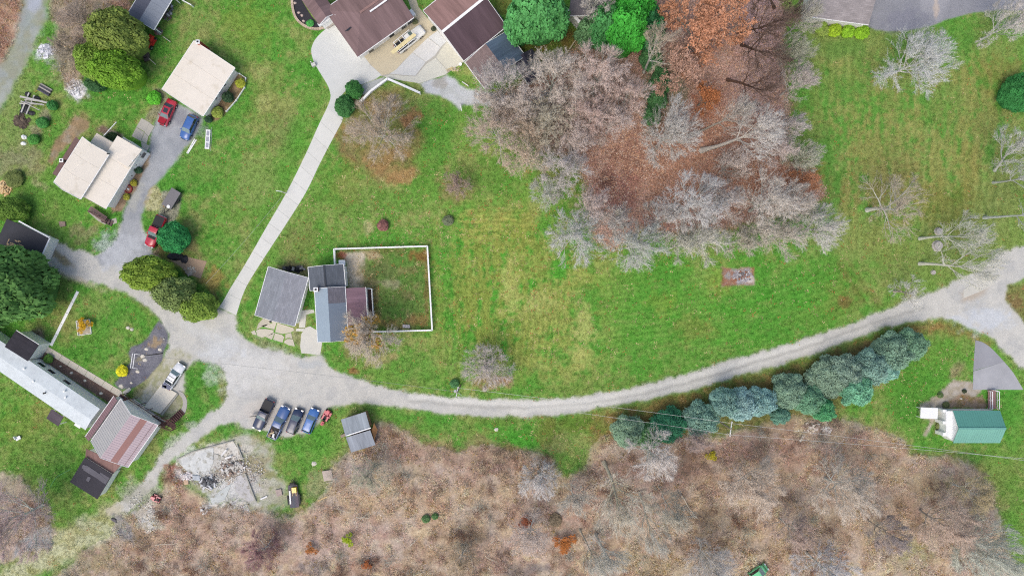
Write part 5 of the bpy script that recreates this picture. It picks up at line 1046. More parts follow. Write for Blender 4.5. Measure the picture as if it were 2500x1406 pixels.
b = MB(); p, q = W(1389, 24, 2.9), W(1424, 66, 2.9); b.beam((*p, 1.5), (*q, 1.5), .5, 2.9); tag(b.build('lean_to', M_white), 'cream board wall at the charcoal shed by the log border', 'wall panel')
# grey shingled house upper right
gr, L, Wd, *_ = building('house', 'grey shingled house with a white wall above the clipped shrubs', 'house', (2121, 61), (1968, 40), (2147, -70), 3.2, 1.6, 'hip', (M_shingle, (152, 146, 146)), (M_shingle, (150, 144, 144)), wall=CW, ov=.35, hipx=(0, 0), gutter=True)
for k in range(5):
    x, y = W(1993+k*26, 50+k*3.5, 1.5)

# centre house
ga, *_ = building('garage', 'garage with a pale grey shingle roof beside the concrete driveway', 'garage', (752, 678), (719, 796), (656, 649), 3.1, .9, 'gable', (M_shingle, (150, 152, 158)), (M_shingle, (140, 144, 150)), wall=(M_siding, (190, 188, 184)), ov=.35)
vent(ga, 661, 785, 2.6, .14, .2, M_black)
hs, *_ = building('house', 'blue-grey roofed house with brown addition beside the fenced yard', 'house', (842, 700), (850, 830), (768, 706), 3.6, 1.5, 'gable', (M_metalroof, (124, 136, 150)), (M_metalroof, (146, 162, 174)), wall=(M_siding, (206, 206, 204)), ov=.3)  # west slope lighter, east darker: sun shading put into the roof colours
building('', '', '', (838, 645), (843, 702), (752, 649), 3.2, 1.1, 'gable', (M_shingle, (98, 104, 112)), (M_shingle, (98, 104, 112)), wall=(M_siding, (206, 206, 204)), ov=.25, root=hs, ridge=(M_shingle, (66, 70, 76), .3))
building('', '', '', (892, 701), (897, 792), (845, 702), 2.8, .7, 'shed', (M_streak, (128, 104, 114)), wall=(M_siding, (190, 186, 180)), ov=.15, root=hs, hi='+y')
poly_slab(hs, 'roof_patch', [(804, 703), (840, 701), (842, 738), (805, 740)], 0, .001, M_shingle, (1, 1, 1), 3.6) if False else None
chimney(hs, 771, 707, 4.9, .6, (150, 110, 100)); 
for (A_, B_, C_, c_) in []: pass
rp = MB(); ctr, ang, L, Wd = rect((842, 700), (850, 830), (768, 706), 3.6)
def roof_patch(u0, u1, v0, v1, col, nm='roof_patch'):
    """a differently roofed panel 3 cm above the main slope; u along the ridge, v from eave (1) to ridge (0), sign gives the side"""
    mb = MB(); zz = lambda v: 3.6+1.5*(1-abs(v))+.035
    P = [(u0, v0*Wd/2, zz(v0)), (u1, v0*Wd/2, zz(v0)), (u1, v1*Wd/2, zz(v1)), (u0, v1*Wd/2, zz(v1))]
    if (v1-v0) < 0: P = P[::-1]
    slab4(mb, P, .03); mb.build(nm, M_shingle, hs, color=rgba(col))
sx = -1 if math.sin(ang) > 0 else 1     # local end nearest the top of the picture
e1, e2 = (L/2, L/2-2.7)
sgn_end = 1 if math.sin(ang) > 0 else -1
east = -1 if sgn_end*1 > 0 else 1
roof_patch(min(sgn_end*e1, sgn_end*e2), max(sgn_end*e1, sgn_end*e2), east*.98 if east < 0 else .02, east*.02 if east < 0 else .98, (118, 116, 124))
roof_patch(min(sgn_end*(e1-.1), sgn_end*(L/2-1.6)), max(sgn_end*(e1-.1), sgn_end*(L/2-1.6)), -east*.55 if east > 0 else .55, -east*.96 if east > 0 else .96, (146, 132, 128)) if False else None
d2 = empty('side_deck', (*W(901, 740), 0), 0, 'narrow dark brown deck beside the brown addition', 'deck')
planks(d2, (896, 706), (899, 788), (907, 706), .6, .15, .02, (84, 62, 56)); rail_run(d2, [(896, 704), (907, 705), (911, 774)], .6, .9, (206, 204, 198), M_white)
b = MB(); x, y = W(834, 642, 1); b.box((x, y, .6), (.9, .9, 1.2)); b.box((x+.1, y, 1.23), (1.1, 1.0, .06)); tag(b.build('storage_box', M_white), 'white storage box at the corner inside the yard fence', 'box')
# twisted shed by the parking row
ts, *_ = building('shed', 'small weathered grey shed with a sagging split roof beside the parking row', 'shed', (905, 1045), (845, 1064), (895, 1004), 2.8, .35, 'shed', (M_streak, (152, 160, 166)), wall=(M_wood, (150, 116, 92)), ov=.2, gutter=False, hi='-y', th=.1)
building('', '', '', (905, 1048), (846, 1066), (916, 1086), 2.3, .5, 'shed', (M_streak, (146, 152, 160)), wall=(M_wood, (150, 116, 92)), ov=.15, root=ts, gutter=False, hi='-y', th=.1)
p, q = W(846, 1063, 3.2), W(905, 1044, 3.2); b = MB(); b.beam((*p, 3.2), (*q, 3.2), .18, .16); child_at(b.build('ridge_board', M_white), ts)
b = MB(); P = [(*W(913, 1032, 2.2), 2.2), (*W(921, 1050, 1.2), .9), (*W(913, 1076, 1.2), .9), (*W(908, 1050, 2.2), 2.2)]
slab4(b, P, .05); child_at(b.build('hanging_board', M_wood, color=rgba((184, 134, 88))), ts)
b = MB(); x, y = W(839, 1062, .6); b.box((x, y, .5), (.9, .5, 1.0), .4); tag(b.build('crate', M_wood, color=rgba((150, 136, 118))), 'tan wooden crate against the small grey shed', 'crate')
# green-roofed cottage
gc, L, Wd, *_ = building('cottage', 'white cottage with a green ribbed metal roof at the right', 'cottage', (2327, 1081), (2441, 1081), (2331, 1002), 3.0, 1.5, 'gable', (M_metalroof, (120, 176, 160)), (M_metalroof, (98, 160, 146)), wall=(M_white, (232, 236, 240)), ov=.2, seams=.4, ridge=(M_metalroof, (110, 168, 154)), gutter=False, trim=False, gable_ov=.25)  # one green painted lighter on the sunlit south slope, darker on the north
for (y0, y1) in [(1000, 1006), (1028, 1035), (1056, 1064)]:
    poly_slab(gc, 'porch_pillar', [(2302, y0), (2312, y0), (2312, y1), (2302, y1)], 0, 2.2, M_white, (226, 228, 230), 2.2)
poly_slab(gc, 'porch_wall', [(2310, 1003), (2330, 1003), (2330, 1078), (2310, 1064)], 0, 2.4, M_white, (226, 228, 230), 2.4)
b = MB(); ctr_, a_ = W(2268, 1008, 1.6), 0; cx_, cy_ = ctr_
b.box((cx_, cy_, 1.62), (3.0, 1.9, .1), -.05); b.build
t = empty('canopy_table', (cx_, cy_, 0), 0, 'white flat canopy table on the gravel beside the green-roofed cottage', 'table')
child_at(b.build('tabletop', M_white), t)
for sx_ in (-1, 1):
    for sy_ in (-1, 1): l = MB(); l.box((sx_*1.3, sy_*.8, .78), (.1, .1, 1.56)); l.build('leg', M_white, t)
w2 = empty('boardwalk', (*W(2428, 975), 0), 0, 'pinkish plank walkway with white rails above the green-roofed cottage', 'walkway')
planks(w2, (2412, 952), (2412, 998), (2432, 952), .5, .16, .02, (146, 116, 112)); rail_run(w2, [(2423, 956), (2423, 999)], .5, .8, (0, 0, 0), M_white, pickets=False); rail_run(w2, [(2430, 953), (2440, 956), (2440, 998)], .3, .8, (0, 0, 0), M_white, pickets=False)
# metal carport at the top left
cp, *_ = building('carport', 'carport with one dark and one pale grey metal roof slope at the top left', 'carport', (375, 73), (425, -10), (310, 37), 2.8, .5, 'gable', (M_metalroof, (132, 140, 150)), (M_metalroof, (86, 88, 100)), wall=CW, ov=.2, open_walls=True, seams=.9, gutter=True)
# ------------------------------------------------------------------ vehicles
def car(kind, px, py, front, color, label, cat, group=None, L=4.6, Wd=1.82, name='parked_car', roofc=None, z0=0.0, trunkc=None):
    """px,py: where its middle shows; front: image-plane vector the bonnet points along"""
    x, y = W(px, py, 0.8); ang = math.atan2(-front[1], front[0]); root = empty(name, (x, y, z0), ang, label, cat, group)
    pick = kind == 'pickup'; suv = kind == 'suv'
    hb = {'sedan': .92, 'suv': 1.05, 'pickup': 1.08, 'wagon': .98}[kind]          # belt line
    ht = {'sedan': 1.42, 'suv': 1.68, 'pickup': 1.80, 'wagon': 1.50}[kind]; hh = {'sedan': .86, 'suv': .98, 'pickup': 1.06, 'wagon': .90}[kind]
    hx = L/2; hw = Wd/2
    xf = {'sedan': .21, 'suv': .24, 'pickup': .16, 'wagon': .22}[kind]*L           # base of windscreen
    xr = {'sedan': -.33, 'suv': -.47, 'pickup': -.14, 'wagon': -.46}[kind]*L       # base of rear window
    st = [(-hx, .78, hb*.86), (-hx+.10, .90, hb*.98), (-hx+.35, .975, hb), (xr, 1.0, hb), (0, 1.0, hb), (xf, 1.0, hb), (xf+.45, .99, hh+.02), (hx-.55, .965, hh-.04), (hx-.2, .90, hh-.12), (hx-.04, .78, hh-.26), (hx, .62, hh-.38)]
    body = MB(); V = []; n = 11
    for sx_, k, zt in st:
        w = hw*k; zb = .24
        prof = [(-w*.92, zb), (-w, zb+.12), (-w*1.0, zb+.35), (-w*.985, zt-.12), (-w*.90, zt-.015), (0, zt+.025), (w*.90, zt-.015), (w*.985, zt-.12), (w*1.0, zb+.35), (w, zb+.12), (w*.92, zb)]
        V += [(sx_, a, b) for a, b in prof]
    F = []
    for i in range(len(st)-1):
        for j in range(n-1): F.append((i*n+j, (i+1)*n+j, (i+1)*n+j+1, i*n+j+1))
        F.append((i*n+n-1, (i+1)*n+n-1, (i+1)*n, i*n))
    F.append(tuple(range(n))); F.append(tuple((len(st)-1)*n+j for j in range(n-1, -1, -1))); body.add(V, F)
    bo = body.build('body', M_carpaint, root, True, color=rgba(color))
    if pick and trunkc != 'open':      # bed cover
        c = MB(); c.box(((xr-.08-hx+.12)/2, 0, hb+.045), (abs(-hx+.12-(xr-.08)), Wd*.86, .05)); c.build('bed_cover', M_tarp if False else M_black, root, color=rgba((60, 64, 72)))
    if pick and trunkc == 'open':
        bx0, bx1 = -hx+.10, xr-.10; f = MB(); f.box(((bx0+bx1)/2, 0, hb+.03), (bx1-bx0, Wd*.80, .02)); f.build('bed_floor', M_black, root)
        for sy in (-1, 1): s = MB(); s.box(((bx0+bx1)/2, sy*Wd*.435, hb+.12), (bx1-bx0, .09, .2)); s.build('bed_side', M_carpaint, root, color=rgba(color))
        s = MB(); s.box((bx0-.02, 0, hb+.11), (.08, Wd*.8, .2)); s.build('tailgate', M_carpaint, root, color=rgba(color))
    # cabin
    rw = hw*(.74 if not pick else .78); bw = hw*.90; rf = xf-(.62 if kind != 'pickup' else .5)*(ht-hb)/.5; rr = xr+{'sedan': .62, 'suv': .22, 'pickup': .14, 'wagon': .34}[kind]
    g = MB(); zb = hb-.02; zr = ht-.05
    P = [(xr, -bw, zb), (xf, -bw, zb), (xf, bw, zb), (xr, bw, zb), (rr, -rw, zr), (rf, -rw, zr), (rf, rw, zr), (rr, rw, zr)]
    def pane(nm, idx, m=M_carglass):
        c = np.mean([P[i] for i in idx], 0); q = MB(); q.add([tuple(np.array(P[i])*.97+c*.03) for i in idx], [tuple(range(len(idx)))]); 
        v = [np.array(p) for p in q.v]; nn = np.cross(v[1]-v[0], v[2]-v[0]); nn = nn/np.linalg.norm(nn)*.02
        if np.dot(nn, c-np.array([0, 0, hb-.3])) < 0: nn = -nn
        q = MB(); q.add([tuple(p+nn) for p in v]+[tuple(p-nn) for p in v], [(0,1,2,3),(7,6,5,4),(0,4,5,1),(1,5,6,2),(2,6,7,3),(3,7,4,0)]); q.build(nm, m, root)
    pane('windshield', (1, 2, 6, 5)); pane('rear_window', (3, 0, 4, 7), M_darkglass); pane('side_window', (0, 1, 5, 4), M_darkglass); pane('side_window', (2, 3, 7, 6), M_darkglass)
    sh = MB(); sh.add([tuple(np.array(p)*np.array([.985, .96, 1])-np.array([0, 0, .03])) for p in P], [(0,1,5,4),(1,2,6,5),(2,3,7,6),(3,0,4,7),(4,5,6,7)]); sh.build('cabin_interior', M_black, root)
    for i, j in ((0, 4), (1, 5), (2, 6), (3, 7)): pl = MB(); pl.beam(P[i], P[j], .08, .07); pl.build('pillar', M_carpaint, root, color=rgba(color))
    r = MB(); nx_, ny_ = 6, 6; RV = []
    for i in range(nx_+1):
        for j in range(ny_+1):
            u, v = i/nx_*2-1, j/ny_*2-1; edge = max(abs(u), abs(v))**6; RV.append(((rf+rr)/2+u*(rf-rr+.08)/2*(1-.04*v*v), v*(rw+.03)*(1-.03*u*u), ht-.012-.05*edge-.02*v*v))
    for i in range(nx_):
        for j in range(ny_): r.f.append((i*(ny_+1)+j, (i+1)*(ny_+1)+j, (i+1)*(ny_+1)+j+1, i*(ny_+1)+j+1)); r.m.append(0)
    r.v = RV; r.build('roof', M_carpaint, root, True, color=rgba(roofc or color))
    wr = .36 if pick or suv else .32
    for sx_ in (-1, 1):
        for sy in (-1, 1):
            cx = sx_*L*.31; t = MB(); yy = sy*(hw-.09)
            t.tube([(cx, yy-.11*sy, wr), (cx, yy+.13*sy, wr)], [wr, wr], 14); to = t.build('wheel', M_rubber, root); rm = MB(); rm.tube([(cx, yy+.125*sy, wr), (cx, yy+.145*sy, wr)], [wr*.62, wr*.5], 10); rm.build('rim', M_chrome, to)
    for sy in (-1, 1):
        m_ = MB(); m_.box((xf-.15, sy*(hw+.09), hb+.04), (.14, .2, .13)); m_.build('mirror', M_carpaint, root, color=rgba(color))
        a = MB(); a.box((hx-.10, sy*hw*.64, hh-.20), (.2, .34, .13)); a.build('headlight', M_chrome, root)
        b = MB(); b.box((-hx+.05, sy*hw*.74, hb-.16), (.12, .26, .16)); b.build('taillight', mat('tail_red', (170, 30, 36), rough=.3), root)
    bp = MB(); bp.box((hx+.01, 0, .46), (.10, Wd*.74, .2)); bp.build('front_bumper', M_chrome if pick else M_black, root); bp = MB(); bp.box((-hx-.02, 0, .5), (.10, Wd*.8, .2)); bp.build('rear_bumper', M_chrome if pick else M_black, root)
    return root
rs = car('sedan', 407, 275, (-27, 62), (178, 42, 62), 'red sedan with its bonnet raised beside the cream garage', 'car', L=4.8)
b = MB(); b.box((-.25, 0, 1.425), (.8, .75, .02)); b.build('sunroof', M_darkglass, rs)
b = MB(); slab4(b, [(1.2, -.66, 1.02), (2.1, -.62, 1.30), (2.1, .62, 1.30), (1.2, .66, 1.02)], .04); b.build('open_bonnet', M_carpaint, rs, color=rgba((176, 30, 44)))
b = MB(); b.box((1.9, 0, .80), (.6, 1.2, .06)); b.build('engine_bay', M_black, rs)
car('wagon', 460, 311, (-27, 58), (60, 102, 168), 'blue hatchback beside the lawn edge under the cream garage', 'car', L=4.5)
rp_ = car('pickup', 379, 565, (-33, 78), (190, 36, 62), 'red pickup with a black bed cover beside the round spruce', 'pickup truck', L=5.8, Wd=1.95, name='pickup_truck')
b = MB(); b.box((1.15, 0, 1.13), (.5, 1.3, .05)); b.build('cowl_mat', M_black, rp_)
wc = car('sedan', 424, 918, (40, -61), (228, 230, 232), 'white sedan with a crumpled blue boot by the concrete pad', 'car', L=5.0, Wd=1.85)
b = MB(); b.box((-2.1, 0, .98), (.7, 1.5, .1)); b.box((-2.4, .3, .95), (.5, .8, .16), .4); b.build('blue_boot_lid', M_carpaint, wc, color=rgba((52, 66, 104)))
for k in (-.75, -.1): b = MB(); b.box((k, 0, 1.43), (.05, 1.25, .05)); b.build('roof_bar', M_black, wc)
wp = car('pickup', 1000, 96, (63, -51), (232, 232, 226), 'white pickup with a black ladder rack carrying yellow lumber', 'pickup truck', L=6.0, Wd=1.98, name='pickup_truck')
for k in (-2.7, -1.7, -.8): b = MB(); b.box((k, 0, 1.95), (.09, 1.8, .09)); b.build('rack_bar', M_white, wp)
for sy in (-.88, .88):
    b = MB(); b.beam((-2.8, sy, 1.95), (.8, sy, 1.95), .08, .08); b.build('rack_rail', M_white, wp)
    for k in (-2.7, -.8): b = MB(); b.box((k, sy, 1.5), (.06, .06, .9)); b.build('rack_post', M_white, wp)
lr = empty('lumber_load', (*W(989, 101, 2.05), 2.05), math.atan2(51, 63), 'bundle of long yellow boards tied on the white pickup rack', 'lumber')
for k in range(5): b = MB(); b.box((RS.uniform(-.15, .15)-.5, -.42+k*.13, RS.uniform(-.01, .03)), (5.2, .12, .05)); b.build('board', M_wood, lr, color=rgba((228, 214, 164)))
PR = 'vehicles parked in a row beside the gravel road'
bp_ = car('pickup', 643, 1012, (-34, 71), (48, 58, 84), 'black pickup with its door open, first in the parking row', 'pickup truck', PR, L=5.7, Wd=1.95, name='pickup_truck')
b = MB(); b.box((1.0, -1.5, .85), (.10, 1.1, .9), .55); b.build('open_door', M_carpaint, bp_, color=rgba((28, 30, 36)))
bl_ = car('pickup', 681, 1031, (34, -73), (62, 96, 150), 'blue pickup with junk in its open bed, second in the parking row', 'pickup truck', PR, L=6.0, Wd=1.95, name='pickup_truck', trunkc='open')
for (u, v, zz_, dx_, dy_, dz_, rz_, c_, lab_) in [(-2.35, -.2, 1.28, .7, .35, .2, .2, (226, 226, 222), 'white box among the junk in the blue pickup bed'), (-2.6, .45, 1.24, .5, .4, .3, 1.0, (150, 130, 100), 'tan sack at the tail of the blue pickup bed'),
      (-1.7, .4, 1.22, .6, .3, .2, .5, (120, 96, 84), 'brown crate behind the cab of the blue pickup'), (-1.6, -.35, 1.2, .4, .5, .15, 0, (90, 92, 96), 'dark grey case behind the cab of the blue pickup'), (-2.1, .3, 1.2, .3, .9, .1, .9, (206, 190, 150), 'pale board lying across the blue pickup bed'), (-2.7, -.5, 1.2, .35, .35, .35, .3, (160, 162, 168), 'grey bucket at the tail corner of the blue pickup bed')]:
    b = MB(); b.box((u, v, zz_), (dx_, dy_, dz_), rz_); tag(b.build('loose_cargo', M_paint, loc=(bl_.location[0], bl_.location[1], 0), rz=bl_.rotation_euler[2], color=rgba(c_)), lab_, 'cargo', 'junk in the blue pickup bed')
car('suv', 720, 1028, (23, -60), (46, 58, 86), 'dark navy crossover, third in the parking row', 'car', PR, L=4.5)
car('wagon', 758, 1027, (24, -58), (70, 116, 180), 'bright blue hatchback beside the red mower, fourth in the parking row', 'car', PR, L=4.5)
gcar = car('suv', 1852, 1396, (22, -15), (110, 196, 140), 'mint green and black side-by-side vehicle in the lower scrub', 'utility vehicle', L=3.6, Wd=1.6, name='utility_vehicle', roofc=(120, 210, 150))
def wheel(root, x, y, r, w, nm='wheel'):
    t = MB(); t.tube([(x, y-w/2, r), (x, y+w/2, r)], [r, r], 12); to = t.build(nm, M_rubber, root); rm = MB(); rm.tube([(x, y-w/2-.01, r), (x, y+w/2+.01, r)], [r*.5, r*.5], 8); rm.build('rim', M_chrome, to)
def mower(px, py, ang, color, label, s=1.0, cat='mower', name='riding_mower'):
    root = empty(name, (*W(px, py, .5), 0), ang, label, cat)
    b = MB(); b.box((.45*s, 0, .55*s), (.8*s, .5*s, .35*s), 0, 0, .85); b.build('bonnet', M_carpaint, root, color=rgba(color)); b = MB(); b.box((-.35*s, 0, .5*s), (.7*s, .9*s, .12*s)); b.build('rear_fender', M_carpaint, root, color=rgba(color))
    b = MB(); b.box((-.4*s, 0, .62*s), (.4*s, .4*s, .12*s)); b.box((-.6*s, 0, .78*s), (.1*s, .4*s, .35*s)); b.build('seat', M_black, root); b = MB(); b.box((.15*s, 0, .25*s), (.9*s, 1.1*s, .15*s)); b.build('mower_deck', M_carpaint, root, color=rgba(color))
    for sy in (-1, 1): wheel(root, -.5*s, sy*.45*s, .28*s, .25*s); wheel(root, .65*s, sy*.38*s, .19*s, .15*s)
    b = MB(); b.tube([(.05*s, 0, .6*s), (-.08*s, 0, .9*s)], [.02, .02], 5); b.tube([(-.08*s, 0, .9*s), (-.1*s, 0, .93*s)], [.17*s, .17*s], 10); b.build('steering_wheel', M_black, root)
    return root
mower(797, 1014, math.radians(62), (190, 50, 72), 'red riding mower at the right end of the parking row', 1.25)
b = MB(); x, y = W(787, 1033, .3); b.box((x, y, .3), (.7, .5, .3), 1.0); b.dome((x+.1, y-.1, .44), .25, .2, .2, 8, 3); tag(b.build('mower_bag', M_paint, color=rgba((206, 110, 116))), 'pink-red box on the grass behind the red riding mower', 'box')
mower(381, 1217, math.radians(160), (184, 60, 80), 'red ride-on machine on the pale rubble by the dirt track', 1.1)
mower(365, 103, math.radians(60), (196, 56, 48), 'red tractor mower half under the olive arborvitae', 1.5)
# trailers
tr = empty('trailer', (*W(419, 488, .7), 0), math.atan2(40, 24), 'grey covered trailer parked above the red pickup', 'trailer')
b = MB(); b.box((.2, 0, .75), (3.3, 1.75, .5)); b.build('box', M_paint, tr, color=rgba((92, 92, 96))); b = MB(); b.box((.2, 0, 1.03), (3.4, 1.85, .07)); b.build('cover', M_paint, tr, color=rgba((118, 116, 118)))
for sy in (-1, 1): wheel(tr, .2, sy*1.02, .3, .2); f = MB(); f.box((.2, sy*1.02, .65), (.9, .26, .05)); f.build('fender', M_black, tr)
b = MB(); b.beam((-1.5, -.5, .5), (-2.7, 0, .5), .08, .1); b.beam((-1.5, .5, .5), (-2.7, 0, .5), .08, .1); b.box((-2.7, 0, .55), (.25, .14, .14)); b.build('drawbar', M_black, tr)
b = MB(); b.disc((-1.25, -.35, 1.07), .3, .1, 14); tag(b.build('lid', M_white, loc=(tr.location[0], tr.location[1], 0), rz=tr.rotation_euler[2]), 'round white lid on the corner of the grey covered trailer', 'lid')
ut = empty('utility_trailer', (*W(717, 1211, .6), 0), math.radians(95), 'low dark flatbed trailer carrying a yellow machine in the scrub edge', 'trailer')
b = MB(); b.box((0, 0, .55), (4.0, 1.7, .1)); b.build('bed', M_black, ut, color=rgba((84, 84, 92)))
for k in range(9): b = MB(); b.box((0, -.72+k*.18, .615), (3.95, .165, .03)); b.build('plank', M_wood, ut, color=rgba((98+RS.uniform(-8, 8), 96, 104)))
for sy in (-1, 1): wheel(ut, -.2, sy*1.0, .32, .22); wheel(ut, -.95, sy*1.0, .32, .22); f = MB(); f.box((-.55, sy*1.0, .7), (1.7, .26, .05)); f.build('fender', M_black, ut)
b = MB(); b.beam((2.0, -.6, .55), (3.0, 0, .5), .08, .1); b.beam((2.0, .6, .55), (3.0, 0, .5), .08, .1); b.box((2.2, 0, .68), (.35, .8, .3)); b.build('drawbar', M_black, ut)
b = MB(); x, y = W(718, 1196, 1.0); b.box((x, y, .88), (.85, 1.0, .5), .08, 0, .9); b.box((x+.05, y, 1.16), (.15, .3, .06)); b.beam((x-.25, y-.5, .8), (x-.3, y-1.1, .75), .05, .05); b.beam((x+.25, y-.5, .8), (x+.3, y-1.1, .75), .05, .05); tag(b.build('yellow_compactor', M_carpaint, color=rgba((232, 186, 40))), 'yellow box-shaped machine standing on the dark flatbed trailer', 'machine')
b = MB(); p, q = W(707, 1198, .8), W(709, 1230, .8); b.beam((*p, .72), (*q, .72), .25, .12); b.build; tag(b.build('white_gutter', M_white), 'long white channel lying along the dark flatbed trailer', 'channel')
# ------------------------------------------------------------------ concrete, paths, slabs
cd_ = empty('concrete_driveway', (0, 0, 0)); cd_['kind'] = 'structure'
CCOL = (212, 212, 205)
def jc(c, j=4): v = RS.uniform(-j, j); return tuple(q+v for q in c)
def resample(pts, n):
    P = np.array(pts, float); s = np.r_[0, np.cumsum(np.linalg.norm(np.diff(P, axis=0), axis=1))]; t = np.linspace(0, s[-1], n)
    return np.stack([np.interp(t, s, P[:, 0]), np.interp(t, s, P[:, 1])], 1)
def spline(pts, n):
    """smooth curve through the points"""
    P = np.array(pts, float); m = len(P); out = []
    for i in range(m-1):
        p0, p1, p2, p3 = P[max(i-1, 0)], P[i], P[i+1], P[min(i+2, m-1)]
        for t in np.linspace(0, 1, 9)[:-1]: out.append(.5*((2*p1)+(-p0+p2)*t+(2*p0-5*p1+4*p2-p3)*t*t+(-p0+3*p1-3*p2+p3)*t**3))
    out.append(P[-1]); return resample(out, n)
NP = 14
Lf = spline([(800, 262), (780, 302), (745, 380), (700, 470), (650, 556), (602, 640), (562, 705), (548, 730), (535, 750)], NP*3+1)
Rt = spline([(836, 296), (815, 335), (782, 398), (747, 470), (697, 550), (650, 622), (607, 690), (590, 728), (577, 770)], NP*3+1)
for i in range(NP):
    a, b = i*3, i*3+3; g = .25
    poly = [tuple(Lf[a]), tuple(Lf[a+1]), tuple(Lf[a+2]), tuple(Lf[b]+(Lf[b-1]-Lf[b])*.025), tuple(Rt[b]+(Rt[b-1]-Rt[b])*.025), tuple(Rt[a+2]), tuple(Rt[a+1]), tuple(Rt[a])]
    poly_slab(cd_, 'panel', poly, -.05, .06, M_conc, jc(CCOL, 3))
AP = [(782, 300), (798, 265), (807, 240), (805, 222), (798, 205), (785, 184), (773, 164), (764, 145), (760, 125), (764, 108), (774, 92), (788, 78), (802, 68), (818, 60), (873, 138)]
ap = spline(AP[:-1], 60)
poly_slab(cd_, 'panel', [tuple(p) for p in ap]+[(873, 138), (890, 140), (905, 160), (932, 184), (915, 195), (888, 205), (850, 216), (828, 240), (826, 262), (838, 292)], -.05, .045, M_conc, (204, 206, 202))
poly_slab(cd_, 'base_slab', [(875, 138), (942, 96), (1012, 44), (996, -20), (1010, -20), (1022, 18), (1069, 76), (1092, 103), (1133, 150), (1088, 183), (1024, 204), (956, 193), (930, 186), (906, 164)], -.05, .04, M_conc, (176, 174, 164))
TANP = [(889, 139), (940, 100), (990, 66), (1012, 46), (996, 0), (992, -20), (1010, -20), (1022, 18), (1067, 76), (1052, 94), (1014, 126), (985, 150), (966, 172), (948, 182), (933, 184), (906, 160)]
poly_slab(cd_, 'panel', TANP, -.05, .055, M_conc, (196, 186, 160), label='tan stained concrete panel under the white pickup')
for pts, c in [([(1068, 76.5), (1090, 102), (1076, 116), (1046, 92)], (206, 208, 206)), ([(1045, 93), (1075.5, 117), (1062, 136), (1040, 152), (1008, 128)], (208, 208, 204)), ([(1007, 129), (1039.5, 152.5), (1014, 186), (984, 184), (952, 181), (968, 170), (986, 151)], (200, 202, 200)),
               ([(1091, 103), (1132, 150), (1126, 158), (1094, 174), (1065, 141), (1077, 122)], (202, 200, 184)), ([(1064, 142), (1093, 175), (1088, 183), (1024, 204), (990, 199), (956, 193), (940, 188), (952, 183), (984, 186), (1015, 188), (1040, 158)], (204, 204, 192))]:
    poly_slab(cd_, 'panel', pts, -.05, .06, M_conc, jc(c, 2))
poly_slab(cd_, 'panel', [(888, 206), (916, 196), (940, 189), (934, 196), (915, 212), (895, 232), (878, 232)], -.05, .03, M_conc, (176, 180, 178))
def pave(name, pcs, col, z=.06, m=M_conc, j=5):
    r = empty(name, (0, 0, 0)); r['kind'] = 'structure'
    for p in pcs: poly_slab(r, 'slab', p, -.05, z, m, jc(col, j))
pave('garden_path', [[(346, 289), (366, 300), (354, 322), (333, 311)], [(353, 323), (366, 301), (377, 309), (363, 334)], [(333, 312), (352.5, 323), (344, 345), (322, 333)], [(362.5, 335), (353.5, 324), (345, 345), (358, 352)], [(345, 346), (366, 357), (358, 372), (347, 366)]], (182, 178, 168))
# broken flagstones before the grey garage
pave('flagstone_apron', [[(626, 805), (631, 790), (643, 777), (664, 786), (650, 795), (634, 800)], [(645, 777), (650, 776), (676, 786), (670, 804), (652, 800), (637, 795), (666, 789)], [(625, 807), (634, 803), (650, 803), (669, 806), (666, 815), (640, 824), (629, 820)],
    [(677, 788), (716, 800), (719, 806), (708, 812), (690, 815), (672, 811)], [(668, 812), (671, 812), (664, 829), (648, 822)], [(672, 813), (688, 817), (694, 822), (690, 836), (667, 829)], [(697, 816), (711, 812), (714, 826), (703, 824), (697, 828)], [(693, 836), (696, 831), (703, 827), (715, 828), (720, 845), (706, 843)],
    [(613, 810), (622, 806), (627, 818), (617, 816)]], (190, 184, 166), j=7)
pave('front_walk', [[(746, 800), (757, 796), (773, 806), (776, 831), (787, 834), (782, 866), (736, 862), (733, 845), (736, 815)], [(724, 758), (766, 756), (768, 763), (748, 768), (745, 800), (730, 800), (733, 768)], [(724, 802), (744, 802), (740, 809), (722, 808)]], (208, 206, 196))
# straight walk beside the long white house
A0, A1, B0, B1 = (112, 838), (290, 950), (103, 850), (281, 966)
wk = empty('garden_walk', (0, 0, 0)); wk['kind'] = 'structure'
A0, A1 = np.array((110., 841)), np.array((298., 955)); nrm = np.array((-.52, .855))*15
for i in range(9):
    a = A0+(A1-A0)*(i/9+.002); b = A0+(A1-A0)*((i+1)/9-.002); poly_slab(wk, 'slab', [tuple(a), tuple(b), tuple(b+nrm), tuple(a+nrm)], -.05, .06, M_conc, jc((204, 196, 180), 4))
for p in [[(300, 956), (316, 945), (321, 951), (304, 966)], [(288, 962), (296, 955), (300, 960), (291, 968)]]: poly_slab(wk, 'slab', p, -.05, .07, M_conc, (200, 196, 184))
st_ = empty('white_curb_strip', (*W(155, 778), 0), 0, 'long white narrow board strip crossing the lawn below the leafy tree', 'edging')
A0, A1 = np.array((190., 711)), np.array((124., 844))
for i in range(5):
    a = A0+(A1-A0)*(i/5+.003); b = A0+(A1-A0)*((i+1)/5-.003); n_ = np.array((.9, .45))*3.4; poly_slab(st_, 'board', [tuple(a-n_), tuple(b-n_), tuple(b+n_), tuple(a+n_)], 0, .08, M_white, jc((218, 218, 212)), .08)
pd = empty('concrete_pad', (*W(392, 972), 0), 0, 'cream rectangular concrete pad behind the white sedan', 'concrete pad'); poly_slab(pd, 'slab', [(394, 938), (432, 960), (391, 1010), (352, 993)], 0, .3, M_conc, (220, 214, 198), .3)
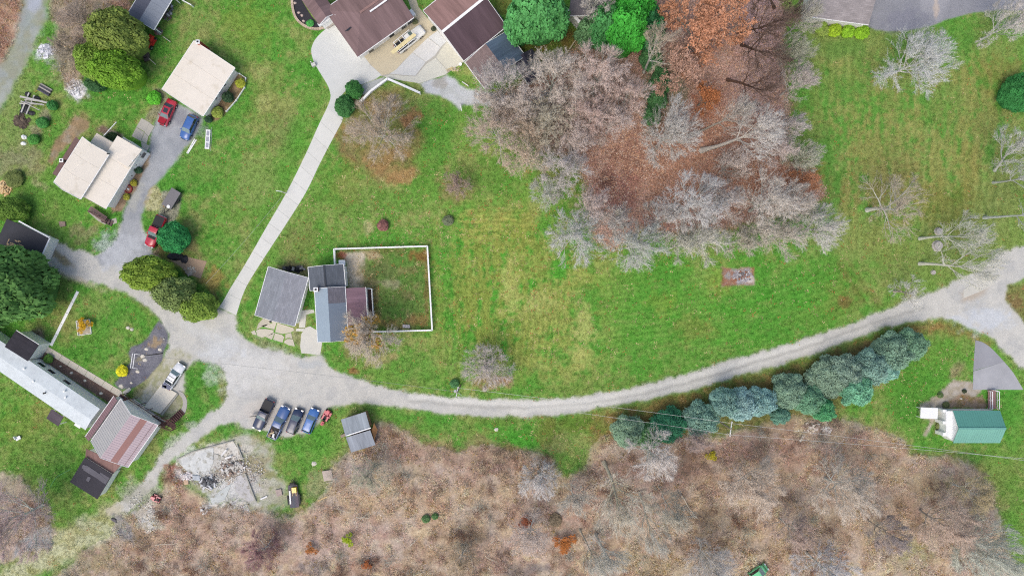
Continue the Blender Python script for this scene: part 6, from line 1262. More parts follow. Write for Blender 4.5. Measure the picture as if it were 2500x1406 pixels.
poly_slab(pd, 'edge_beam', [(432.5, 961), (435, 963), (396, 1014), (392, 1011)], 0, .33, M_conc, (160, 160, 150), .3)
pc = spline([(436, 953), (448, 960), (456, 975), (456, 995), (449, 1012), (440, 1008), (446, 990), (446, 975), (440, 965), (432, 960)], 24); poly_slab(None, 'curved_paving', [tuple(p) for p in pc], -.05, .07, M_conc, (176, 172, 164))['kind'] = 'structure'
rsl = empty('road_slab', (0, 0, 0)); rsl['kind'] = 'structure'
for pts in [[(2352, 708), (2385, 687), (2392, 712), (2352, 728)], [(2386, 686.5), (2412, 666), (2430, 694), (2393, 711.5)]]: poly_slab(rsl, 'slab', pts, -.05, .03, M_conc, (198, 196, 186))
dd = empty('turnaround_pad', (0, 0, 0)); dd['kind'] = 'structure'
cv = spline([(2381, 830), (2400, 836), (2420, 850), (2445, 876), (2470, 905), (2487, 932), (2498, 951)], 24)
for (pts, c) in [([tuple(p) for p in cv[:13]]+[(2376, 905), (2378, 870)], (152, 153, 158)), ([(2376, 906)]+[tuple(p) for p in cv[12:]]+[(2375, 951)], (168, 169, 172))]: poly_slab(dd, 'slab', pts, -.04, .04, mat('worn_asphalt', source='OBJECT', rough=.8, grain=.07, scale=1.2, big=.14, bigscale=.35, stretch=(.5, .5, 1), bump=.1), c)
# old foundation slabs and rubble
def jag(poly, amp=2.2, step=7):
    out = []
    for i in range(len(poly)):
        a, b = np.array(poly[i], float), np.array(poly[(i+1) % len(poly)], float); k = max(1, int(np.linalg.norm(b-a)/step))
        for j in range(k): out.append(tuple(a+(b-a)*j/k+RS.randn(2)*amp*(.45 if j else .2)))
    return out
M_oldc = mat('old_concrete', source='OBJECT', rough=.9, grain=.12, scale=5, big=.14, bigscale=.8, bump=.4, stain=((140, 136, 116), .9, .53, .75))
fn = empty('foundation', (*W(510, 1110), 0), 0, 'broken pale concrete foundation strewn with debris below the parking row', 'foundation')
for pts, c in [([(431, 1122), (470, 1103), (500, 1092), (522, 1093), (520, 1130), (512, 1155), (492, 1163), (470, 1158), (446, 1138)], (204, 206, 202)), ([(524, 1092), (548, 1082), (570, 1076), (574, 1083), (592, 1120), (560, 1124), (548, 1112), (530, 1104)], (210, 206, 196)),
               ([(523, 1106), (546, 1114), (558, 1126), (540, 1140), (522, 1150), (522, 1132)], (188, 186, 178)), ([(575, 1163), (595, 1155), (606, 1172), (622, 1222), (608, 1222), (590, 1214), (575, 1195), (572, 1178)], (186, 184, 182)),
               ([(514, 1215), (530, 1205), (556, 1186), (565, 1180), (556, 1205), (548, 1220), (528, 1233), (516, 1226)], (190, 194, 190)), ([(563, 1233), (570, 1222), (578, 1226), (574, 1240), (566, 1242)], (192, 190, 186))]:
    poly_slab(fn, 'slab', jag(pts, 2.0, 8), -.05, .09+RS.rand()*.04, M_oldc, c)
ed = MB(); 
for a, b in [((431, 1122), (470, 1103)), ((470, 1103), (570, 1076)), ((578, 1085), (593, 1122)), ((598, 1156), (624, 1224))]: p, q = W(*a, .3), W(*b, .3); ed.beam((*p, .16), (*q, .16), .2, .34)
child_at(ed.build('edge_wall', M_conc, color=rgba((170, 168, 158))), fn)
def heap(name, label, cat, cx, cy, rx, ry, n, cols, sz=(.15, .5), hmax=.6, m=M_rock, flatness=.4, long_=1.0, each='stone', rest='rubble'):
    root = empty(name, (*W(cx, cy), 0), 0, label, cat); x0, y0 = W(cx, cy); k = CAM_H/F_PX; rng = np.random.RandomState(int(cx+cy)); mbs = MB()
    for i in range(n):
        a, r = rng.rand()*6.28, rng.rand()**.6; x, y = math.cos(a)*r*rx*k, math.sin(a)*r*ry*k; s = rng.uniform(*sz); z = hmax*(1-r)*rng.rand(); rz = rng.rand()*3.14 if long_ < 3 else rng.normal(.6, .5)
        big = s > sz[0]*.35+sz[1]*.65; mb = MB() if big else mbs
        mb.box((x, y, z+s*flatness/2), (s*long_, s*rng.uniform(.5, .9) if long_ < 3 else .12, s*flatness if long_ < 3 else .1), rz, 0, rng.uniform(.6, .95))
        if big: mb.build(each, m, root, color=rgba(cols[i % len(cols)]))
    if mbs.v: mbs.build(rest, m, root, color=rgba(cols[0]))['kind'] = 'stuff'
    return root
heap('debris_pile', 'grey rubble and scrap heap on the middle of the broken foundation', 'rubble', 568, 1140, 30, 22, 150, [(190, 186, 178), (150, 130, 116), (120, 110, 104), (216, 214, 210)], (.12, .7))
heap('debris_pile', 'dark twisted scrap heap at the lower foundation edge', 'rubble', 510, 1176, 20, 14, 90, [(120, 124, 126), (200, 202, 204), (84, 84, 86)], (.12, .6), long_=2.2)
heap('shingle_pile', 'white splintered heap beside the red-leaved weeds', 'rubble', 457, 1162, 15, 10, 80, [(222, 218, 216), (206, 196, 194)], (.1, .5), .4)
heap('debris_pile', 'small tangled white scrap heap sunk in the scrub', 'rubble', 498, 1242, 12, 12, 50, [(190, 184, 176), (214, 212, 208)], (.1, .5), .4)
heap('rubble_pile', 'pile of grey and white broken stones below the green pines', 'rubble', 1985, 1040, 28, 12, 150, [(156, 138, 126), (204, 196, 186), (132, 116, 104), (216, 212, 206)], (.18, .8), .9)
heap('rubble_pile', 'white stones at the end of the grey rubble pile', 'rubble', 2015, 1046, 16, 12, 60, [(214, 208, 200), (196, 186, 178)], (.18, .6), .6)
heap('firewood_pile', 'larger heap of pale split firewood at the left edge', 'firewood', 14, 458, 16, 20, 90, [(214, 186, 140), (196, 160, 112), (226, 204, 164)], (.3, .5), 1.0, M_wood, .35, 1.3, 'log', 'small_logs')
heap('firewood_pile', 'small heap of split firewood behind the dark juniper', 'firewood', 32, 424, 12, 6, 30, [(216, 190, 146), (198, 162, 116)], (.25, .45), .5, M_wood, .35, 1.3, 'log', 'small_logs')
heap('ash_heap', 'bluish-white ash and scrap heap nearest the gravel track', 'ash heap', 112, 126, 20, 17, 120, [(206, 208, 214), (176, 178, 184), (228, 228, 232)], (.1, .55), .4)
heap('ash_heap', 'white ash heap below the bare thicket', 'ash heap', 186, 222, 18, 17, 110, [(214, 216, 218), (184, 184, 186), (230, 230, 232)], (.1, .45), .4)
heap('debris_pile', 'black bags and clutter behind the grey garage', 'clutter', 718, 657, 26, 7, 60, [(48, 46, 48), (90, 88, 88), (150, 146, 142), (36, 36, 38)], (.15, .7), .7)
heap('debris_pile', 'clutter under the pale slope of the metal carport', 'clutter', 408, 26, 14, 26, 80, [(120, 120, 124), (176, 176, 180), (96, 84, 76)], (.15, .6), .6)
heap('debris_pile', 'clutter at the lower corner of the metal carport', 'clutter', 388, 78, 10, 8, 40, [(150, 156, 156), (120, 96, 84)], (.15, .5), .5)
heap('leaf_ash_bed', 'grey ash and rubble inside the rectangular leaf bed', 'ash bed', 1812, 674, 26, 14, 150, [(166, 164, 170), (200, 196, 190), (120, 116, 118), (150, 104, 80)], (.1, .4), .25)
heap('pallet_scrap', 'heap of dark broken pallets beside the three round shrubs', 'pallets', 53, 297, 16, 11, 40, [(84, 72, 62), (110, 96, 80), (60, 52, 46)], (.5, 1.0), .5, M_wood, .12, 1.6, 'board', 'splinters')
heap('lumber_scraps', 'grey split logs lying on the tan earth patch', 'logs', 465, 663, 12, 7, 14, [(190, 182, 168), (160, 148, 132)], (.3, .7), .3, M_wood, .3, 1.8, 'log', 'chips')
# lumber stack top left
ls = empty('lumber_stack', (*W(75, 252), 0), 0, 'crossed grey beams stacked over black tarps near the gravel track', 'lumber')
for a, b, z, w in [((49, 236), (118, 252), .75, .30), ((51, 248), (108, 257), .7, .2), ((48, 253), (104, 255), .62, .2), ((52, 247), (97, 270), .86, .12), ((71, 227), (52, 275), .45, .22), ((84, 233), (64, 280), .45, .22), ((60, 244), (110, 249), .6, .14)]:
    p, q = W(*a, z), W(*b, z); b_ = MB(); b_.beam((*p, z), (*q, z), w, .12); child_at(b_.build('beam', M_wood, color=rgba(jc((186, 184, 178), 8))), ls)
for cx, cy, w, h in [(66, 230, 1.2, .9), (88, 240, 1.6, 1.0), (60, 262, 1.6, 2.4), (76, 276, 1.4, .9), (52, 272, .9, .9)]:
    x, y = W(cx, cy, .2); t_ = MB(); t_.dome((x, y, 0), w/2, h/2, .32, 9, 3, jit=.12); tag(t_.build('tarp_sheet', M_tarp), None); child_at(COL.objects[-1] if False else bpy.data.objects[t_ and bpy.context.scene.collection.objects[-1].name], ls)
b = empty('tarped_boards', (*W(112, 220), 0), math.radians(-30), 'dark tarped board stack above the crossed grey beams', 'boards')
for k in range(5): q = MB(); q.box((0, -.6+k*.28, .18+.05*(k % 2)), (2.3, .24, .3)); q.build('board', M_wood, b, color=rgba([(84, 84, 94), (60, 60, 68), (170, 164, 156), (72, 72, 82), (150, 146, 140)][k]))
for cx, cy, lab, s in [(58, 335, 'crumpled white sack beside the lowest round shrub', .55), (56, 350, 'square white sack, lower of the two by the round shrub', .5)]:
    x, y = W(cx, cy, .2); q = MB(); q.dome((x, y, 0), s, s*.8, .45, 7, 3, jit=.15); tag(q.build('sack', M_white), lab, 'sack', 'two white sacks')
# yard pieces
for cx, cy, s, lab in [(312, 800, .42, 'pale flat stone, left of the pair on the lawn'), (321, 804, .40, 'pale flat stone, right of the pair on the lawn'), (357, 852, .38, 'round white stone highest on the black mulch'), (353, 879, .5, 'triangular white stone beside the white frame'), (335, 907, .42, 'squarish pale stone low on the black mulch'),
                       (320, 934, .3, 'small white stone near the lower end of the mulch'), (295, 943, .5, 'square pale stone at the foot of the mulch bed'), (400, 827, .2, 'tiny white stone near the upper curve of the mulch'), (390, 853, .4, 'tan stone on the mulch bed rim'),
                       (147, 894, .22, 'first pale stone on the brown mulch from the porch'), (174, 910, .3, 'second pale stone on the brown mulch from the porch'), (207, 929, .32, 'third pale stone on the brown mulch from the porch'), (246, 960, .36, 'pinkish stone on the brown mulch nearest the pink roof'),
                       (348, 869, .5, 'white bowl-like stone at the foot of the leaning dark pole'), (766, 1132, .55, 'pale stone above the square slab in the scrub'), (1212, 1048, .5, 'white stone standing on the lawn south of the road'), (1195, 1388, .5, 'pale block in the lower scrub'),
                       (1135, 1203, .3, 'white scrap in the middle of the tan scrub'), (1660, 1025, .2, 'white scrap by the pines'), (2347, 973, .3, 'pale stone in the leaf bed above the cottage'), (732, 1284, .3, 'white scrap left in the pink scrub'), (378, 280, .01, None)]:
    if lab:
        x, y = W(cx, cy, .1); q = MB(); q.dome((x, y, -.02), s, s*.8, .22, 6, 2, jit=.22); tag(q.build('stone', M_rock, color=rgba((212, 206, 192))), lab, 'stone')
fr = empty('planter_frame', (*W(206, 799), 0), math.radians(8), 'square white-framed gravel planter holding the golden shrub', 'planter')
for a, b, L_ in [((-1.1, 0), (-1.1, 0), 0)]: pass
for k in range(4):
    q = MB(); q.box(((1.18, 0), (-1.18, 0), (0, 1.28), (0, -1.28))[k]+(.12,), ((.08, 2.56, .24), (.08, 2.56, .24), (2.28, .08, .24), (2.28, .08, .24))[k]); q.build('board', M_white, fr)
q = MB(); q.box((0, 0, .05), (2.26, 2.46, .1)); q.build('gravel_fill', M_rock, fr, color=rgba((184, 174, 156)))
fr = empty('pipe_trellis', (*W(335, 880), 0), math.radians(-8), 'white pipe frame standing on the black mulch', 'frame')
for x_, y0, y1 in [(-.5, -1.3, 1.3), (-.1, -1.3, 1.3)]: q = MB(); q.beam((x_, y0, .9), (x_, y1, .9), .09, .09); q.build('pipe', M_white, fr)
for y_ in (-1.25, 1.25): q = MB(); q.beam((-.05, y_, .85), (.8, y_, .85), .06, .06); q.beam((-.5, y_, 0), (-.5, y_, .86), .06, .06); q.build('pipe', M_white, fr)
sw = empty('louvre_unit', (*W(508, 341), 0), math.radians(86), 'white long louvred panel with three grey grilles on the lawn', 'panel')
q = MB(); q.box((0, 0, .12), (3.4, .78, .2)); q.build('frame', M_white, sw)
for k in (-1.05, 0, 1.05): q = MB(); q.box((k, 0, .225), (.85, .48, .03)); q.build('grille', M_paint, sw, color=rgba((160, 162, 172)))
q = MB(); q.beam((-2.0, -.62, .06), (2.2, -.55, .06), .05, .05); tag(q.build('pipe', M_chrome, loc=(sw.location[0], sw.location[1], 0), rz=sw.rotation_euler[2]), 'thin metal pipe lying alongside the white louvred panel', 'pipe')
bs = empty('white_boards', (*W(468, 358), 0), math.atan2(34, 20), 'two white boards lying on the lawn beside the asphalt drive', 'boards')
for k in (0, 1): q = MB(); q.box((0, -.11+k*.24, .06), (2.9, .2, .08), (-.03, .03)[k]); q.build('board', M_white, bs)
rg = empty('flower_ring', (*W(314, 462), 0), 0, 'round red-edged flower ring with pale ornament by the cream house', 'flower bed')
q = MB()
for k in range(14): a = k*6.283/14; q.box((.65*math.cos(a), .65*math.sin(a), .12), (.16, .28, .26), a)
q.build('brick_edge', M_paint, rg, color=rgba((150, 52, 52))); q = MB(); q.disc((0, 0, 0), .58, .12, 12); q.build('soil', M_rock, rg, color=rgba((150, 110, 90))); q = MB(); q.dome((.05, 0, .12), .22, .18, .3, 8, 3); q.build('ornament', M_white, rg)
gs = poly_slab(None, 'earth_slab', [(414, 617), (505, 638), (490, 680), (467, 672), (440, 650), (410, 630)], -.05, .05, M_conc, (172, 148, 124)); gs['kind'] = 'structure'
q = MB(); x, y = W(427, 626, .3); q.dome((x, y, .0), 1.5, .75, .4, 12, 4, jit=.1); q.dome((x+1.6, y-.5, .0), .7, .8, .35, 9, 3, jit=.2); tag(q.build('tarp', M_tarp), 'crumpled black tarp heap on the tan slab below the spruce', 'tarp')
q = MB(); p, r_ = W(454, 668, .2), W(466, 650, .2); q.beam((*p, .12), (*r_, .12), .22, .1); tag(q.build('plank', M_wood, color=rgba((200, 190, 172))), 'pale short plank lying on the tan earth slab', 'plank')
for a, b, z, w, col, lab, nm in [((1143, 210), (1128, 200), .4, .12, (226, 226, 226), 'short white rail stub at the shed corner above the lawn', 'rail'), ((1123, 255), (1127, 271), 1.0, .16, (226, 226, 226), 'white post leaning at the end of the gravel footpath', 'post'),
        ((688, 468), (674, 466), 2.4, .12, (220, 222, 220), 'short white crossbar of the post beside the concrete driveway', 'signpost'), ((292, 30), (310, 37), 2.4, .12, (226, 224, 220), 'white rail sticking out of the metal carport corner', 'rail'), ((398, 90), (416, 103), .3, .12, (214, 208, 190), 'pale board lying in the grass by the metal carport', 'board'),
        ((358, 138), (380, 158), .3, .12, (206, 198, 176), 'pale pole lying below the red tractor mower', 'pole'), ((1390, 137), (1330, 172), .25, .25, (182, 170, 140), 'log border along the dark lawn, lower section', 'log'), ((1410, 92), (1390, 137 - 16), .25, .22, (186, 176, 148), 'log border along the dark lawn, upper section', 'log'),
        ((540, 1112), (553, 1098), .5, .3, (224, 222, 218), 'white board leaning on the foundation debris', 'board'), ((549, 1119), (565, 1114), .5, .3, (226, 224, 220), 'shorter white board on the foundation debris', 'board'), ((500, 1188), (517, 1197), .3, .16, (214, 212, 206), 'white board in the scrub below the foundation', 'board'),
        ((636, 1218), (652, 1211), .2, .25, (226, 226, 224), 'white board left of the dark flatbed trailer', 'board'), ((776, 1222), (798, 1212), .2, .22, (206, 180, 130), 'tan broken board in the scrub beside the flatbed trailer', 'board'), ((1953, 1078), (1961, 1064), .4, .4, (206, 200, 186), 'pale plank below the rubble pile', 'plank'),
        ((795, 1178), (812, 1176), .3, .1, (190, 180, 160), 'thin stick on the square slab edge', 'stick'), ((418, 1248), (416, 1232), .2, .12, (210, 200, 186), 'short pale stick in the scrub near the red machine', 'stick'), ((1000, 560), (1000, 560), 0, 0, 0, None, None)]:
    if lab:
        p, r_ = W(*a, z), W(*b, z); q = MB(); q.beam((*p, z), (*r_, z), w, .12); 
        if nm in ('post', 'signpost', 'rail'): q.box((p[0], p[1], z/2), (.1, .1, z))
        tag(q.build(nm, M_wood, color=rgba(col)), lab, nm)
sl = poly_slab(None, 'concrete_block', [(786, 1150), (809, 1147), (813, 1170), (791, 1175)], 0, .4, M_rock, (186, 172, 160), .4); tag(sl, 'weathered square concrete slab at the scrub edge', 'concrete block')
for pts, lab, col in [([(672, 1196), (686, 1193), (689, 1208), (676, 1212)], 'pinkish ground panel left of the flatbed trailer', (172, 156, 148)), ([(143, 541), (158, 541), (159, 552), (146, 554)], 'small square pavement stone on the lawn by the cream house', (150, 130, 118)), ([(270, 1265), (282, 1268), (284, 1276), (272, 1270)], 'dark mat by the dirt track', (104, 100, 104)),
        ([(470, 1160), (487, 1161), (488, 1174), (470, 1171)], 'grey and white metal tray at the foundation corner', (180, 186, 190)), ([(448, 1172), (458, 1171), (460, 1182), (449, 1183)], 'tan square board in the red weeds', (196, 168, 140)), ([(1000, 793), (983, 792), (983, 800), (1001, 801)], 'grey bench-like plank seat inside the yard fence', (190, 184, 184)), ([(840, 663), (846, 661), (848, 667), (842, 668)], 'small white box by the house wall inside the yard', (230, 230, 226))]:
    tag(poly_slab(None, 'panel', pts, 0, .3, M_rock, col, .3), lab, 'panel')
q = MB(); x, y = W(42, 1070, .5); q.box((x, y, .3), (.9, .6, .1), .5); q.box((x-.4, y+.1, .5), (.1, .6, .5), .5); [q.box((x+a, y+b, .15), (.06, .06, .3)) for a in (-.35, .35) for b in (-.25, .25)]; tag(q.build('lawn_chair', M_white), 'white chair standing alone on the lawn below the long house', 'chair')
# dog-leg white wall fences
def vinyl_fence(name, label, pts, h, w=.12, step=2.2, cap=.14, color=(228, 230, 230), panel=True, group=None):
    P = [np.array(W(x, y, h)) for x, y in pts]; root = empty(name, (P[0][0], P[0][1], 0), 0, label, 'fence', group); done = []
    for a, b in zip(P[:-1], P[1:]):
        L = np.linalg.norm(b-a); k = max(1, round(L/step))
        for i in range(k):
            p, q = a+(b-a)*(i/k), a+(b-a)*((i+1)/k); m = MB(); m.beam((*p, h-.04), (*q, h-.04), cap, .07); child_at(m.build('top_rail', M_white, color=rgba(color)), root)
            m = MB(); m.beam((*p, .2), (*q, .2), .06, .12); child_at(m.build('bottom_rail', M_white), root)
            if panel:
                n = max(3, int(np.linalg.norm(q-p)/.3))
                m = MB()
                for j in range(n):
                    c = p+(q-p)*(j+.5)/n; m.box((c[0], c[1], (h+.16)/2), (.16, .03, h-.34), math.atan2(*(q-p)[::-1]))
                child_at(m.build('pickets', M_white), root)['kind'] = 'stuff'
        for i in range(k+1):
            p = a+(b-a)*i/k
            if all(np.linalg.norm(p-d) > .1 for d in done): done.append(p); m = MB(); m.box((p[0], p[1], (h+.06)/2), (w+.04, w+.04, h+.06)); child_at(m.build('post', M_white), root)
    return root
vinyl_fence('white_fence', 'white fence around three sides of the leafy yard beside the house', [(817, 646), (815, 608), (1043, 601), (1055, 806), (912, 810), (858, 812)], 1.2, cap=.26)
vinyl_fence('white_fence', 'white wall-like fence bent at the concrete apron corner', [(878, 250), (905, 222), (945, 192), (985, 209), (1025, 227)], 1.1, cap=.38)
vinyl_fence('garden_fence', 'thin white edging fence around the bed at the cream garage', [(584, 180), (599, 190), (596, 214), (576, 245), (552, 272)], .5, cap=.08, panel=False)
hf = vinyl_fence('metal_railing', 'white slatted rack at the top beside the carport', [(444, 0), (466, 12)], 1.0, cap=.12); 
# curved retaining edge of the dark flower bed
fb = spline([(714, -20), (713, 10), (720, 40), (735, 58), (755, 68), (775, 71), (795, 66)], 26); root = empty('flower_bed', (*W(745, 35), 0), 0, 'dark curved flower bed with a tan stone edge by the brown roof', 'flower bed')
for i in range(25):
    a, b = np.array(W(*fb[i], .3)), np.array(W(*fb[i+1], .3)); m = MB(); m.beam((*(a+(b-a)*.03), .15), (*(b-(b-a)*.03), .15), .42, .36); child_at(m.build('edge_stone', M_rock, color=rgba(jc((188, 170, 150), 9))), root)
poly_slab(root, 'mulch', [tuple(p) for p in fb]+[(780, 62), (760, 40), (738, 5), (732, -20)], -.02, .12, M_ground if False else M_rock, (52, 50, 56), .1)
for cx, cy in [(737, 38), (741, 52), (720, 8), (729, 32)]: x, y = W(cx, cy, .15); m = MB(); m.dome((x, y, .1), .3, .25, .2, 7, 2, jit=.2); child_at(m.build('stone', M_rock, color=rgba((196, 176, 166))), root)
# lamp-like ornament and statue beside the apron
m = MB(); x, y = W(765, 158, .5); m.box((x, y, .3), (.7, .6, .6), .5); m.tube([(x-.3, y+.3, 0), (x-.35, y+.35, .9)], [.08, .06], 6); m.dome((x-.35, y+.35, .85), .14, .14, .2, 6, 2); tag(m.build('garden_ornament', M_rock, color=rgba((196, 196, 190))), 'small grey ornament and block at the edge of the concrete apron', 'ornament')
for cx, cy, lab in [(1124, 158, 'white pot at the corner of the concrete pad')]:
    x, y = W(cx, cy, .3); m = MB(); m.tube([(x, y, 0), (x, y, .5)], [.2, .3], 10); tag(m.build('pot', M_white), lab, 'pot')
heap('stone_edging', 'row of tan stones along the pad edge by the sheds', 'stones', 1108, 170, 20, 5, 30, [(196, 182, 140), (180, 170, 150)], (.2, .5), .1)
m = MB(); x, y = W(2418, 662, .2)
# stumps
for cx, cy, r, h, lab in [(2290, 565, .55, .5, 'smaller grey tree stump beside the leaning pale trunk'), (2288, 600, .75, .5, 'larger grey split stump below the leaning pale trunk'), (1712, 372, .01, .01, None), (2278, 690-25, .35, .3, 'small stump near the road above the white-limbed tree')]:
    if lab:
        x, y = W(cx, cy); m = MB(); m.tube([(x, y, 0), (x, y, h*.4), (x, y, h)], [r*1.35, r*1.05, r], 11); tag(m.build('tree_stump', M_bark, color=rgba((178, 172, 166))), lab, 'stump')
m = MB(); x, y = W(1568-1250+1250, 1, 0)
# fallen branches
for (x0_, y0_, x1_, y1_, r, lab) in [(870, 1260, 905, 1264, .09, 'fallen pale branch in the pink scrub'), (1003, 1330, 1020, 1312, .09, 'forked fallen branch in the tan scrub'), (1150, 1352, 1156, 1405, .07, 'thin fallen trunk at the bottom of the scrub'), (1185, 1353, 1222, 1378, .07, 'fallen branch beside the pale block'), (1575, 1205, 1582, 1200, .05, None),
        (1662, 1206, 1698, 1262, .09, 'long white fallen branch in the olive scrub'), (1545, 1202, 1583, 1196, .09, 'crooked white fallen branch right of the big leaning tree'), (490, 1150, 480, 1120, .03, None), (820, 1240, 870, 1250, .06, 'thin fallen stick beside the flatbed trailer scrub'), (380, 1330, 440, 1325, .07, 'fallen branch in the left scrub')]:
    if lab:
        p = np.array(W(x0_, y0_, .3)); q = np.array(W(x1_, y1_, .3)); m = MB(); pts = [(*(p+(q-p)*t+RS.randn(2)*.12), .45+.15*RS.rand()) for t in np.linspace(0, 1, 5)]; m.tube(pts, [r, r*.9, r*.8, r*.6, r*.3], 5)
        for k in (1, 2, 3): e = np.array(pts[k])+np.array([RS.randn()*.6, RS.randn()*.6, .1]); m.tube([pts[k], tuple(e)], [r*.5, r*.15], 4)
        tag(m.build('fallen_branch', M_bark, color=rgba((196, 186, 168))), lab, 'branch')
# utility poles and wires
def pole(px, py, base, h, label, bar, ang, group='utility poles'):
    x, y = W(*base, 0); root = empty('utility_pole', (x, y, 0), 0, label, 'utility pole', group)
    m = MB(); m.tube([(0, 0, 0), (0, 0, h)], [.15, .11], 8); m.build('shaft', M_wood, root, color=rgba((150, 136, 120)))
    m = MB(); d = np.array([math.cos(ang), math.sin(ang)])*bar/2; m.beam((-d[0], -d[1], h-.4), (d[0], d[1], h-.4), .14, .14); m.build('crossarm', M_wood, root, color=rgba((214, 214, 208)))
    for s in (-1, -.45, .45, 1): m = MB(); m.tube([(d[0]*s*.94, d[1]*s*.94, h-.34), (d[0]*s*.94, d[1]*s*.94, h-.12)], [.06, .05], 6); m.build('insulator', M_white, root)
    return root, x, y
P1, x1_, y1_ = pole(1118, 957, (1125, 940), 8.5, 'utility pole with crossarm beside the fan-shaped bare tree', 1.9, math.radians(78))
m = MB(); m.tube([(-.35, .1, 7.0), (-.35, .1, 7.7)], [.24, .24], 10); m.build('transformer', M_paint, P1, color=rgba((176, 178, 180))); m = MB(); m.beam((0, 0, 7.9), (.7, -.6, 7.6), .06, .06); m.build('bracket', M_chrome, P1)
P2, x2_, y2_ = pole(1766, 1038, (1746, 1022), 9.0, 'utility pole with a long white crossarm among the blue-green pines', 2.5, math.radians(82))
def wire(name, label, p, q, sag=.8, r=.022, n=14, col=(206, 206, 200), group=None):
    m = MB(); P = np.array(p, float); Q = np.array(q, float); pts = []
    for i in range(n+1): t = i/n; v = P+(Q-P)*t; v[2] -= sag*4*t*(1-t); pts.append(tuple(v))
    m.tube(pts, [r]*len(pts), 4); o = m.build(name, M_paint, color=rgba(col)); return tag(o, label, 'wire', group)
for k, off in enumerate((-.8, .8)):
    wire('overhead_wire', ['upper overhead wire between the two utility poles', 'lower overhead wire between the two utility poles'][k], (x1_, y1_+off*.9, 8.2), (x2_, y2_+off*1.2, 8.7), .9)
    e = W(2620, 1135+off*6, 8); wire('overhead_wire', ['upper overhead wire running from the second pole past the cottage', 'lower overhead wire running from the second pole past the cottage'][k], (x2_, y2_+off*1.2, 8.7), (*e, 8.0), .9)
lp = MB(); bx, by = W(388, 861); tx, ty = W(353, 868, 5.0); lp.tube([(bx+.6, by-.1, 0), (tx, ty, 5.0)], [.1, .07], 7); tag(lp.build('service_pole', M_black), 'thin dark pole leaning over the black mulch bed', 'pole')
wire('overhead_wire', 'single wire crossing the gravel junction towards the first pole', (tx, ty, 4.9), (x1_, y1_, 7.6), 1.2, .02, col=(150, 152, 150))
e = W(1045, 1005, .2); wire('guy_wire', 'guy wire slanting across the road from the first pole', (x1_, y1_, 7.0), (*e, 0), 0, .014, 2)
a = W(692, 478, 2.0); b = W(503, 692, 3); wire('service_wire', 'thin dashed-looking wire along the concrete driveway lawn', (*a, 2.4), (*b, 3), .6, .016, col=(186, 196, 186))
hs_ = spline([(172, 1145), (160, 1152), (148, 1158), (135, 1168), (122, 1190)], 16); m = MB(); m.tube([(*W(x, y), .03) for x, y in hs_], [.035]*16, 5); tag(m.build('garden_hose', M_paint, color=rgba((120, 190, 130))), 'thin green hose curling from the dark flat roof over the lawn', 'hose')
# yard leftovers near the carport
m = MB(); x, y = W(354, 119, .8); m.box((x, y, .5), (1.0, .8, .8), .2, 0, .9); m.dome((x, y, .85), .55, .45, .25, 8, 3); tag(m.build('covered_barrel', M_white), 'white covered bundle under the olive arborvitae edge', 'bundle')
m = MB(); x, y = W(355, 134, .6); m.box((x, y, .45), (1.1, .9, .5), .1); m.box((x+.1, y-.8, .4), (.8, .5, .4), .3); tag(m.build('equipment', M_paint, color=rgba((92, 80, 80))), 'dark machine below the white covered bundle', 'machine')
m = MB(); x, y = W(563+18, 1060, 0)

# ------------------------------------------------------------------ scattered growth: weeds, leaves, stalks (nobody could count them)
SLABM = np.zeros(GX.shape, bool)
for pg in SLABS:
    xs = [p[0] for p in pg]; ys = [p[1] for p in pg]; i0, i1 = np.searchsorted(gy, [min(ys)-6, max(ys)+6]); j0, j1 = np.searchsorted(gx, [min(xs)-6, max(xs)+6])
    if i1 > i0 and j1 > j0: SLABM[i0:i1, j0:j1] |= sdist(GX[i0:i1, j0:j1], GY[i0:i1, j0:j1], pg) > -3
def weed_proto(seed, stems=9, leaves=12, h=.8, spread=.45, lw=.05):
    rng = np.random.RandomState(seed); P = rng.randn(stems, 3)*np.array([.12, .12, 0]); D = rng.randn(stems, 3)*spread+np.array([0, 0, 1.0]); D /= np.linalg.norm(D, axis=1, keepdims=True)
    Ln = rng.uniform(.5, 1.0, stems)*h; V, F = cones(P, D, Ln, np.full(stems, .013)); k = rng.randint(0, stems, leaves); c = P[k]+D[k]*(Ln[k]*rng.uniform(.4, 1, leaves))[:, None]
    N = rng.randn(leaves, 3)*.7+np.array([0, 0, 1]); N /= np.linalg.norm(N, axis=1, keepdims=True); A = np.cross(N, rng.randn(leaves, 3)); A /= np.linalg.norm(A, axis=1, keepdims=True); B = np.cross(N, A); s = rng.uniform(.6, 1.3, leaves)[:, None]*lw
    V2 = np.stack([c-A*s*1.6, c+B*s, c+A*s*1.6, c-B*s], 1).reshape(-1, 3); b = np.arange(leaves)[:, None]*4+len(V)
    F2 = np.concatenate([np.concatenate([b, b+1, b+2], 1)[:, None], np.concatenate([b, b+2, b+3], 1)[:, None]], 1).reshape(-1, 3)
    return bpy.data.objects.new('weed_clump', tri_mesh('weed_clump', np.concatenate([V, V2]), np.concatenate([F, F2]), M_inst))
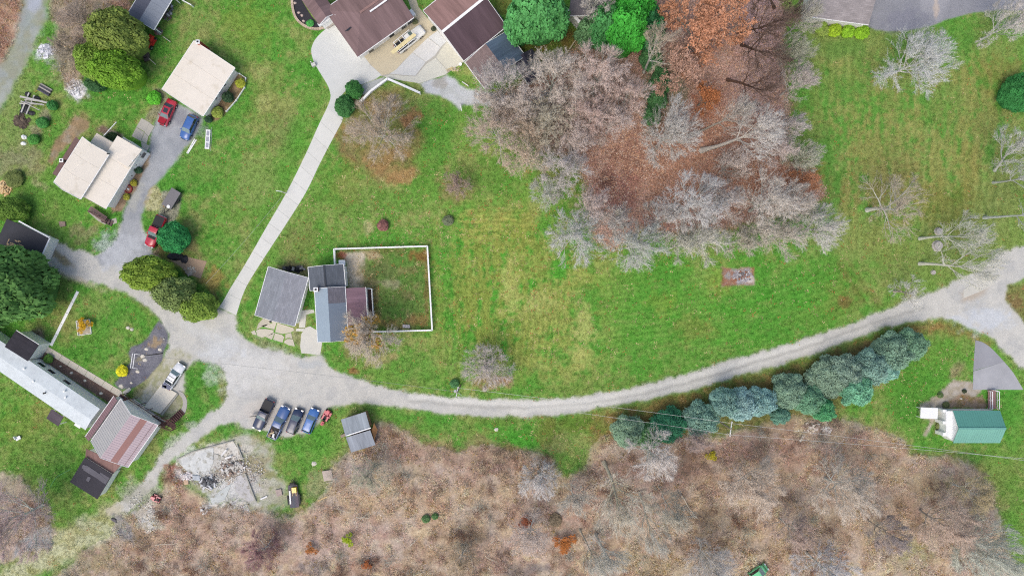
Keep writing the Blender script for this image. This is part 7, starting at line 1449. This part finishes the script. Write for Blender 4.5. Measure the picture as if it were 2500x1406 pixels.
def leaf_proto(seed, n=4, s=.085, r=.25):
    rng = np.random.RandomState(seed); c = rng.randn(n, 3)*r; c[:, 2] = .02+rng.rand(n)*.03; N = rng.randn(n, 3)*.35+np.array([0, 0, 1]); N /= np.linalg.norm(N, axis=1, keepdims=True)
    A = np.cross(N, rng.randn(n, 3)); A /= np.linalg.norm(A, axis=1, keepdims=True); B = np.cross(N, A); V = np.stack([c-A*s*1.3, c+B*s, c+A*s*1.3, c-B*s], 1).reshape(-1, 3); b = np.arange(n)[:, None]*4
    F = np.concatenate([np.concatenate([b, b+1, b+2], 1)[:, None], np.concatenate([b, b+2, b+3], 1)[:, None]], 1).reshape(-1, 3)
    return bpy.data.objects.new('leaf_litter', tri_mesh('leaf_litter', V, F, M_inst))
def scatter(name, px, py, scl, tint, protos, z=None):
    n = len(px); k = CAM_H/F_PX; V = np.stack([(px-1250)*k, (703-py)*k, np.zeros(n) if z is None else z], -1)
    me = bpy.data.meshes.new(name); me.vertices.add(n); me.vertices.foreach_set('co', V.astype(np.float32).ravel())
    a = me.attributes.new('scl', 'FLOAT', 'POINT'); a.data.foreach_set('value', scl.astype(np.float32)); a = me.attributes.new('yaw', 'FLOAT', 'POINT'); a.data.foreach_set('value', (RS.rand(n)*6.283).astype(np.float32))
    a = me.attributes.new('pick', 'INT', 'POINT'); a.data.foreach_set('value', RS.randint(0, len(protos), n).astype(np.int32))
    a = me.attributes.new('tint', 'FLOAT_COLOR', 'POINT'); a.data.foreach_set('color', np.concatenate([np.clip(tint, 0.003, .95), np.ones((n, 1))], -1).astype(np.float32).ravel()); me.update()
    o = bpy.data.objects.new(name, me); COL.objects.link(o); o['kind'] = 'stuff'
    ng = bpy.data.node_groups.new(name, 'GeometryNodeTree'); ng.interface.new_socket('Geometry', in_out='INPUT', socket_type='NodeSocketGeometry'); ng.interface.new_socket('Geometry', in_out='OUTPUT', socket_type='NodeSocketGeometry')
    N = ng.nodes; L = ng.links; gi = N.new('NodeGroupInput'); go = N.new('NodeGroupOutput'); ip = N.new('GeometryNodeInstanceOnPoints'); jg = N.new('GeometryNodeJoinGeometry')
    for p in protos:
        oi = N.new('GeometryNodeObjectInfo'); oi.inputs['Object'].default_value = p; oi.inputs['As Instance'].default_value = True; L.new(oi.outputs['Geometry'], jg.inputs[0])
    def attr(nm, ty):
        q = N.new('GeometryNodeInputNamedAttribute'); q.data_type = ty; q.inputs['Name'].default_value = nm; return q.outputs['Attribute']
    cx = N.new('ShaderNodeCombineXYZ'); L.new(attr('yaw', 'FLOAT'), cx.inputs['Z']); cs = N.new('ShaderNodeCombineXYZ'); s_ = attr('scl', 'FLOAT')
    for i in range(3): L.new(s_, cs.inputs[i])
    er = N.new('FunctionNodeEulerToRotation'); L.new(cx.outputs[0], er.inputs[0])
    L.new(gi.outputs[0], ip.inputs['Points']); L.new(jg.outputs[0], ip.inputs['Instance']); ip.inputs['Pick Instance'].default_value = True
    L.new(attr('pick', 'INT'), ip.inputs['Instance Index']); L.new(er.outputs[0], ip.inputs['Rotation']); L.new(cs.outputs[0], ip.inputs['Scale']); L.new(ip.outputs[0], go.inputs[0])
    md = o.modifiers.new('scatter', 'NODES'); md.node_group = ng; return o
WP = [weed_proto(s, h=h, leaves=lv, spread=sp) for s, h, lv, sp in ((201, .9, 10, .5), (202, .6, 16, .6), (203, 1.1, 6, .35), (204, .5, 22, .7))]
def brush_proto(seed, n=26):
    rng = np.random.RandomState(seed); P = []; D = []; L = []; R = []
    for i in range(n):
        d = unit(rng.randn(3)*np.array([.75, .75, .3])+np.array([0, 0, .8])); l = rng.uniform(.8, 1.25); P.append(rng.randn(3)*np.array([.15, .15, 0])); D.append(d); L.append(l); R.append(.016)
        for k in range(7):
            t = rng.uniform(.25, .95); d2 = side_dir(d, rng, math.radians(rng.uniform(20, 50))); q = P[-1] if k < 0 else P[-(k+1)]+d*l*t if False else None
            P.append(P[i*8]+d*l*t); D.append(d2); L.append(l*rng.uniform(.25, .55)); R.append(.009)
    V, F = cones(P, D, L, R); return bpy.data.objects.new('brush_clump', tri_mesh('brush_clump', V, F, M_inst))
BP = [brush_proto(s) for s in (231, 232, 233)]
LP = [leaf_proto(s) for s in (211, 212, 213)]
def sample(n, cls, seed, x0=-60, x1=2560, y0=-60, y1=1470):
    rng = np.random.RandomState(seed); px = rng.uniform(x0, x1, n); py = rng.uniform(y0, y1, n); c, k = ground_color(px, py); m = np.isin(k, cls) & ~SLABM[np.clip(((py-gy[0])/STEP+.5).astype(int), 0, ny-1), np.clip(((px-gx[0])/STEP+.5).astype(int), 0, nx-1)]; return px[m], py[m], c[m], rng
px, py, c, rng = sample(420000, [2], 5); dn = fbm(px, py, 26, 41, 4); keep = dn > .30+.22*rng.rand(len(px)); px, py, c, dn = px[keep], py[keep], c[keep], dn[keep]
hue = np.stack([1+rng.randn(len(px))*.16]*3, -1)*(1+rng.randn(len(px), 3)*.05); tint = (c*.85+c.mean(-1, keepdims=True)*.15)*hue*2.0
yel = rng.rand(len(px)) < .10; tint[yel] = np.array(lin((196, 168, 96)))*rng.uniform(.7, 1.1, (yel.sum(), 1)); pal = rng.rand(len(px)) < .14; tint[pal] = np.array(lin((198, 186, 170)))*rng.uniform(.8, 1.1, (pal.sum(), 1))
scatter('undergrowth', px, py, rng.uniform(.45, 1.0, len(px))*(.7+(dn-.4)*1.6), tint, WP)
px, py, c, rng = sample(6500, [2], 15); dn = fbm(px, py, 60, 45, 4); keep = dn > .38+.2*rng.rand(len(px)); px, py = px[keep], py[keep]; n = len(px)
pal_ = np.array([lin(q) for q in ((176, 160, 146), (170, 148, 130), (186, 160, 150), (150, 126, 110), (190, 176, 150), (168, 170, 158), (140, 108, 92))]); zone = (fbm(px, py, 110, 47, 2)*11).astype(int) % 7
pick_ = np.where(rng.rand(n) < .6, zone, rng.randint(0, 7, n)); scatter('brush_thicket', px, py, rng.uniform(.6, 1.5, n), pal_[pick_]*rng.uniform(.9, 1.5, (n, 1)), BP)
px, py, c, rng = sample(420000, [3], 6); tint = c*rng.uniform(.6, 1.5, (len(px), 1)); k = rng.rand(len(px)) < .25; tint[k] = np.array(lin((200, 160, 130)))*rng.uniform(.7, 1.1, (k.sum(), 1)); k = rng.rand(len(px)) < .12; tint[k] = np.array(lin((200, 176, 160)))*rng.uniform(.8, 1.1, (k.sum(), 1))
scatter('fallen_leaves', px, py, rng.uniform(.7, 1.6, len(px)), tint, LP)
px, py, c, rng = sample(60000, [0, 5, 6], 7); d = fbm(px, py, 120, 61, 3); near = np.minimum(1, np.exp(-((px-1080)/330)**2-((py-620)/300)**2)+np.exp(-((px-1700)/500)**2-((py-600)/200)**2)*.7+np.exp(-((px-2100)/300)**2-((py-930)/120)**2)+np.exp(-((px-1500)/300)**2-((py-1060)/60)**2)*1.2+.12)
keep = rng.rand(len(px)) < near*(.35+d*.6)*.45; px, py = px[keep], py[keep]; tint = np.array(lin((206, 186, 140)))*rng.uniform(.45, 1.15, (len(px), 1)); k = rng.rand(len(px)) < .35; tint[k] = np.array(lin((176, 120, 74)))*rng.uniform(.7, 1.1, (k.sum(), 1))
scatter('scattered_lawn_leaves', px, py, rng.uniform(.5, 1.2, len(px)), tint, LP)
# rough grass tufts along edges and in the grass
GP = [weed_proto(s, stems=12, leaves=0, h=.20, spread=.8) for s in (221, 222)]
px, py, c, rng = sample(260000, [0], 8); tint = c*rng.uniform(.75, 1.6, (len(px), 1)); scatter('grass_tufts', px, py, rng.uniform(.7, 1.6, len(px)), tint, GP)

# loose rubble bits over the old foundation
def chunk_proto(seed):
    rng = np.random.RandomState(seed); m = MB()
    for i in range(4): m.box((rng.randn()*.25, rng.randn()*.25, .04+rng.rand()*.05), (rng.uniform(.06, .22), rng.uniform(.05, .16), rng.uniform(.04, .12)), rng.rand()*3, 0, .8)
    return bpy.data.objects.new('rubble_bit', m.mesh('rubble_bit', M_inst))
CP = [chunk_proto(s) for s in (241, 242)]
rng = np.random.RandomState(9); A_ = [(568, 1140, 36, 26, 500), (510, 1172, 30, 14, 220), (620, 1150, 24, 34, 100), (455, 1165, 14, 10, 160), (345, 1230, 30, 24, 60), (1985, 1042, 34, 14, 250)]
px = np.concatenate([a[0]+rng.randn(a[4])*a[2]*.55 for a in A_]); py = np.concatenate([a[1]+rng.randn(a[4])*a[3]*.55 for a in A_]); n = len(px)
pl = np.array([lin(q) for q in ((206, 204, 198), (190, 186, 178), (168, 158, 146), (222, 220, 214), (150, 136, 124))]); scatter('rubble_bits', px, py, rng.uniform(.4, 1.1, n), pl[rng.randint(0, 5, n)]*1.15, CP, z=np.full(n, .09))
